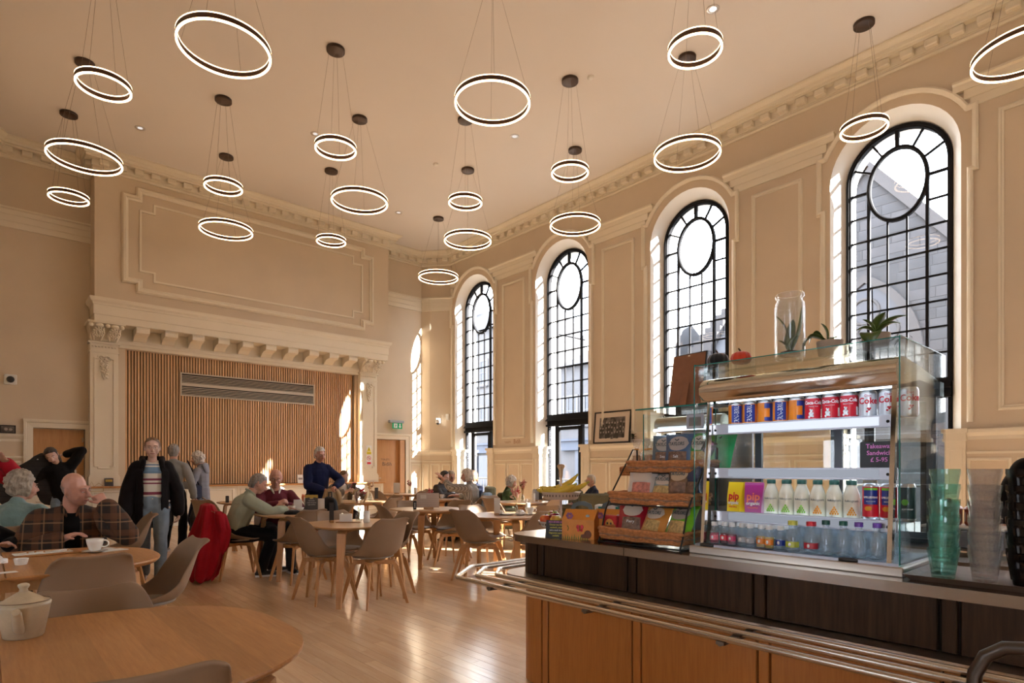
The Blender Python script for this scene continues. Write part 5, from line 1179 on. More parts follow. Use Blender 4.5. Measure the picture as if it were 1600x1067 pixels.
rd = thing('picture_packet', 'red cartoon-print packet between the meal boxes and baskets', 'packet', (2.60,2.13,CZ), FZ); MB().cbox(-.05,0,0,.05,.03,.135,.006).build('packet', pk('packet_scarlet',(.50,.02,.03)), rd); MB().ball((0,-.001,.08), (.032,.003,.036), 12).build('printed_disc', mat('print_ochre', (.60,.30,.06), .5), rd)
for sx in (-1,1): MB().ball((sx*.012,-.004,.09), (.006,.002,.007), 8).build('printed_dot', BLACKP, rd)
sgn = thing('menu_sign', 'black handwritten sign with pink and yellow chalk in front of the meal box', 'sign', (2.435,2.385,CZ), R(-62)); TB = RT((0,0,0), R(-12))
MB().box(-.062,0,0,.062,.003,.10, M=TB).build('board', BLACKP, sgn); YCH = mat('yellow_chalk', (.75,.65,.10), .8); MB().box(-.05,.0,.0,.05,.05,.003).build('foot', BLACKP, sgn)
for k, (t_, m_) in enumerate((('KIDS BOXES £4.50',PINK),('Choose one filled',YCH),('sandwich, snack',YCH),('and a small drink',WHI),('Vegetarian option',YCH),('available',YCH))): lettering(t_, .0145, m_, sgn, TB @ RT((0,-.001,.09-k*.0155), R(90)), sx=.80)
# ---------------- fruit stand
CRM = mat('cream_enamel', (.66,.50,.36), .45, coat=.2); fs_ = thing('fruit_stand', 'two tier cream metal fruit stand with central pole and knob', 'fruit stand', (2.66,2.56,CZ))
MB().lathe([(0,0),(.085,0),(.085,.008),(.03,.02),(.012,.03)], 26).build('foot', STEEL, fs_); MB().tube([(0,0,.02),(0,0,.335)], .007, 10).build('pole', CRM, fs_)
MB().lathe([(.008,.335),(.012,.35),(.013,.385),(.018,.395),(.024,.405),(.024,.413),(.012,.420),(0,.421)], 18).build('knob', mat('knob_wood', (.55,.36,.2), .5), fs_)
def tray(z, r, hh, nm):
    t_ = MB().lathe([(0,z),(r*.8,z),(r*.88,z+.006),(r,z+hh),(r+.006,z+hh+.004),(r-.003,z+hh),(r*.85,z+.01),(0,z+.006)], 36).build(nm, CRM, fs_)
    hm_ = MB().box(-.002,-.002,-.006,.002,.002,.006).mesh('slot', mat('slot_dark_'+nm, (.10,.06,.04), .8))
    for k in range(36):
        a = 2*math.pi*k/36; f = .62; o = mesh_obj('slot', hm_, t_, (math.cos(a)*(r*.9+.012*f+.005), math.sin(a)*(r*.9+.012*f+.005), z+hh*.6)); o.rotation_euler = (0,0,a)
tray(.035,.135,.035,'lower_tray'); tray(.205,.118,.042,'upper_tray')
BAN = mat('banana', (.62,.42,.035), .45, var=.18, vs=14); BTIP = mat('banana_tip', (.06,.04,.015), .8)
def banana(lab, c, rz, curve, L=.20, rot=0):
    o = thing('banana', lab, 'banana', c, rz, 'bananas'); n = 14; pts = []; rr = []
    for i in range(n+1):
        f = i/n; a = (f-.5)*curve; Rr = L/curve; pts.append((Rr*math.sin(a), 0, Rr*(1-math.cos(a))*1.0)); rr.append(.019*max(.28,math.sin(math.pi*(.06+.88*f))**.45))
    MB().tube(pts, rr, 7, sm=True).build('fruit', BAN, o); e = Vector(pts[-1]); d = (e-Vector(pts[-3])).normalized()
    MB().tube([e, e+d*.02], [.007,.006], 6).build('stem', mat('banana_stem', (.40,.36,.05), .6) if 'banana_stem' not in bpy.data.materials else bpy.data.materials['banana_stem'], o); s_ = Vector(pts[0]); MB().ball(s_, .006, 6).build('tip', BTIP, o)
    return o
bz = CZ+.255
for k, (dx, dy, rz, cu, dz, lab) in enumerate(((-.04,.03,-1.0,.9,0,'leftmost banana lying in the upper tray'),(.0,.045,-.75,1.0,.012,'second banana in the upper tray'),(.02,-.0,-.85,1.1,.03,'topmost banana with raised stem'),(-.05,-.03,-.95,.9,.004,'front banana pointing at the camera'),(.03,-.06,-.9,1.0,.012,'rightmost banana in the upper tray'))):
    o = banana(lab, (2.66+dx,2.56+dy,bz+dz), rz, cu); o.rotation_euler = (0, R(-8 if k != 2 else -22), rz)
def apple(lab, loc, c1, c2, r=.036, twist=0):
    o = thing('apple', lab, 'apple', loc, twist, 'fruit in the lower tray'); m, t, p = nt('apple_skin'); L = t.links.new
    tc = N(t,'ShaderNodeTexCoord'); nz = N(t,'ShaderNodeTexNoise', Scale=14.0, Detail=3.0); r_ = N(t,'ShaderNodeValToRGB'); r_.color_ramp.elements[0].position = .42; r_.color_ramp.elements[1].position = .58
    r_.color_ramp.elements[0].color = rgba(c1); r_.color_ramp.elements[1].color = rgba(c2); L(tc.outputs['Object'], nz.inputs['Vector']); L(nz.outputs['Fac'], r_.inputs[0]); L(r_.outputs[0], p.inputs['Base Color']); p.inputs['Roughness'].default_value = .25
    MB().lathe([(0,.18*r),(.35*r,.02*r),(.75*r,.22*r),(.98*r,.8*r),(.95*r,1.25*r),(.65*r,1.7*r),(.3*r,1.72*r),(0,1.5*r)], 18).build('fruit', m, o); MB().tube([(0,0,1.5*r),(.05*r,0,1.95*r)], .0022, 5).build('stem', MOSS, o)
az = CZ+.045
apple('orange-red apple at the left of the lower tray', (2.60,2.635,az), (.55,.06,.01), (.62,.16,.02)); apple('green and red apple at the back of the lower tray', (2.68,2.645,az+.02), (.35,.40,.04), (.25,.01,.02)); apple('dark red apple in the lower tray', (2.635,2.59,az+.012), (.16,.005,.01), (.35,.03,.03))
apple('yellow apple showing its eye in the lower tray', (2.585,2.53,az+.004), (.65,.42,.06), (.55,.16,.03)); apple('red-streaked apple at the right of the lower tray', (2.64,2.475,az+.004), (.60,.36,.06), (.40,.02,.02)); apple('green-topped apple behind the pole', (2.74,2.56,az+.01), (.30,.35,.04), (.4,.06,.03))
# tissue carton and card reader beyond
tb = thing('tissue_box', 'white and teal printed carton behind the meal boxes', 'carton', (2.98,2.42,CZ), R(-65)); MB().cbox(-.10,-.05,0,.10,.05,.165,.004).build('carton', WHITEP, tb); TEAL = mat('print_teal', (.01,.26,.20), .5)
for x in (-.06,.05): MB().box(x-.016,-.0515,.005,x+.016,-.050,.155).build('teal_band', TEAL, tb)
MB().tube([(.0+.03*math.cos(a*.4),-.051,.1+.03*math.sin(a*.4)) for a in range(16)], .003, 4, closed=True).build('printed_ring', mat('print_grey', (.4,.42,.42), .6), tb)
cr = thing('card_terminal', 'black till terminal on the counter behind the white carton', 'card terminal', (3.08,2.27,CZ), R(-65)); MB().cbox(-.09,-.06,0,.09,.06,.19,.01).build('body', BLACKP, cr); MB().cbox(-.085,-.055,.192,.085,.055,.215,.006).build('lid', BLACKM, cr)
lf_ = thing('leaflet_holder', 'dark teal folder leaning behind the middle basket', 'folder', (2.86,2.15,CZ), FZ); MB().cbox(-.06,0,0,.06,.012,.26,.003, M=RT((0,0,0),R(-12))).build('folder', mat('folder_teal', (.02,.10,.10), .5), lf_)
# ---------------- cup tray at the right
TRAYW = wood('tray_wood', (.10,.055,.035), (.20,.12,.08), 'Y', .45, 60)
ty = thing('cup_tray', 'brown wooden tray under the stacked tumblers', 'tray', (2.44,-.35,CZ)); 
MB().box(.02,.02,.0,.45,1.0,.008).build('base', TRAYW, ty); MB().sweep(rect(.02,.02,.45,1.0), [(0,0),(-.022,.02),(-.026,.02),(-.004,0)], lambda a,b,n: (a,b,n), True).build('rim', TRAYW, ty)
def tumbler_mesh(m_, r=.048, hh=.105):
    n = 44; vs = []; prof = [(.70,0),(.72,.004),(.78,.03),(.93,hh-.028),(.95,hh-.024),(1,hh-.018),(1,hh),(.965,hh),(.90,hh-.024),(.72,.014),(0,.012)]
    for i, (rr, z) in enumerate(prof):
        for j in range(n):
            k = (1+.016*(1 if j%2 else -1)) if 1 < i < 4 else 1; a = 2*math.pi*j/n; vs.append((rr*r*k*math.cos(a), rr*r*k*math.sin(a), z))
    return MB().add(vs, [tuple(reversed(range(n)))] + [(i*n+j,i*n+(j+1)%n,(i+1)*n+(j+1)%n,(i+1)*n+j) for i in range(len(prof)-1) for j in range(n)], 0, False).mesh('tumbler', m_)
tealg, clearg, blackg = tumbler_mesh(glassy('teal_glass', (.84,.95,.925), .9, .05, haze=.05, hazec=(.25,.5,.42))), tumbler_mesh(glassy('clear_plastic', (.93,.92,.91), .9, .06, haze=.05, hazec=(.7,.65,.6))), tumbler_mesh(glassy('smoke_plastic', (.05,.035,.03), .8, .05, haze=.5, hazec=(.012,.009,.008)))
L7 = ['bottom','second','third','fourth','fifth','sixth','seventh']
def stack(cn, where, x, y, me, n):
    for k in range(n): tag(mesh_obj('tumbler', me, None, (x,y,CZ+.0085+k*.0555)), '%s ribbed plastic tumbler, %s from the tray in %s' % (cn, L7[k] if k else 'lowest', where), 'tumbler', 'stacked tumblers')
stack('teal','the short front stack', 2.53,.575, tealg, 4); stack('teal','the tall rear stack', 2.66,.60, tealg, 6); stack('clear','the front clear stack', 2.555,.463, clearg, 6); stack('clear','the rear clear stack', 2.69,.49, clearg, 6); stack('black','the stack at right edge', 2.56,.355, blackg, 6); stack('black','the rear black stack', 2.68,.38, blackg, 6)
# red lidded pots and grey tubs behind the fridge
TERR = mat('terracotta_glaze', (.42,.07,.025), .3)
bkc = thing('back_counter', 'steel work counter behind the display fridge', 'counter', (3.42,-1.5,0)); MB().box(0,0,0,.5,3.2,.86).build('body', mat('counter_grey', (.20,.17,.14), .6), bkc); MB().cbox(-.02,-.02,.86,.52,3.22,.90,.006).build('worktop', STEEL, bkc)
for k, y in enumerate((.80,.68)):
    o = thing('lidded_pot', 'small red lidded pot behind the fridge glass, %s of two' % ('left','right')[k], 'pot', (3.62,y,.90+.105), 0, 'red lidded pots'); MB().lathe([(0,0),(.05,0),(.056,.01),(.056,.075),(.06,.08)], 20).build('pot', TERR, o); MB().lathe([(.061,.08),(.05,.092),(.018,.108),(.010,.112),(.013,.122),(.008,.13),(0,.131)], 20).build('lid', TERR, o)
    for q in range(5): a = math.pi+(q-2)*.5; MB().box(-.001,-.005,.02,.001,.005,.066, M=RT((math.cos(a)*.0555,math.sin(a)*.0555,0),0,0,a)).build('cream_stripe', CERAMIC, o)
tubm = mat('tub_grey', (.30,.31,.34), .3)
o = thing('storage_tub', 'clear grey storage tub under the red pots', 'tub', (3.62,.73,.90)); MB().cbox(-.10,-.16,0,.10,.16,.09,.008).build('tub', tubm, o); MB().cbox(-.105,-.165,.09,.105,.165,.104,.004).build('lid', WHITEP, o)
gr_ = thing('coffee_grinder', 'black coffee grinder with clear hopper behind the fridge', 'coffee grinder', (3.72,.42,.90)); MB().cbox(-.10,-.09,0,.10,.09,.30,.02).build('body', BLACKP, gr_); MB().lathe([(.04,.30),(.075,.36),(.08,.50)], 18, cap=False).build('hopper', glassy('hopper_plastic', (.6,.6,.62), .8, .05, haze=.1), gr_); MB().lathe([(.082,.50),(.082,.52),(0,.525)], 18).build('lid', BLACKP, gr_); MB().tube([(-.10,0,.2),(-.17,0,.17)], .015, 8).build('spout', CHROME, gr_)
for k in range(14): tag(mesh_obj('paper_cup', MB().lathe([(.026,0),(.036,.085),(.038,.087),(.035,.087),(.025,.004),(0,.004)], 18).mesh('paper_cup', WHITEP) if k == 0 else bpy.data.meshes['paper_cup'], None, (3.70,1.18,.90+k*.022)), 'white takeaway cup, %s from the bottom of the nested stack behind the fridge' % ['first','second','third','fourth','fifth','sixth','seventh','eighth','ninth','tenth','eleventh','twelfth','thirteenth','fourteenth'][k], 'cup', 'nested takeaway cups')
# bent steel handle of a trolley at the lower right corner
tl = thing('tray_trolley', 'dark tubular steel trolley with bent handle at the lower right corner', 'trolley', (1.63,.03,0)); TUB = mat('dark_tube', (.10,.085,.075), .35, .9)
MB().tube([(.12,.31,.03),(.12,.31,.74),(.12,.305,.80),(.12,.285,.845),(.12,.25,.872),(.12,.20,.88),(.12,-.50,.88),(.12,-.56,.86),(.12,-.58,.80),(.12,-.58,.03)], .0155, 12).build('handle_frame', TUB, tl)
for y in (.31,-.58): MB().tube([(.33,y,.03),(.33,y,.58)], .0145, 10).build('post', TUB, tl)
for z in (.18,.50): MB().cbox(.11,-.58,z,.34,.31,z+.02,.004).build('shelf', TUB, tl)
for x, y in ((.12,.31),(.33,.31),(.12,-.58),(.33,-.58)): MB().lathe([(0,-.01),(.028,-.01),(.028,.01),(0,.01)], 14, M=RT((x,y,.028),R(90))).build('castor', BLACKP, tl)
# ------------------------------------------------------------------ people
V = Vector
def sph(c, r, n=10):
    rx, ry, rz = r if isinstance(r, (tuple,list)) else (r,r,r); out = []; h = 7
    for i in range(h+1):
        p = math.pi*i/h
        for j in range(n if 0 < i < h else 1):
            t = 2*math.pi*j/n; out.append((c[0]+rx*math.sin(p)*math.cos(t), c[1]+ry*math.sin(p)*math.sin(t), c[2]+rz*math.cos(p)))
    return out
class Blob:
    """overlapping rounded solids fused into one continuous surface"""
    def __init__(s): s.v = []; s.f = []
    def hull(s, *balls):
        bm = bmesh.new(); vs = []
        for c, r in balls: vs += [bm.verts.new(p) for p in sph(c, r)]
        bmesh.ops.convex_hull(bm, input=vs); bm.verts.index_update(); b = len(s.v)
        bmesh.ops.recalc_face_normals(bm, faces=bm.faces)
        s.v += [v.co.copy() for v in bm.verts]; s.f += [tuple(b+v.index for v in f.verts) for f in bm.faces]; bm.free(); return s
    def chain(s, pts):
        for a, b in zip(pts, pts[1:]): s.hull(a, b)
        return s
    def fuse(s, name, mats, parent, vox=.012, smooth=4, cut=None, solid=0, noise=0, nscale=12, recolor=None):
        me = bpy.data.meshes.new('t'); me.from_pydata(s.v, [], s.f)
        o = bpy.data.objects.new('t', me); m = o.modifiers.new('r','REMESH'); m.mode = 'VOXEL'; m.voxel_size = vox
        m = o.modifiers.new('s','SMOOTH'); m.iterations = smooth; m.factor = .5
        tg = bpy.data.meshes.new(name)
        for mt in (mats if isinstance(mats, list) else [mats]): tg.materials.append(mt)
        from mathutils import noise as nz
        def post(r):
            if noise:
                r.update(); nr = [v.normal.copy() for v in r.vertices]
                for v, q in zip(r.vertices, nr): v.co += q*noise*nz.noise(v.co*nscale)
            if cut:
                bm = bmesh.new(); bm.from_mesh(r); bmesh.ops.delete(bm, geom=[f for f in bm.faces if cut(f.calc_center_median())], context='FACES')
                for _ in range(6):
                    nv = {}
                    for v in bm.verts:
                        nb = [e.other_vert(v).co for e in v.link_edges if e.is_boundary]
                        if len(nb) == 2: nv[v] = v.co*.4+(nb[0]+nb[1])*.3
                    for v, c in nv.items(): v.co = c
                if solid: bmesh.ops.solidify(bm, geom=list(bm.faces), thickness=solid)
                bm.to_mesh(r); bm.free()
            if recolor:
                for p in r.polygons: p.material_index = recolor(p.center)
            r.polygons.foreach_set('use_smooth', [True]*len(r.polygons))
        job(o, tg, post)
        return mesh_obj(name, tg, parent)
def ik(a, t, l1, l2, hint):
    a, t = V(a), V(t); d = t-a; L = min(d.length, (l1+l2)*.995); d.normalize(); t = a+d*L
    x = (l1*l1-l2*l2+L*L)/(2*L); hgt = math.sqrt(max(0, l1*l1-x*x)); hh = V(hint); hh = hh-d*hh.dot(d)
    hh = hh.normalized() if hh.length > 1e-5 else V((0,0,-1)); return a+d*x+hh*hgt, t
SKIN = {}
def skin(c):
    k = tuple(c)
    if k not in SKIN:
        m = mat('skin_%d' % len(SKIN), c, .5, var=.06, vs=30); m.node_tree.nodes['Principled BSDF'].inputs['Subsurface Weight'].default_value = .08
        m.node_tree.nodes['Principled BSDF'].inputs['Subsurface Radius'].default_value = (.02,.008,.004); SKIN[k] = m
    return SKIN[k]
EYEW, EYED, LIP = mat('eye_white', (.70,.66,.62), .3), mat('eye_iris', (.035,.022,.015), .2), mat('lips', (.32,.10,.08), .5)
FABR = {}
def cloth(n, c, rough=.85, bump=.25, bs=35, var=.10, sheen=.04):
    if n not in FABR: FABR[n] = mat(n, c, rough, var=var, vs=8, bump=bump, bs=bs, sheen=sheen, spec=.15)
    return FABR[n]
GLS = mat('spectacle_frame', (.03,.025,.022), .4); GLS2 = mat('spectacle_wire', (.35,.27,.22), .3, .8); LENS = glassy('lens', (.96,.96,.96), .8)
def person(label, loc, face, hip=.92, sit=False, k=1.0, lean=(0,0), twist=0, head=(0,0,0), hands=None, elbows=None, feet=None, knees=None, grip=(0,0), top=None, topm=None, leg=None, shoe=None, hairm=None, hair='short', sk=(.50,.27,.18), bald=False, glasses=False, vox=.011, build=1.0, female=False, palm=None, coat=None, spread=0, lower=True, hood=False, collar=None, fingers=True):
    """local frame: x right, y forward, z up; face = world heading in degrees"""
    o = thing('person', label, 'person', loc, R(face-90)); B = build
    lx, ly = lean
    hipc = V((0,0,hip)); spine = (.50*k); up = V((lx,ly,1)).normalized()
    waist = hipc+up*(.17*k); chest = hipc+up*(.36*k); neck = hipc+up*(.51*k); right = V((math.cos(twist),math.sin(twist),0)); right = (right-up*right.dot(up)).normalized(); fwd = up.cross(right)
    hy, hp_, hr = head                      # yaw, pitch (down +), roll in radians
    hb = neck+up*(.035*k)+fwd*(.02)
    hq = Matrix.Rotation(hy,3,'Z') @ Matrix.Rotation(-hp_,3,'X') @ Matrix.Rotation(hr,3,'Y')
    hbase = Matrix((right, fwd, up)).transposed()
    HM = hbase @ hq
    hc = hb + (HM @ V((0,.018,.105)))*k     # head centre
    def H_(x, y, z): return hc + (HM @ V((x,y,z)))*k
    sw = (.142 if female else .168)*k*B**.5
    sh = {s: neck-up*(.088*k)+right*(s*sw) for s in (1,-1)}; hj = {s: hipc+right*(s*.088*k) for s in (1,-1)}
    ua, fa = .285*k, .255*k; th, sn = .43*k, .43*k
    hands = hands or {}; elbows = elbows or {}; feet = feet or {}; knees = knees or {}
    el, wr, kn, an = {}, {}, {}, {}
    for s in (1,-1):
        tgt = hands.get(s, (s*.25*k, .06, hip-.02)); tgt = V(tgt(H_) if callable(tgt) else tgt); el[s], wr[s] = ik(sh[s], tgt, ua, fa, elbows.get(s, (s*.5,-.8,-.2)))
        ft = V(feet.get(s, (s*.10,.0,.085))); kn[s], an[s] = ik(hj[s], ft, th, sn, knees.get(s, (0,1,.2)))
    # ---- body: one continuous skin
    b = Blob()
    b.hull((hipc,(.15*k*B,.105*k*B,.10*k)),(waist,(.125*k*B,.095*k*B,.09*k))).hull((waist,(.125*k*B,.095*k*B,.09*k)),(chest,(.15*k*B,.10*k*B,.11*k))).hull((chest,(.15*k*B,.10*k*B,.11*k)),(neck-up*.06,(.10*k,.075*k,.06*k)))
    b.hull((neck-up*.05*k,(.052 if female else .062)*k),(H_(0,-.02,-.07),(.044 if female else .052)*k))
    b.hull((H_(0,-.012,.035),(.075*k,.093*k,.085*k)),(H_(0,.012,-.02),(.066*k,.080*k,.075*k))).hull((H_(0,.012,-.02),(.066*k,.08*k,.07*k)),(H_(0,.049,-.086),((.028 if female else .036)*k,.032*k,.026*k)))
    b.hull((H_(0,.086,.014),.009*k),(H_(0,.113,-.028),.0125*k)); b.hull((H_(-.011,.098,-.034),.0095*k),(H_(.011,.098,-.034),.0095*k))      # nose
    b.hull((H_(-.036,.076,.024),(.010 if female else .014)*k),(H_(.036,.076,.024),(.010 if female else .014)*k))                                        # brow
    for s in (1,-1):
        b.hull((H_(s*.04,.062,-.025),.022*k),(H_(s*.045,.05,-.045),.02*k))                                  # cheek
        b.hull((H_(s*.076,-.012,.012),(.009*k,.016*k,.022*k)),(H_(s*.078,-.006,-.022),(.008*k,.011*k,.013*k)))  # ear
    b.hull((H_(-.016,.082,-.064),.011*k),(H_(.016,.082,-.064),.011*k))                                       # lips
    handpts = {}
    for s in (1,-1):
        b.hull((neck-up*.035*k,.05*k),(sh[s],.046*k)); b.chain([(sh[s],.052*k*B),(sh[s].lerp(el[s],.45),.044*k*B),(el[s],.037*k)]); b.chain([(el[s],.037*k),(el[s].lerp(wr[s],.3),.038*k),(wr[s],.026*k)])
        b.chain([(hj[s],.088*k*B),(hj[s].lerp(kn[s],.5),.070*k*B),(kn[s],.052*k)]); b.chain([(kn[s],.052*k),(kn[s].lerp(an[s],.35),.052*k),(an[s],.036*k)])
        fd = V((s*.10,1,0)).normalized() if sit or True else V((0,1,0)); b.hull((an[s]+V((0,-.03,-.045)),.032*k),(an[s]+fd*.14*k+V((0,0,-.055)),.028*k))
        # hand
        ax = (wr[s]-el[s]).normalized(); ref = V((palm or {}).get(s, (0,0,-1))); pn = (ref-ax*ref.dot(ax)); pn = pn.normalized() if pn.length > .05 else V((s,0,0)); sd = ax.cross(pn)*(-s)
        pc = wr[s]+ax*.075*k
        b.hull((wr[s]+ax*.015*k,.024*k),(pc+sd*.020*k,.0155*k),(pc-sd*.022*k,.0155*k))
        g = grip[0 if s == 1 else 1]
        for q, (off, L) in enumerate(((.028,.070),(.010,.080),(-.009,.074),(-.027,.058))):
            p0 = pc+sd*off*k+ax*.008*k; d1 = (ax*math.cos(g*.9)+pn*math.sin(g*.9)+sd*(spread*off*12)).normalized(); p1 = p0+d1*L*.5*k
            d2 = (ax*math.cos(g*2.0)+pn*math.sin(g*2.0)+sd*(spread*off*12)).normalized(); p2 = p1+d2*L*.5*k
            b.chain([(p0,.0098*k),(p1,.0092*k),(p2,.0080*k)])
        t0 = wr[s]+ax*.03*k+sd*.022*k; t1 = t0+(ax*.6+sd*.75+pn*.35).normalized()*.042*k; t2 = t1+(ax*.9+sd*(.25+spread*.5)+pn*.35*(1+g)).normalized()*.032*k
        b.chain([(t0,.013*k),(t1,.0105*k),(t2,.009*k)]); handpts[s] = (pc, pn, ax, sd)
    bo = b.fuse('body', skin(sk), o, vox=vox, smooth=3)
    # ---- face details
    for s in (1,-1):
        e = MB(); c = H_(s*.031,.0835,.003); e.ball((0,0,0), (.0115*k,.007*k,.0052*k), 10, M=Matrix.Translation(c) @ HM.to_4x4()); eo = e.build('eye', EYEW, o)
        MB().ball(H_(s*.031,.0875,.003), (.0046*k,)*3, 8).build('iris', EYED, eo); MB().tube([H_(s*.018,.088,.006),H_(s*.031,.091,.0095),H_(s*.045,.080,.006)], [.0015*k,.0026*k,.0015*k], 5).build('eyelid', skin(sk), o)
        MB().tube([H_(s*.014,.0945,.024),H_(s*.032,.0915,.030),H_(s*.052,.074,.024)], [(.0022 if female else .0034)*k,(.0026 if female else .004)*k,.0018*k], 5).build('eyebrow', hairm or skin(sk), o)
    MB().tube([H_(-.023,.0885,-.060),H_(-.009,.0965,-.062),H_(0,.0970,-.0635),H_(.009,.0965,-.062),H_(.023,.0885,-.060)], [.002*k,.0045*k,.0045*k,.0045*k,.002*k], 6).build('lips', LIP, o)
    if glasses:
        g_ = MB()
        for s in (1,-1):
            g_.tube([H_(s*.035+.025*math.copysign(abs(math.cos(a*math.pi/8))**.7,math.cos(a*math.pi/8)),.110,.002+.018*math.copysign(abs(math.sin(a*math.pi/8))**.7,math.sin(a*math.pi/8))) for a in range(16)], (.0013 if female else .0018)*k, 5, closed=True); g_.tube([H_(s*.060,.108,.008),H_(s*.080,.02,.014)], .0014*k, 5)
        g_.tube([H_(-.011,.111,.008),H_(.011,.111,.008)], .0014*k, 5); gf = g_.build('spectacles', GLS2 if female else GLS, o)
        for s in (1,-1): MB().add([H_(s*.035+.023*math.cos(a*math.pi/8),.110,.002+.016*math.sin(a*math.pi/8)) for a in range(16)], [tuple(range(16))]).build('lens', LENS, gf)
    # ---- hair: a cap over the skull, opened along the hairline
    hx = Blob(); inf = {'short':.010,'bob':.020,'curly':.020,'tied':.007,'long':.012}[hair] if not bald else .0025; HI = HM.inverted()
    hx.hull((H_(0,-.014,.037),((.075+inf)*k,(.093+inf)*k,(.085+inf)*k)),(H_(0,.004,-.012),((.067+inf)*k,(.077+inf)*k,(.07+inf)*k)))
    if not bald: hx.hull((H_(0,-.02,.02),((.074+inf)*k,(.085+inf)*k,.08*k)),(H_(0,-.05,-.045),((.052+inf)*k,(.045+inf)*k,.045*k)))
    if hair == 'curly' and not bald:
        r_ = random.Random(label)
        for q in range(60):
            a, p = r_.uniform(0,6.28), r_.uniform(-.35,1.45); v = V((math.cos(a)*math.cos(p), math.sin(a)*math.cos(p), math.sin(p)))
            if v.y > .35 and v.z < .6: continue
            hx.hull((H_(v.x*.088,-.02+v.y*.10,.03+v.z*.10),.024*k),(H_(v.x*.097,-.02+v.y*.108,.03+v.z*.110),.018*k))
    if hair == 'tied' and not bald: hx.hull((H_(0,-.11,-.02),.034*k),(H_(.0,-.12,-.045),.030*k))
    if hair == 'long' and not bald: hx.hull((H_(0,-.06,-.03),(.080*k,.05*k,.06*k)),(H_(.02,-.08,-.17),(.07*k,.035*k,.05*k)))
    if hair == 'bob' and not bald: hx.hull((H_(0,-.045,-.02),(.088*k,.065*k,.06*k)),(H_(0,-.055,-.06),(.080*k,.055*k,.045*k)))
    def hairline(p):
        q = (HI @ (p-hc))/k
        if bald: return q.y > -.005 or q.z > .028 or q.z < -.062
        lim = .100 if hair == 'tied' else .080 if hair in ('short','long') else .068
        if q.z > lim-(.55 if hair == 'tied' else .25)*abs(q.x) and q.z > .052: return False
        side = .018+.25*max(0,q.z) if hair in ('short','tied') else .034+.2*max(0,q.z)
        return q.y > side or (abs(q.x) > .05 and q.y > -.035 and q.z < -.0 and hair in ('short','tied')) or (q.z < -.075 and hair in ('short','tied'))
    hx.fuse('hair', hairm, o, vox=vox*.75, smooth=2, cut=hairline, noise=.007 if hair in ('curly','bob') else .003, nscale=45)
    # ---- upper garment
    tp = Blob(); ez = .018; loose = (coat or {}).get('loose', 0); hem = (coat or {}).get('hem', hip-.02 if not sit else hip-.03)
    A_ = lambda r: (r[0]*B+ez+loose, r[1]*B+ez+loose*.9, r[2]+ez)
    tp.hull((hipc-up*.0,A_((.15*k,.105*k,.05*k))),(waist,A_((.128*k,.098*k,.09*k)))).hull((waist,A_((.128*k,.098*k,.09*k))),(chest,A_((.15*k,.10*k,.11*k)))).hull((chest,A_((.15*k,.105*k,.11*k))),(neck-up*.055*k,(.105*k+.012,.07*k+.012,.05*k+.01)))
    if female: 
        for s in (1,-1): tp.hull((chest+right*s*.065*k+fwd*.055*k-up*.01,.07*k),(chest+right*s*.05*k+up*.06*k,.06*k))
    if hem < hip-.06: tp.hull((hipc,A_((.15*k,.105*k,.05*k))),(V((0,-.01,hem)),(.165*k*B+loose*1.1,.125*k*B+loose,.02)))
    tp.hull((neck-up*.045*k,.068*k),(neck+up*(.0*k),.058*k))
    slv = (coat or {}).get('sleeve', .92)
    for s in (1,-1):
        e2 = el[s].lerp(wr[s], slv); q = .020+loose*.55
        tp.hull((neck-up*.035*k,.052*k+.008),(sh[s],.046*k+.012)); tp.chain([(sh[s],.052*k*B+q*.75),(sh[s].lerp(el[s],.5),.045*k*B+q),(el[s],.039*k+q)]); tp.chain([(el[s],.039*k+q),(el[s].lerp(e2,.5),.039*k+q),(e2,.030*k+q*.85)])
    cutf = (coat or {}).get('cut'); tm_ = topm
    if cutf is None: tp.fuse('jumper' if not coat else (coat.get('name') or 'jacket'), tm_, o, vox=vox*1.05, smooth=4, noise=.010, nscale=9, recolor=(coat or {}).get('recolor'))
    else:
        ux = Blob(); ux.hull((hipc,(.15*k*B+.012,.105*k*B+.012,.06*k)),(waist,(.127*k*B+.012,.097*k*B+.012,.09*k))).hull((waist,(.127*k*B+.012,.097*k*B+.012,.09*k)),(chest,(.15*k*B+.012,.105*k*B+.012,.11*k))).hull((chest,(.15*k*B+.010,.10*k*B+.012,.11*k)),(neck-up*.055*k,(.105*k+.006,.07*k+.006,.05*k)))
        for s in (1,-1): ux.hull((neck-up*.035*k,.054*k),(sh[s],.052*k*B))
        ux.fuse('shirt', coat['under'], o, vox=vox, smooth=3)
        Mi = Matrix((right, fwd, up)).transposed().inverted()
        tp.fuse(coat.get('name') or 'jacket', tm_, o, vox=vox*1.05, smooth=3, cut=lambda p: cutf(Mi @ (p-hipc)), solid=-.010, noise=.008, nscale=9)
    if collar:
        cm = Blob(); 
        for s in (1,-1): cm.hull((neck+right*s*.05*k+fwd*.045*k+up*.0,.016),(neck+right*s*.055*k-fwd*.03*k+up*.03*k,.014),(neck+right*s*.03*k+fwd*.085*k-up*.045*k,.010))
        cm.hull((neck+right*.055*k-fwd*.03*k+up*.03*k,.014),(neck-fwd*.062*k+up*.032*k,.013),(neck-right*.055*k-fwd*.03*k+up*.03*k,.014)); cm.fuse('collar', collar, o, vox=.009, smooth=2)
    if hood:
        hd = Blob(); hd.hull((neck-fwd*.085*k+up*.02*k,(.11*k,.04*k,.05*k)),(neck-fwd*.11*k-up*.09*k,(.085*k,.035*k,.05*k))); hd.fuse('hood', topm, o, vox=.012, smooth=3)
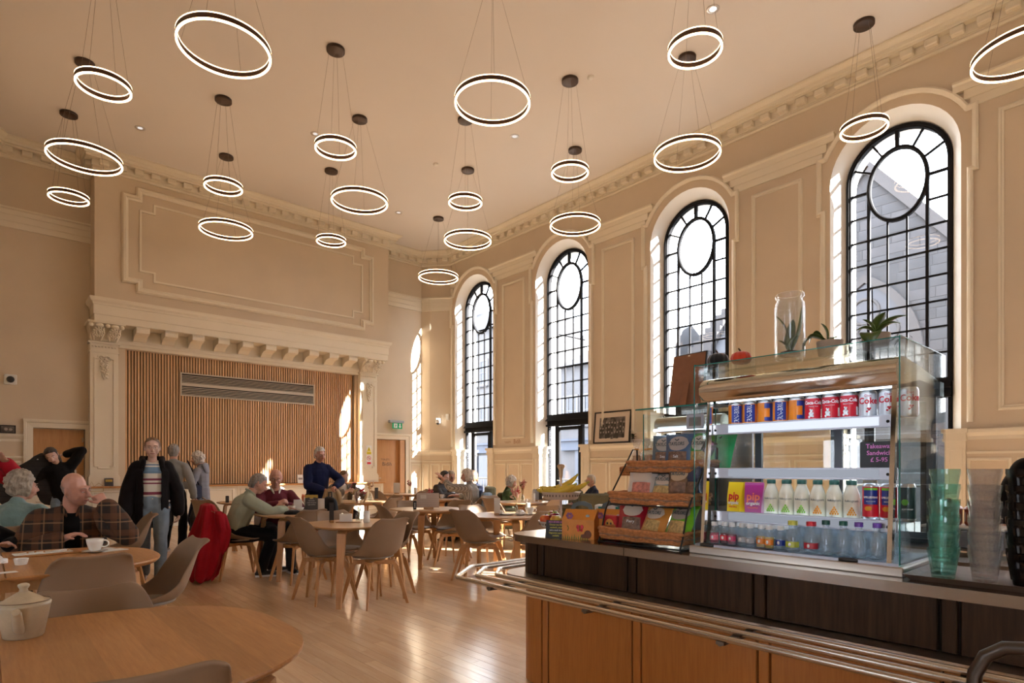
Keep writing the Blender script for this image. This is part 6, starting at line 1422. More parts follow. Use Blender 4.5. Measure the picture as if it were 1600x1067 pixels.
    # ---- trousers and shoes
    if lower:
        tr_ = Blob(); ez = .016
        tr_.hull((hipc+up*.10*k,(.134*k*B+ez*1.1,.100*k*B+ez*1.1,.02)),(hipc-up*.02,(.152*k*B+ez*.7,.110*k*B+ez*.7,.09*k)))
        for s in (1,-1):
            tr_.chain([(hj[s],.090*k*B+ez*.6),(hj[s].lerp(kn[s],.5),.071*k*B+ez*.9),(kn[s],.053*k+ez)]); tr_.chain([(kn[s],.053*k+ez),(kn[s].lerp(an[s],.5),.050*k+ez),(an[s]+V((0,0,.01)),.046*k+ez)])
        tr_.fuse('trousers', leg, o, vox=vox*1.1, smooth=3, noise=.008, nscale=11)
        for s in (1,-1):
            sf = Blob(); fd = V((s*.10,1,0)).normalized(); a0 = an[s]
            sf.hull((a0+V((0,-.035,-.05)),(.038*k,.042*k,.036)),(a0+fd*.06*k+V((0,0,-.045)),(.041*k,.05*k,.036))).hull((a0+fd*.06*k+V((0,0,-.045)),(.041*k,.05*k,.034)),(a0+fd*.16*k+V((0,0,-.058)),(.040*k,.05*k,.026))).hull((a0+V((0,-.02,-.03)),.040*k),(a0+V((0,-.005,.005)),.042*k))
            so = sf.fuse('shoe', shoe[0] if isinstance(shoe, tuple) else shoe, o, vox=.010, smooth=2)
            if isinstance(shoe, tuple):
                MB().add([tuple(a0+fd*(y*k)+V((x*fd.y*k,-x*fd.x*k,0))+V((0,0,z-a0.z*0))) for z in (-.084,-.062) for x, y in ((-.04,-.07),(.04,-.07),(.046,.06),(.040,.17),(.0,.215),(-.040,.17),(-.046,.06))], [tuple(reversed(range(7))),tuple(range(7,14))]+[(i,(i+1)%7,7+(i+1)%7,7+i) for i in range(7)]).build('sole', shoe[1], so)
    return o, dict(neck=neck, chest=chest, hip=hipc, up=up, fwd=fwd, right=right, el=el, wr=wr, hand=handpts, H=H_, kn=kn, an=an)

def drape(name, m_, parent, levels, folds=7, amp=.16, seed=1, n=72):
    """cloth hanging in folds: stacked outlines (cx, cy, z, a, b), closed over the top"""
    r_ = random.Random(seed); ph = [r_.uniform(0,6.28) for _ in range(4)]; vs = []; L = []
    for (l0, l1) in zip(levels, levels[1:]):
        for q in range(5): L.append(tuple(l0[i]+(l1[i]-l0[i])*q/5 for i in range(5)))
    L.append(levels[-1]); m = len(L)
    for j, (cx, cy, z, a, b) in enumerate(L):
        f = min(1, j/(m*.35))
        for i in range(n):
            t = 2*math.pi*i/n; w_ = amp*f*(.6*math.sin(folds*t+ph[0]+.5*math.sin(3*f+ph[1]))+.25*math.sin((folds*2+1)*t+ph[2]+j*.06)); w_ += .06*math.sin(3*t+ph[3]+j*.2)*f
            vs.append((cx+a*(1+w_)*math.cos(t), cy+b*(1+w_)*math.sin(t), z+(.02*math.sin(5*t+ph[1]) if j == m-1 else 0)+.006*math.sin(9*t+j)*f))
    fs = [(j*n+i,j*n+(i+1)%n,(j+1)*n+(i+1)%n,(j+1)*n+i) for j in range(m-1) for i in range(n)] + [tuple(range(n))]
    return MB().add(vs, fs, 0, True).build(name, m_, parent)
# ------------------------------------------------------------------ the people in the hall
def hairc(n, c): return mat(n, c, .55, var=.35, vs=60, bump=.6, bs=120, stretch=(1,1,.25))
H_DARK, H_BROWN, H_GREY, H_WHITE, H_ASH = hairc('hair_dark',(.025,.016,.012)), hairc('hair_brown',(.17,.095,.05)), hairc('hair_grey',(.22,.19,.165)), hairc('hair_white',(.56,.50,.43)), hairc('hair_ash',(.36,.29,.21))
S1, S2, S3 = (.50,.28,.20), (.52,.26,.185), (.66,.42,.33)
JEAN = cloth('denim', (.19,.245,.30), .8, .3, 120, .2); BLK = cloth('black_cloth', (.006,.0055,.006)); NAVYC = cloth('navy_cloth', (.018,.022,.045)); KHA = cloth('dark_trousers', (.03,.03,.035))
BLKSHOE = (mat('shoe_black', (.015,.015,.016), .5), mat('sole_white', (.6,.58,.55), .6)); BRNSHOE = mat('boot_brown', (.16,.065,.03), .5); DSHOE = mat('shoe_dark', (.02,.018,.017), .5); GSHOE = (mat('shoe_taupe', (.20,.16,.12), .7), mat('sole_pale', (.5,.45,.4), .6))
TEE = stripes('striped_tee', [(0,(.72,.68,.60)),(.499,(.20,.03,.06)),(.513,(.72,.68,.60)),(.557,(.20,.03,.06)),(.566,(.72,.68,.60)),(.575,(.20,.03,.06)),(.586,(.72,.68,.60)),(.617,(.14,.24,.36)),(.650,(.72,.68,.60)),(.660,(.14,.24,.36)),(.666,(.72,.68,.60))], 2.0)
def plaid(name, base, c1, c2, s=1.0):
    m, t, p = nt(name); L = t.links.new; tc = N(t,'ShaderNodeTexCoord'); sx = N(t,'ShaderNodeSeparateXYZ'); L(tc.outputs['Object'], sx.inputs[0]); last = None
    colr = None
    for ax, per, wd, c in (('X',.11*s,.36,c1),('Z',.12*s,.36,c1),('X',.11*s,.07,c2),('Z',.12*s,.07,c2)):
        a = N(t,'ShaderNodeMath', operation='MULTIPLY_ADD'); a.inputs[1].default_value = 1/per; a.inputs[2].default_value = .5 if c is c2 else .3; L(sx.outputs[ax], a.inputs[0])
        f = N(t,'ShaderNodeMath', operation='FRACT'); L(a.outputs[0], f.inputs[0]); g = N(t,'ShaderNodeMath', operation='LESS_THAN'); g.inputs[1].default_value = wd; L(f.outputs[0], g.inputs[0])
        h_ = N(t,'ShaderNodeMath', operation='MULTIPLY'); h_.inputs[1].default_value = .55; L(g.outputs[0], h_.inputs[0])
        mx = N(t,'ShaderNodeMix', data_type='RGBA'); L(h_.outputs[0], mx.inputs[0])
        if last is None: mx.inputs[6].default_value = rgba(base)
        else: L(last, mx.inputs[6])
        mx.inputs[7].default_value = rgba(c); last = mx.outputs[2]
    L(last, p.inputs['Base Color']); p.inputs['Roughness'].default_value = .9
    n = N(t,'ShaderNodeTexNoise', Scale=28.0); L(tc.outputs['Object'], n.inputs['Vector']); b = N(t,'ShaderNodeBump', Strength=.35, Distance=.01); L(n.outputs['Fac'], b.inputs['Height']); L(b.outputs[0], p.inputs['Normal']); return m
PLAID = plaid('brown_plaid', (.022,.016,.012), (.13,.05,.02), (.34,.19,.10)); PLAID2 = plaid('charcoal_check', (.03,.03,.032), (.075,.07,.072), (.12,.10,.10), .7)
HOUND = plaid('houndstooth', (.42,.38,.34), (.03,.028,.03), (.03,.028,.03), .17); STRH = stripes('fine_stripe', [(0,(.38,.38,.42)),(.5,(.08,.09,.13))], .022)
KNIT = cloth('teal_knit', (.17,.26,.245), .95, .8, 26, .12, .4)
FL = cloth('floral_top', (.10,.14,.06), .9, .2, 40, .9)
TANC = cloth('tan_jacket', (.36,.25,.14)); GRNC = cloth('sage_shirt', (.32,.34,.25), .9, .35, 22, .06)
fdn = {1:(.11,.40,.085), -1:(-.11,.42,.085)}; kup = {1:(0,.4,1), -1:(0,.4,1)}
def seatchair(lab, x, y, face): a = R(face); chair(lab, x+math.cos(a)*.05, y+math.sin(a)*.05, face)
# woman walking
jc = dict(name='coat', under=TEE, loose=.020, hem=.66, sleeve=.97, cut=lambda p: p.y > .0 and abs(p.x) < (.085 if p.z < .36 else .07+.02))
W_, wi = person('woman walking in black coat, striped tee and blue jeans, wearing glasses', (1.40,7.62,0), -100, .885, k=.965, head=(0,.02,0), hands={1:(.25,.06,.80),-1:(-.25,.02,.80)}, elbows={1:(.5,-.6,-.1),-1:(-.5,-.6,-.1)}, feet={1:(.08,-.20,.11),-1:(-.07,.24,.085)}, grip=(.7,.7), topm=cloth('coat_black', (.008,.0055,.006), .8, .3, 25), leg=JEAN, shoe=BRNSHOE, hairm=H_BROWN, hair='tied', sk=S3, glasses=True, vox=.009, female=True, coat=jc, palm={1:(-1,0,0),-1:(1,0,0)})
for z in (.93,.86): MB().ball((-.16,.155,z), (.008,.004,.012), 8).build('coat_button', WHITEP, W_)
MB().ball((0,.128,.955), (.008,.006,.008), 8).build('jeans_button', CHROME, W_)
cm = Blob(); nk = wi['neck']
for s in (1,-1): cm.hull((nk+V((s*.085,.03,-.01)),(.03,.05,.03)),(nk+V((s*.10,-.04,.02)),(.03,.03,.035)),(nk+V((s*.10,.085,-.10)),(.025,.012,.05)))
cm.hull((nk+V((.09,-.05,.02)),.03),(nk+V((0,-.085,.02)),.035),(nk+V((-.09,-.05,.02)),.03)); cm.fuse('coat_collar', bpy.data.materials['coat_black'], W_, vox=.011, smooth=3)
# man in plaid overshirt
person('bald man in brown plaid overshirt resting his forehead on his hand', (.50,5.42,0), -97, .50, sit=True, k=1.0, lean=(.03,.16), head=(.95,.10,.0), hands={-1:lambda H: H(-.005,.228,-.075),1:(.06,.30,.80)}, elbows={-1:(-.6,.2,-1),1:(.8,.0,-.6)}, feet=fdn, knees=kup, grip=(.5,1.5), topm=PLAID, leg=NAVYC, shoe=DSHOE, hairm=mat('stubble', (.30,.20,.16), .6), sk=S2, bald=True, vox=.0075, build=1.14, coat=dict(name='overshirt', under=BLK, loose=.018, hem=.42, sleeve=.9, cut=lambda p: p.y > .02 and abs(p.x+.0) < .045 and p.z > .1), palm={-1:(.6,-.8,0),1:(0,0,-1)}, collar=PLAID)
seatchair('shell chair under the man in the plaid overshirt', .50, 5.42, -97)
# teal knit lady
person('grey-haired woman in teal cable knit jumper seen from behind', (.20,6.45,0), 62, .51, sit=True, k=.97, lean=(0,.06), head=(-.75,.05,0), hands={1:(.18,.42,.80),-1:(-.15,.40,.80)}, feet=fdn, knees=kup, topm=KNIT, leg=KHA, shoe=DSHOE, hairm=hairc('hair_silver', (.36,.30,.23)), hair='curly', sk=S2, female=True, build=1.1, vox=.010)
seatchair('shell chair behind the teal knit jumper, seat of the grey-haired woman', .20, 6.45, 70)
# woman putting on a puffer coat
PUFF = stripes('puffer_black', [(0,(.014,.014,.016)),(.85,(.004,.004,.005))], .07, bump=.5, bs=20)
person('dark-haired woman pulling on a black puffer coat, one arm raised', (.90,10.95,0), -92, .88, k=.98, lean=(.22,.12), head=(-.15,.28,.25), hands={-1:(-.0,-.10,1.50),1:(.60,.05,1.18)}, elbows={-1:(-.6,0,1.0),1:(.2,-.5,-1)}, feet={1:(.13,.02,.085),-1:(-.12,0,.085)}, topm=BLK, leg=JEAN, shoe=DSHOE, hairm=H_DARK, hair='long', sk=S3, female=True, vox=.011, coat=dict(name='jumper', loose=.02, hem=.78))
pc_ = thing('puffer_coat', 'black quilted puffer coat hanging from the woman\'s arm at left', 'coat', (.90,10.80,0), R(-92-90))
bb = Blob(); bb.hull((V((.25,-.12,1.42)),(.12,.07,.10)),(V((.50,-.10,1.18)),(.16,.06,.14))).hull((V((.50,-.10,1.18)),(.16,.06,.14)),(V((.66,-.08,.95)),(.14,.06,.18))).hull((V((.30,-.13,1.30)),(.10,.06,.10)),(V((.20,-.14,.95)),(.14,.05,.20))); bb.fuse('quilted_shell', PUFF, pc_, vox=.013, smooth=3, noise=.012, nscale=12)
MB().ball((.33,-.06,1.42), (.012,.006,.008), 6).build('logo_patch', WHITEP, pc_)
# person in red at the left edge
person('person pulling on a red jacket, cut by the left edge of the picture', (-.17,7.72,0), -60, .88, k=.97, lean=(-.05,.10), head=(.3,.2,0), hands={-1:(-.18,.34,1.34),1:(.30,.2,1.0)}, elbows={-1:(-.8,.2,-.7)}, feet={1:(.10,0,.085),-1:(-.1,0,.085)}, topm=cloth('red_coat', (.36,.007,.018), .7, .3, 25), leg=KHA, shoe=DSHOE, hairm=H_GREY, sk=S1, coat=dict(name='jacket', loose=.035, hem=.66))
hc_ = thing('striped_bag', 'black and white striped bag at the left edge below the red jacket', 'bag', (.02,7.0,.46), 0); MB().cbox(-.12,-.10,0,.12,.10,.28,.02).build('bag', stripes('bag_stripe', [(0,(.65,.62,.58)),(.5,(.02,.02,.02))], .05, 'X'), hc_)
person('person in black left of the plaid man, cut by the picture edge', (-.20,5.50,0), -80, .50, sit=True, k=.98, lean=(0,.18), hands={1:(.14,.42,.78),-1:(-.26,.36,.78)}, feet=fdn, knees=kup, topm=BLK, leg=BLK, shoe=DSHOE, hairm=H_DARK, sk=S1, female=True)
seatchair('shell chair under the person in black at left edge', -.20, 5.50, -80)
# grey jumper man and striped hoodie woman
GJ = cloth('grey_jumper', (.26,.26,.25))
G_, gi = person('man in grey jumper and black trousers standing behind the walking woman', (2.20,10.45,0), 60, .90, k=1.0, head=(.2,.05,0), hands={1:(.27,.10,.84),-1:(-.27,.12,.90)}, elbows={1:(.5,-.8,0)}, feet={1:(.11,.05,.085),-1:(-.11,-.02,.085)}, grip=(1.2,.7), topm=GJ, leg=BLK, shoe=GSHOE, hairm=H_GREY, sk=S2)
bg_ = thing('shopping_bag', 'black carrier bag held by the man in the grey jumper', 'bag', (2.52,10.35,.28), R(30)); bb = Blob(); bb.hull((V((0,0,.06)),(.15,.07,.06)),(V((0,0,.30)),(.13,.05,.06))).hull((V((0,0,.3)),(.13,.05,.06)),(V((0,0,.44)),(.05,.02,.03))); bb.fuse('sack', mat('bin_liner', (.012,.012,.013), .35), bg_, noise=.02, nscale=10)
MB().tube([(-.04,0,.42),(-.03,0,.54),(.03,0,.54),(.04,0,.42)], .006, 6).build('handle', bpy.data.materials['bin_liner'], bg_)
person('white-haired woman in striped hoodie standing in profile facing left', (2.74,10.98,0), 142, .85, k=.93, lean=(0,.04), head=(.1,.12,0), hands={1:(.12,.32,1.02),-1:(-.14,.28,1.02)}, feet={1:(.10,0,.085),-1:(-.1,.02,.085)}, topm=STRH, leg=NAVYC, shoe=DSHOE, hairm=H_WHITE, hair='curly', sk=S1, female=True, hood=True, coat=dict(name='hoodie', loose=.012, hem=.72))
cb = thing('crossbody_bag', 'navy shoulder bag at the hip of the woman in striped hoodie', 'bag', (2.60,10.76,.80), R(50)); MB().cbox(-.13,-.04,0,.13,.04,.22,.02).build('bag', NAVYC, cb); MB().tube([(-.11,0,.21),(-.05,.08,.48),(.05,.16,.62),(.11,.0,.21)], .010, 6).build('strap', NAVYC, cb)
# two men at a table
person('grey-haired man in sage shirt leaning on the table, seen from behind', (2.20,7.50,0), -8, .52, sit=True, k=1.0, lean=(.0,.42), head=(-.1,.05,0), hands={-1:(-.10,.62,.82),1:(.12,.60,.80)}, elbows={-1:(-.8,0,-.6),1:(.8,0,-.6)}, feet={1:(.14,.30,.085),-1:(-.11,.50,.085)}, knees=kup, topm=GRNC, leg=BLK, shoe=BLKSHOE, hairm=H_GREY, sk=S2, vox=.009, build=1.1, coat=dict(name='shirt', loose=.012, hem=.46, sleeve=.8), collar=GRNC)
seatchair('shell chair draped with the red coat', 2.20, 7.50, -8)
rc = thing('red_coat', 'crimson quilted coat draped over a chair back, hem near the floor', 'coat', (1.93,7.54,0), R(-8))
drape('coat_cloth', bpy.data.materials['red_coat'], rc, [(.01,0,.885,.03,.10),(.01,0,.865,.07,.17),(.02,-.01,.72,.12,.21),(.02,-.02,.55,.17,.25),(-.01,-.04,.36,.19,.28),(-.03,-.08,.20,.18,.26),(-.05,-.13,.08,.15,.19),(-.06,-.16,.03,.11,.13)], 6, .17, 4)
drape('sleeve', bpy.data.materials['red_coat'], rc, [(.10,-.20,.80,.03,.03),(.12,-.22,.76,.06,.05),(.15,-.25,.58,.07,.06),(.13,-.27,.40,.065,.055),(.10,-.27,.33,.05,.045)], 4, .12, 9, 40)
MAR = cloth('maroon_jumper', (.13,.022,.035))
person('bald man with glasses in maroon jumper and white collar', (2.80,7.80,0), -98, .52, sit=True, k=1.0, lean=(0,.12), head=(-.22,.05,0), hands={1:(.03,.36,.86),-1:(-.05,.36,.84)}, elbows={1:(.9,0,-.5),-1:(-.9,0,-.5)}, feet=fdn, knees=kup, grip=(1.0,1.0), topm=MAR, leg=KHA, shoe=BLKSHOE, hairm=mat('stubble_grey', (.32,.22,.18), .6), sk=S2, bald=True, glasses=True, vox=.008, build=1.15, collar=cloth('white_collar', (.68,.65,.60)), palm={1:(-1,0,0),-1:(1,0,0)})
seatchair('shell chair under the bald man in maroon', 2.80, 7.80, -98)
# navy jumper woman with tan jacket
person('short white-haired woman in navy roll-neck standing, folding a jacket', (3.74,8.62,0), -98, .88, k=.96, lean=(0,.02), head=(.25,.22,0), hands={1:(-.02,.24,.98),-1:(-.17,.27,1.02)}, elbows={1:(1,-.2,-.4),-1:(-1,-.2,-.4)}, feet={1:(.10,0,.085),-1:(-.1,0,.085)}, grip=(1.0,1.1), topm=cloth('navy_jumper', (.012,.017,.058), .9, .2, 60), leg=KHA, shoe=DSHOE, hairm=H_WHITE, sk=S2, female=True, glasses=True, vox=.009, build=1.08, coat=dict(name='jumper', loose=.006, hem=.80, sleeve=.9))
tj = thing('tan_jacket', 'tan jacket held up by the woman in navy', 'jacket', (3.74,8.62,0), R(-98-90)); drape('jacket_cloth', TANC, tj, [(-.10,.29,1.00,.04,.025),(-.10,.30,.96,.09,.035),(-.11,.31,.82,.13,.05),(-.11,.32,.66,.15,.06),(-.10,.32,.54,.13,.06),(-.09,.32,.50,.10,.05)], 5, .22, 3)
drape('sleeve', TANC, tj, [(-.18,.31,.99,.03,.02),(-.20,.32,.93,.045,.03),(-.23,.33,.74,.05,.04),(-.23,.33,.60,.045,.035)], 4, .15, 7, 36)
# phone woman
CARD = cloth('grey_cardigan', (.17,.145,.125))
Pw, pi_ = person('woman with tied hair and glasses in grey cardigan holding a phone', (4.74,9.95,0), -95, .52, sit=True, k=.98, lean=(0,.08), head=(.1,.34,0), hands={1:(.02,.34,.90),-1:(-.10,.35,.92)}, elbows={1:(.9,-.2,-.5),-1:(-.9,-.2,-.5)}, feet=fdn, knees=kup, grip=(1.2,1.2), topm=CARD, leg=KHA, shoe=DSHOE, hairm=H_BROWN, hair='tied', sk=S3, female=True, glasses=True, vox=.010, build=1.1, coat=dict(name='cardigan', under=cloth('cream_top', (.55,.50,.43)), loose=.02, hem=.44, cut=lambda p: p.y > .0 and abs(p.x) < .075))
seatchair('shell chair under the woman holding a phone', 4.74, 9.95, -95)
ph = thing('phone', 'magenta cased phone in the seated woman\'s hands', 'phone', (4.77,9.56,.93), R(-95)); MB().cbox(-.006,-.04,0,.006,.04,.15,.004, M=RT((0,0,0),0,R(35))).build('case', mat('phone_magenta', (.45,.02,.16), .4), ph); MB().box(.0065,-.036,.008,.0075,.036,.142, M=RT((0,0,0),0,R(35))).build('screen', mat('phone_screen', (.02,.02,.025), .1), ph)
# talking group by the window
person('dark-haired woman in charcoal check shirt listening', (6.44,9.48,0), -62, .52, sit=True, k=.98, lean=(0,.22), head=(-.15,.1,0), hands={1:(.10,.42,.80),-1:(-.12,.42,.80)}, elbows={1:(.9,0,-.5),-1:(-.9,0,-.5)}, feet=fdn, knees=kup, topm=PLAID2, leg=KHA, shoe=DSHOE, hairm=H_DARK, hair='tied', sk=S3, female=True, vox=.011, coat=dict(name='shirt', loose=.015))
person('person with glasses in navy jumper behind the check shirt woman', (7.0,9.9,0), -85, .50, sit=True, k=.98, lean=(0,.1), head=(-.2,.1,0), hands={1:(.16,.40,.78),-1:(-.16,.40,.78)}, feet=fdn, knees=kup, topm=NAVYC, leg=KHA, shoe=DSHOE, hairm=H_ASH, sk=S2, glasses=True, vox=.014, fingers=False)
seatchair('shell chair under the person with glasses by the corner', 7.0, 9.9, -85)
person('white-haired woman in houndstooth top gesturing with her hand', (6.50,8.42,0), 122, .52, sit=True, k=1.0, lean=(0,.10), head=(.3,.05,0), hands={-1:(-.20,.50,1.12),1:(.18,.40,.80)}, elbows={-1:(-.6,0,-1),1:(.8,0,-.5)}, feet=fdn, knees=kup, grip=(.4,.05), spread=1.0, topm=HOUND, leg=KHA, shoe=DSHOE, hairm=H_WHITE, hair='bob', sk=S2, female=True, vox=.009, build=1.1, coat=dict(name='top', loose=.02, sleeve=.55), palm={-1:(.3,.9,0)})
person('person half hidden beyond the houndstooth woman', (7.22,9.22,0), 180, .50, sit=True, k=.97, lean=(0,.1), hands={1:(.16,.40,.78),-1:(-.16,.40,.78)}, feet=fdn, knees=kup, topm=NAVYC, leg=KHA, shoe=DSHOE, hairm=H_BROWN, hair='bob', sk=S1, vox=.016)
seatchair('shell chair under the half hidden person', 7.22, 9.22, 180)
DEN = thing('denim_jacket', 'pale denim jacket over the chair of the houndstooth woman', 'jacket', (6.66,8.22,0), R(122)); drape('jacket_cloth', cloth('pale_denim', (.19,.25,.31)), DEN, [(.0,0,.87,.03,.12),(.0,0,.85,.07,.18),(-.0,0,.68,.10,.21),(-.02,0,.52,.12,.22),(-.02,0,.42,.10,.18)], 6, .14, 5)
# armchairs by the windows
OLIVE, SAGE = cloth('olive_fabric', (.11,.095,.055), .9, .2, 90), cloth('sage_fabric', (.26,.28,.20), .9, .2, 90)
def armchair(lab, x, y, face, m_, hb=.86, seat=.40):
    a = thing('armchair', lab, 'armchair', (x,y,0), R(face-90), 'armchairs by the windows')
    for nm, (x0,y0,z0,x1,y1,z1) in (('seat',(-.27,-.25,.22,.27,.30,seat)),('backrest',(-.33,-.36,.20,.33,-.24,hb)),('armrest',(-.36,-.30,.20,-.26,.28,.58)),('armrest',(.26,-.30,.20,.36,.28,.58))): MB().cbox(x0,y0,z0,x1,y1,z1,.03).build(nm, m_, a)
    for sx in (-1,1):
        for sy in (-1,1): MB().tube([(sx*.28,sy*.24,.21),(sx*.31,sy*.27,0)], [.02,.013], 8).build('leg', OAKL, a)
armchair('olive fabric armchair with square back left of the elderly woman', 7.35, 8.95, 120, OLIVE, .84); armchair('sage green armchair of the elderly woman in the floral top', 7.28, 8.42, -30, SAGE, .96); armchair('olive armchair behind the pink flower table', 8.35, 8.05, 150, OLIVE, .88)
armchair('olive armchair seen beside the bananas, nearer the second window', 8.1, 7.05, 60, OLIVE, .86); armchair('olive armchair of the man facing left by the wall', 8.80, 7.60, 140, OLIVE, .82)
person('elderly white-haired woman in green floral top sitting in an armchair', (7.28,8.40,0), -35, .46, sit=True, k=.90, lean=(0,.05), head=(.0,.25,0), hands={1:(.14,.36,.62),-1:(-.14,.36,.62)}, feet=fdn, knees=kup, topm=FL, leg=KHA, shoe=DSHOE, hairm=H_WHITE, hair='curly', sk=S2, female=True, vox=.011)
person('grey-haired man with glasses sitting in an armchair in profile', (8.78,7.60,0), 150, .46, sit=True, k=.93, lean=(0,.0), head=(.1,.1,0), hands={1:(.14,.36,.62),-1:(-.14,.36,.62)}, feet=fdn, knees=kup, topm=NAVYC, leg=KHA, shoe=DSHOE, hairm=H_ASH, sk=S2, glasses=True, vox=.012)
# staff member behind the counter
person('staff member in black at the right edge behind the tumblers', (4.30,.44,0), 172, .88, k=.95, lean=(0,.05), head=(.1,.15,0), hands={1:(.16,.34,.98),-1:(-.16,.34,.98)}, feet={1:(.10,0,.085),-1:(-.1,0,.085)}, topm=BLK, leg=BLK, shoe=DSHOE, hairm=H_DARK, sk=S3, glasses=True)
# ------------------------------------------------------------------ small things on tables, shelf and walls
TZ = .745
def cup(lab, x, y, z=TZ, rz=0, saucer=True, s=1.0):
    c = thing('coffee_cup', lab, 'cup', (x,y,z+(.0122 if saucer else 0)), rz, 'coffee cups')
    MB().lathe([(0,0),(.024*s,0),(.026*s,.004),(.034*s,.022*s),(.040*s,.045*s),(.043*s,.066*s),(.040*s,.066*s),(.036*s,.04*s),(.028*s,.012),(0,.008)], 26).build('bowl', CERAMIC, c)
    MB().tube([(.038*s,0,.056*s)]+[((.044+.022*math.cos(R(a)))*s,0,(.039+.019*math.sin(R(a)))*s) for a in range(70,-111,-20)]+[(.033*s,0,.021*s)], .0042*s, 8).build('handle', CERAMIC, c)
    MB().lathe([(0,.055*s),(.038*s,.055*s)], 20, cap=False).build('coffee', mat('coffee_brown', (.12,.05,.02), .2) if 'coffee_brown' not in bpy.data.materials else bpy.data.materials['coffee_brown'], c)
    if saucer: tag(mesh_obj('saucer', SAUC, None, (x,y,z)), 'white saucer under the ' + lab, 'saucer', 'saucers')
SAUC = MB().lathe([(0,.0),(.035,0),(.04,.004),(.07,.012),(.072,.014),(.066,.0135),(.036,.006),(0,.012)], 30).mesh('saucer', CERAMIC)
def napkin(lab, x, y, z=TZ, s=.06, seed=1):
    r_ = random.Random(seed); vs = []; n = 14; hh = 7
    for i in range(hh+1):
        p = math.pi*.5*i/hh
        for j in range(n): t = 2*math.pi*j/n; k = 1+r_.uniform(-.22,.22); vs.append((s*math.cos(p)*math.cos(t)*k, s*math.cos(p)*math.sin(t)*k, s*.75*math.sin(p)*(1+r_.uniform(-.15,.25))))
    one('napkin', MB().add(vs, [(i*n+j,i*n+(j+1)%n,(i+1)*n+(j+1)%n,(i+1)*n+j) for i in range(hh) for j in range(n)]), PAPER, lab, 'napkin', (x,y,z), group='crumpled napkins')
STONEW = mat('stoneware', (.52,.42,.28), .35, var=.06, vs=40, coat=.3)
# teapot with straight sides, lid and spout towards the camera
tp_ = thing('teapot', 'cream stoneware teapot with knobbed lid on the nearest table', 'teapot', (.095,2.47,TZ), R(-104))
tp_.scale = (.80,.80,.80)
MB().lathe([(0,.0),(.062,.0),(.066,.004),(.088,.125),(.090,.135),(.082,.135)], 36).build('pot', STONEW, tp_); ld = MB().lathe([(.0895,.136),(.086,.142),(.072,.145),(.024,.176),(.016,.180)], 36).build('lid', STONEW, tp_)
MB().lathe([(.016,.178),(.013,.190),(.019,.200),(.019,.208),(.010,.213),(0,.214)], 18).build('knob', STONEW, ld); MB().tube([(.0865*math.cos(a*.2094),.0865*math.sin(a*.2094),.1435) for a in range(30)], .0014, 4, closed=True).build('brown_line', mat('glaze_line', (.18,.10,.05), .5), ld)
MB().tube([(.062,0,.035),(.078,0,.05),(.092,0,.085),(.104,0,.112),(.114,0,.120)], [.018,.019,.0175,.016,.014], 14).build('spout', STONEW, tp_); MB().tube([(-.082,0,.115),(-.125,0,.115),(-.135,0,.075),(-.115,0,.035),(-.070,0,.035)], .009, 10).build('handle', STONEW, tp_)
# second table: cup, tray, ramekin, napkins, receipts
cup('coffee cup in front of the plaid man', .535, 4.66, rz=R(-25), s=1.15)
tr_ = thing('wooden_board', 'long wooden serving board with crumbs in front of the plaid man', 'board', (.30,4.74,TZ), R(6)); MB().cbox(-.20,-.07,0,.16,.07,.012,.004).build('board', OAKT, tr_); MB().cbox(-.17,-.055,.012,.12,.055,.018,.003).build('paper_liner', PAPER, tr_)
MB().tube([(-.02,-.04,.021),(.10,.03,.021)], .004, 6).build('knife', STEEL, tr_); MB().tube([(-.15,-.03,.021),(-.06,.04,.021)], .004, 6).build('fork', STEEL, tr_)
for k in range(6): MB().ball((-.1+.04*k,.02*math.sin(k*2.1),.02), .006, 6).build('crumb', BISC, tr_)
rk = thing('ramekin', 'small white ridged sauce pot on the plaid man\'s table', 'sauce pot', (.155,4.33,TZ)); n = 40; vs = []
for rr, z in ((.024,0),(.027,.002),(.034,.034),(.0355,.036),(.032,.036),(.026,.006),(0,.006)):
    for j in range(n): a = 2*math.pi*j/n; k = 1+(.02 if j%2 else -.02)*(1 if .001 < z < .035 and rr > .026 else 0); vs.append((rr*k*math.cos(a), rr*k*math.sin(a), z))
MB().add(vs, [(i*n+j,i*n+(j+1)%n,(i+1)*n+(j+1)%n,(i+1)*n+j) for i in range(6) for j in range(n)]).build('pot', CERAMIC, rk)
napkin('crumpled white napkin at the left of the plaid man\'s table', .045, 4.50, s=.055, seed=3)
one('paper_napkin', MB().box(-.08,-.05,0,.08,.05,.003).add([(-.08,-.05,.003),(.0,-.05,.02),(.0,.05,.018),(-.08,.05,.003)], [(0,1,2,3)]), PAPER, 'flat white napkin beside the coffee cup', 'napkin', (.63,4.70,TZ), R(20)); one('receipt', MB().box(-.07,-.03,0,.07,.03,.0015), PAPER, 'white receipt slip at the near left edge of plaid man\'s table', 'receipt', (.06,4.05,TZ), R(10))
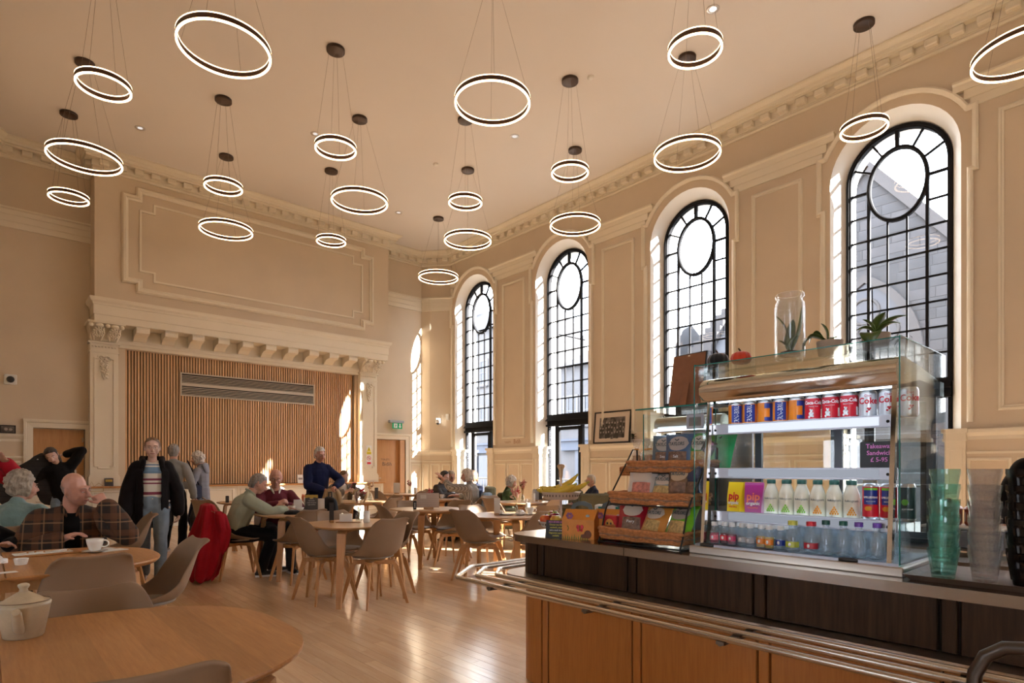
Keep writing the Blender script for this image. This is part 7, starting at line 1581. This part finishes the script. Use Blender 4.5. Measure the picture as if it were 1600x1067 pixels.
# vases of dried flowers, menu blocks, pots
STRAW, DPINK, DRED, DBRN, DORG, DCRM = [mat(n_, c, .8) for n_, c in (('straw',(.45,.30,.14)),('dried_pink',(.50,.20,.17)),('dried_red',(.40,.02,.03)),('dried_brown',(.16,.08,.05)),('dried_orange',(.60,.14,.04)),('dried_cream',(.58,.45,.33)))]
VGL = glassy('vase_glass', (.9,.93,.92), .9, .03, haze=.04)
def vase(lab, x, y, z, cols_, hh=.13, fl=.14, nst=9, seed=1, r=.032):
    v = thing('flower_vase', lab, 'vase', (x,y,z), 0, 'vases of dried flowers'); r_ = random.Random(seed)
    MB().lathe([(0,.002),(r*.8,0),(r,.006),(r,hh*.5),(r*.6,hh*.85),(r*.62,hh),(r*.56,hh),(r*.54,hh*.85),(r*.92,hh*.5),(r*.9,.01),(0,.008)], 18).build('glass', VGL, v)
    for k in range(nst):
        a = r_.uniform(0,6.28); sp = r_.uniform(.015,.06); t_ = V((math.cos(a)*sp, math.sin(a)*sp, hh+fl*r_.uniform(.5,1))); m_ = cols_[k%len(cols_)]
        s_ = MB().tube([(0,0,.012),(t_.x*.25,t_.y*.25,hh*.9),t_], .0016, 4).build('stem', STRAW, v)
        f_ = MB(); kind = k%3
        if kind == 0: f_.tube([t_-V((0,0,.02)), t_+V((t_.x*.2,t_.y*.2,.012)), t_+V((t_.x*.3,t_.y*.3,.04))], [.004,.010,.002], 6)
        elif kind == 1:
            for q in range(7): b_ = q*.9; f_.ball(t_+V((.010*math.cos(b_),.010*math.sin(b_),.004*q-.01)), .007, 6)
        else:
            for q in range(6): b_ = q*1.05; f_.tube([t_, t_+V((.022*math.cos(b_),.022*math.sin(b_),.014))], [.004,.001], 4)
        f_.build('flower_head', m_, s_)
        c_ = sum((v.co for v in bpy.data.objects[s_.children[0].name].data.vertices), V((0,0,0)))/max(1,len(s_.children[0].data.vertices))
        for q_ in s_.children[0].data.vertices: q_.co = c_+(q_.co-c_)*1.7
    return v
def block_menu(lab, x, y, z, rz, card, hh=.19, w_=.05, txt=None, tm_=None):
    b = thing('menu_card', lab, 'menu', (x,y,z), rz, 'table menus'); MB().cbox(-w_*.8,-.025,0,w_*.8,.025,.024,.003).build('wood_block', OAKTS, b); MB().box(-w_,-.002,.012,w_,.002,hh).build('card', card, b)
    for k, t_ in enumerate(txt or []): lettering(t_, .017, tm_, b, RT((0,-.0026,hh*.78-k*.024), R(90)))
    return b
DCARD = mat('dark_card', (.035,.03,.03), .6); GCARD = mat('charcoal_card', (.045,.045,.048), .6); GOLDP = mat('gold_print', (.45,.30,.05), .5); CARDW = mat('card_white', (.70,.66,.60), .7)
TXTM = mat('small_print', (.25,.20,.18), .8)
def pot(lab, x, y, z, r, hh, m_, items=None):
    p = thing('cutlery_pot', lab, 'pot', (x,y,z), 0, 'cutlery pots'); MB().lathe([(0,0),(r*.9,0),(r,.005),(r,hh),(r*.9,hh),(r*.88,.01),(0,.008)], 20).build('pot', m_, p)
    for k in range(5): a = k*1.3; q = MB().tube([(0,0,.012),(math.cos(a)*r*.6,math.sin(a)*r*.6,hh),(math.cos(a)*r*.75,math.sin(a)*r*.75,hh+.05)], .003, 5).build('cutlery', items or STEEL, p)
def caddy(lab, x, y, z, rz=0): 
    c = thing('wooden_tray', lab, 'tray', (x,y,z), rz, 'table trays'); MB().cbox(-.12,-.05,0,.12,.05,.012,.004).build('tray', OAKTS, c)
x, y = T3; caddy('small wooden tray holding the dried flower vase', x-.03, y+.10, TZ, R(-35)); vase('glass vase of red and straw dried flowers on the nearest small table', x+.045, y+.03, TZ+.012, [STRAW,DRED,DCRM,DBRN], .13, .19, 12, 2)
block_menu('dark upright menu card beside the dried flowers', x-.17, y+.19, TZ, R(-10), DCARD, .20, .022); pot('white cutlery pot beside the dried flower vase', x+.105, y-.02, TZ, .032, .115, WHITEP)
nb = thing('napkin_holder', 'silver napkin holder with napkins on the nearest small table', 'napkin holder', (x-.06,y+.10,TZ+.012), R(-40)); MB().box(-.06,-.015,0,.06,.015,.075).build('napkins', PAPER, nb); MB().prism([(-.065,0),(.065,0),(.045,.085),(0,.06),(-.045,.085)], -.020, -.016, M=RT((0,0,0),R(90))).build('front_plate', CHROME, nb)
x, y = T4; vase('vase of orange dried flowers on the two men\'s table', x+.20, y+.22, TZ, [DORG,DRED,DORG,DCRM], .07, .10, 16, 5, .03); m1 = block_menu('charcoal table menu with gold crest on the two men\'s table', x+.16, y-.05, TZ, R(-20), GCARD, .22, .075, ['MENU','Hot drinks','Cakes & scones','Light lunches'], CARDW)
MB().prism([(-.075,.22),(-.075,.18),(-.03,.19),(0,.17),(.03,.19),(.075,.18),(.075,.22)], .003, .005, M=RT((0,0,0),R(90))).build('gold_crest', GOLDP, m1); block_menu('white leaflet behind the charcoal table menu', x+.28, y-.02, TZ, R(-25), CARDW, .17, .055); block_menu('white card left of the charcoal table menu', x+.05, y+.10, TZ, R(-10), CARDW, .16, .05)
cup('coffee cup between the two men', x-.02, y+.12, s=1.1); one('flat_cap', MB().lathe([(0,.0),(.10,.0),(.105,.008),(.09,.03),(.05,.045),(0,.048)], 24), BLACKP if False else cloth('black_wool', (.012,.012,.013)), 'black wool cap lying on the two men\'s table', 'cap', (x-.10,y-.13,TZ))
one('white_bowl', MB().lathe([(0,.0),(.03,0),(.05,.03),(.062,.06),(.058,.06),(.045,.03),(.028,.006),(0,.006)], 26), CERAMIC, 'white bowl before the bald man', 'bowl', (x+.08,y+.02+.12,TZ))
bp_ = thing('backpack', 'black backpack resting on a chair at the two men\'s table', 'backpack', (3.28,7.24,.47), R(95)); bp_.scale = (1.2,1.2,1.2); bb = Blob(); bb.hull((V((0,0,.10)),(.15,.09,.09)),(V((0,-.01,.30)),(.12,.075,.09))).hull((V((0,.07,.10)),(.11,.05,.07)),(V((0,.06,.18)),(.09,.04,.05))); bb.fuse('bag', cloth('nylon_black', (.010,.010,.011), .6), bp_, vox=.012, noise=.01, nscale=10)
MB().tube([(-.03,-.02,.38),(-.03,-.02,.43),(.03,-.02,.43),(.03,-.02,.38)], .008, 6).build('grab_loop', BLACKP, bp_)
x, y = T5; pm = thing('paper_menu', 'folded newsprint menu standing on a wooden block', 'menu', (x-.04,y-.06,TZ), R(-36)); MB().cbox(-.055,-.03,0,.075,.03,.028,.003).build('wood_block', OAKTS, pm)
NEWS = stripes('newsprint', [(0,(.60,.52,.46)),(.62,(.36,.29,.26))], .012, 'Z', .8, bump=0); MB().box(-.15,-.003,.018,.15,.003,.215).build('sheet', NEWS, pm); MB().box(-.10,-.0045,.14,-.02,-.003,.19).build('headline_box', CARDW, pm)
pn = thing('card_reader', 'small black device leaning by the newsprint menu', 'device', (x-.22,y-.02,TZ), R(-30)); MB().cbox(-.022,-.010,0,.022,.010,.115,.006).build('body', BLACKP, pn)
for k in range(3): MB().ball((0,-.011,.03+.025*k), (.009,.003,.009), 8).build('key_cap', STEEL, pn)
one('seat_book', MB().cbox(-.10,-.07,0,.10,.07,.02,.003), mat('book_blue', (.16,.18,.22), .5), 'folded magazine lying on a chair seat under the paper menu table', 'magazine', (4.66,6.66,.468), R(30))
x, y = T6; block_menu('cream menu card on wooden block at the crumpled napkin table', x-.12, y+.02, TZ, R(-50), CARDW, .20, .035); napkin('crumpled napkin left of the coffee cup on the counter-side table', x+.01, y+.13, s=.06, seed=5); napkin('crumpled napkin in a dish on the counter-side table', x+.08, y-.16, TZ+.014, s=.06, seed=8); tag(mesh_obj('saucer', SAUC, None, (x+.08,y-.16,TZ)), 'white saucer under the crumpled napkin', 'saucer', 'saucers'); cup('coffee cup on the crumpled napkin table', x+.22, y-.18, s=1.1, rz=R(-40)); vase('narrow vase of pink dried flowers beside the napkins', x+.25, y+.10, TZ, [DPINK,DCRM,DRED], .12, .16, 10, 12, .022); pot('white sauce bottle pot on the crumpled napkin table', x+.33, y-.02, TZ, .028, .13, CERAMIC)
one('plate', MB().lathe([(0,.0),(.06,0),(.075,.006),(.11,.014),(.112,.016),(.10,.014),(.06,.006),(0,.006)], 30), CERAMIC, 'white plate with crumbs on the crumpled napkin table', 'plate', (x-.01,y-.02,TZ))
x, y = T7; cup('coffee cup before the dark-haired woman', x-.08, y+.02); cup('coffee cup before the houndstooth woman', x+.15, y-.25); vase('small vase of red dried flowers on the women\'s table', x-.22, y+.18, TZ, [DRED,DPINK,DBRN], .06, .08, 12, 7, .025); one('red_candle', MB().lathe([(0,0),(.022,0),(.022,.05),(.006,.055),(.003,.07),(0,.07)], 14), mat('candle_red', (.6,.04,.02), .4), 'small red candle on the women\'s table', 'candle', (x-.10,y+.16,TZ))
x, y = T8; vase('tall vase of pale pink dried flowers before the armchairs', x+.02, y+.0, TZ, [DPINK,DCRM,DPINK,DBRN], .12, .20, 16, 15, .03); block_menu('blue grey leaflet stand on the pink flower table', x+.28, y-.05, TZ, R(-50), mat('leaflet_blue', (.30,.33,.38), .6), .20, .05); block_menu('dark leaflet beside the blue grey leaflet stand', x+.34, y-.10, TZ, R(-60), DCARD, .21, .03); pot('white bottle pot on the pink flower table', x+.12, y-.16, TZ, .03, .14, CERAMIC)
x, y = T9; cup('latte glass before the woman holding a phone', x+.02, y+.16, s=1.2); block_menu('dark upright menu on the phone woman\'s table', x+.36, y+.06, TZ, R(-15), GCARD, .22, .03); vase('vase of pale dried flowers on the phone woman\'s table', x+.26, y+.10, TZ, [DCRM,STRAW,DBRN], .12, .16, 10, 21)
x, y = T10; block_menu('white leaflet stand on the farthest table', x-.10, y+.10, TZ, R(-30), CARDW, .24, .07); vase('vase of dark dried flowers on the farthest table', x+.16, y+.0, TZ, [DBRN,DPINK], .09, .18, 8, 31); pot('white pot on the farthest table', x+.30, y-.02, TZ, .035, .13, WHITEP)
x, y = T12; dv = thing('table_number', 'small black upright device on the table behind the red coat', 'device', (x-.36,y-.05,TZ), R(-20)); MB().cbox(-.025,-.012,0,.025,.012,.11,.006).build('body', BLACKP, dv); MB().box(-.018,-.0135,.04,.018,-.012,.095).build('face_plate', GCARD, dv)
# things on the oak shelf and sideboard
zs = .8305
def tower(lab, x, y, z):
    t_ = thing('stacking_toy', lab, 'toy', (x,y,z), 0, 'rainbow stacking toys'); MB().lathe([(0,0),(.05,0),(.05,.01),(.006,.012),(.006,.19)], 14).build('peg', WHITEP, t_)
    for k, c in enumerate(((.05,.10,.35),(.03,.30,.12),(.75,.55,.04),(.70,.25,.02),(.60,.03,.03),(.75,.72,.66))): MB().lathe([(.012,0),(.05-.005*k,.003),(.05-.005*k,.025),(.012,.028)], 18).build('ring', mat('toy_ring_%d' % k, c, .4) if ('toy_ring_%d' % k) not in bpy.data.materials else bpy.data.materials['toy_ring_%d' % k], t_, (0,0,.012+k*.029))
tower('left rainbow stacking toy on the sideboard', 1.12, 14.36, zs); tower('right rainbow stacking toy on the sideboard', 1.29, 14.34, zs)
pb = thing('notice_poster', 'white printed notice propped on the sideboard behind the toys', 'notice', (1.20,14.52,zs), R(2)); MB().box(-.17,-.004,0,.17,.004,.44, M=RT((0,0,0),R(-6))).build('sheet', CARDW, pb)
for k, wd in enumerate((.26,.20,.24,.10,.22,.16)): MB().box(-wd/2,-.006,.36-.05*k,wd/2,-.004,.375-.05*k, M=RT((0,0,0),R(-6))).build('print_line', TXTM, pb)
one('small_dish', MB().lathe([(0,0),(.05,0),(.075,.035),(.072,.035),(.045,.006),(0,.006)], 18), mat('dish_green', (.35,.40,.18), .4), 'small green dish on the sideboard', 'dish', (.86,14.40,zs))
for k, (x, lab) in enumerate(((1.98,'black leaflet on the oak shelf at the left pilaster'),(3.55,'pair of grey leaflets on the oak shelf'),(6.1,'white leaflet rack on the oak shelf near the right end'))):
    l_ = thing('leaflet', lab, 'leaflet', (x,15.12,.921), R(5*k)); MB().box(-.08,-.003,0,.08,.003,(.17,.20,.22)[k], M=RT((0,0,0),R(-8))).build('sheet', (DCARD,CARDW,CARDW)[k], l_); MB().box(-.06,-.005,.09,.06,-.003,.14, M=RT((0,0,0),R(-8))).build('print_block', (GOLDP,TXTM,TXTM)[k], l_)
for k, x in enumerate((3.05,5.35)):
    mp_ = thing('framed_map', 'white framed sheet standing against the low cabinets, %s one' % ('left','right')[k], 'frame', (x,15.06,.30), 0); MB().cbox(-.36,-.01,0,.36,.01,.52,.004, M=RT((0,0,0),R(-3))).build('frame', CARDW, mp_); MB().box(-.30,-.012,.06,.30,-.010,.46, M=RT((0,0,0),R(-3))).build('sheet', mat('map_print_%d' % k, (.50,.48,.46), .8, var=.2, vs=25), mp_)
wf = thing('wire_ornament', 'thin brass wire ornament standing on the oak shelf', 'ornament', (1.62,14.60,zs)); MB().tube([(-.2,0,0),(-.2,0,.10),(-.12,0,.17),(-.04,0,.10),(.0,0,.20),(.04,0,.10),(.12,0,.17),(.2,0,.10),(.2,0,0)], .005, 6).build('wire', mat('brass_wire', (.45,.33,.14), .4, .8), wf); MB().tube([(-.2,0,.004),(.2,0,.004)], .005, 6).build('base_wire', bpy.data.materials['brass_wire'], wf)
# framed photographs
GREYP = mat('photo_print', (.12,.105,.095), .6, var=.9, vs=9); MATB = mat('mount_board', (.62,.52,.42), .8)
fp = thing('framed_photo', 'black framed group photograph on the dado ledge by the second window', 'picture', (XW-.06,8.54,1.862), R(-90)); TP = RT((0,0,0), R(-5))
MB().sweep(rect(-.515,0,.515,.72), [(0,-.012),(0,.018),(.028,.018),(.03,-.0)], lambda a,b,n: tuple(TP @ V((a,-n,b))), True).build('frame', BLACKP, fp); MB().box(-.50,-.002,.02,.50,.004,.70, M=TP).build('mount', MATB, fp); MB().box(-.36,-.005,.12,.36,-.002,.58, M=TP).build('photograph', GREYP, fp)
PALEF, DARKC = mat('photo_pale', (.34,.30,.27), .6), mat('photo_dark', (.035,.03,.028), .6); r_ = random.Random(2)
for row in range(3):
    for k in range(9): xx = -.32+k*.08+r_.uniform(-.012,.012); zz = .46-row*.11+r_.uniform(-.015,.015); g_ = MB().box(xx-.035,-.0065,zz-.14,xx+.035,-.005,zz-.02, M=TP).build('figure_print', DARKC if (k+row)%3 else GREYP, fp); MB().ball((0,0,0), (.018,.002,.024), 8, M=TP @ RT((xx,-.007,zz))).build('face_print', PALEF, g_)
sp = thing('ledge_plant', 'small dark trailing plant on the ledge right of the framed photograph', 'plant', (XW-.07,7.93,1.862)); MB().lathe([(0,0),(.03,0),(.035,.09),(0,.09)], 14).build('pot', BLACKP, sp)
for k in range(9): a = k*.7; leaf(sp, (0,0,.09), (.07*math.cos(a)-.02,.09*math.sin(a),.14+.05*math.sin(k*1.7)), .018, .03, mat('dark_leaf', (.02,.025,.012), .5) if k == 0 else bpy.data.materials['dark_leaf'])
f2 = thing('framed_picture', 'small black framed picture on the left dado ledge', 'picture', (.35,YB-.08,1.985), 0); MB().sweep(rect(-.12,0,.12,.16), [(0,-.01),(0,.012),(.02,.012),(.022,0)], lambda a,b,n: (a,-n,b), True).build('frame', BLACKP, f2); MB().box(-.10,-.002,.02,.10,.002,.14).build('photograph', GREYP, f2); MB().ball((-.03,-.003,.08), (.03,.002,.03), 8).ball((.04,-.003,.075), (.03,.002,.025), 8).build('face_print', PALEF, f2)
finish_jobs()
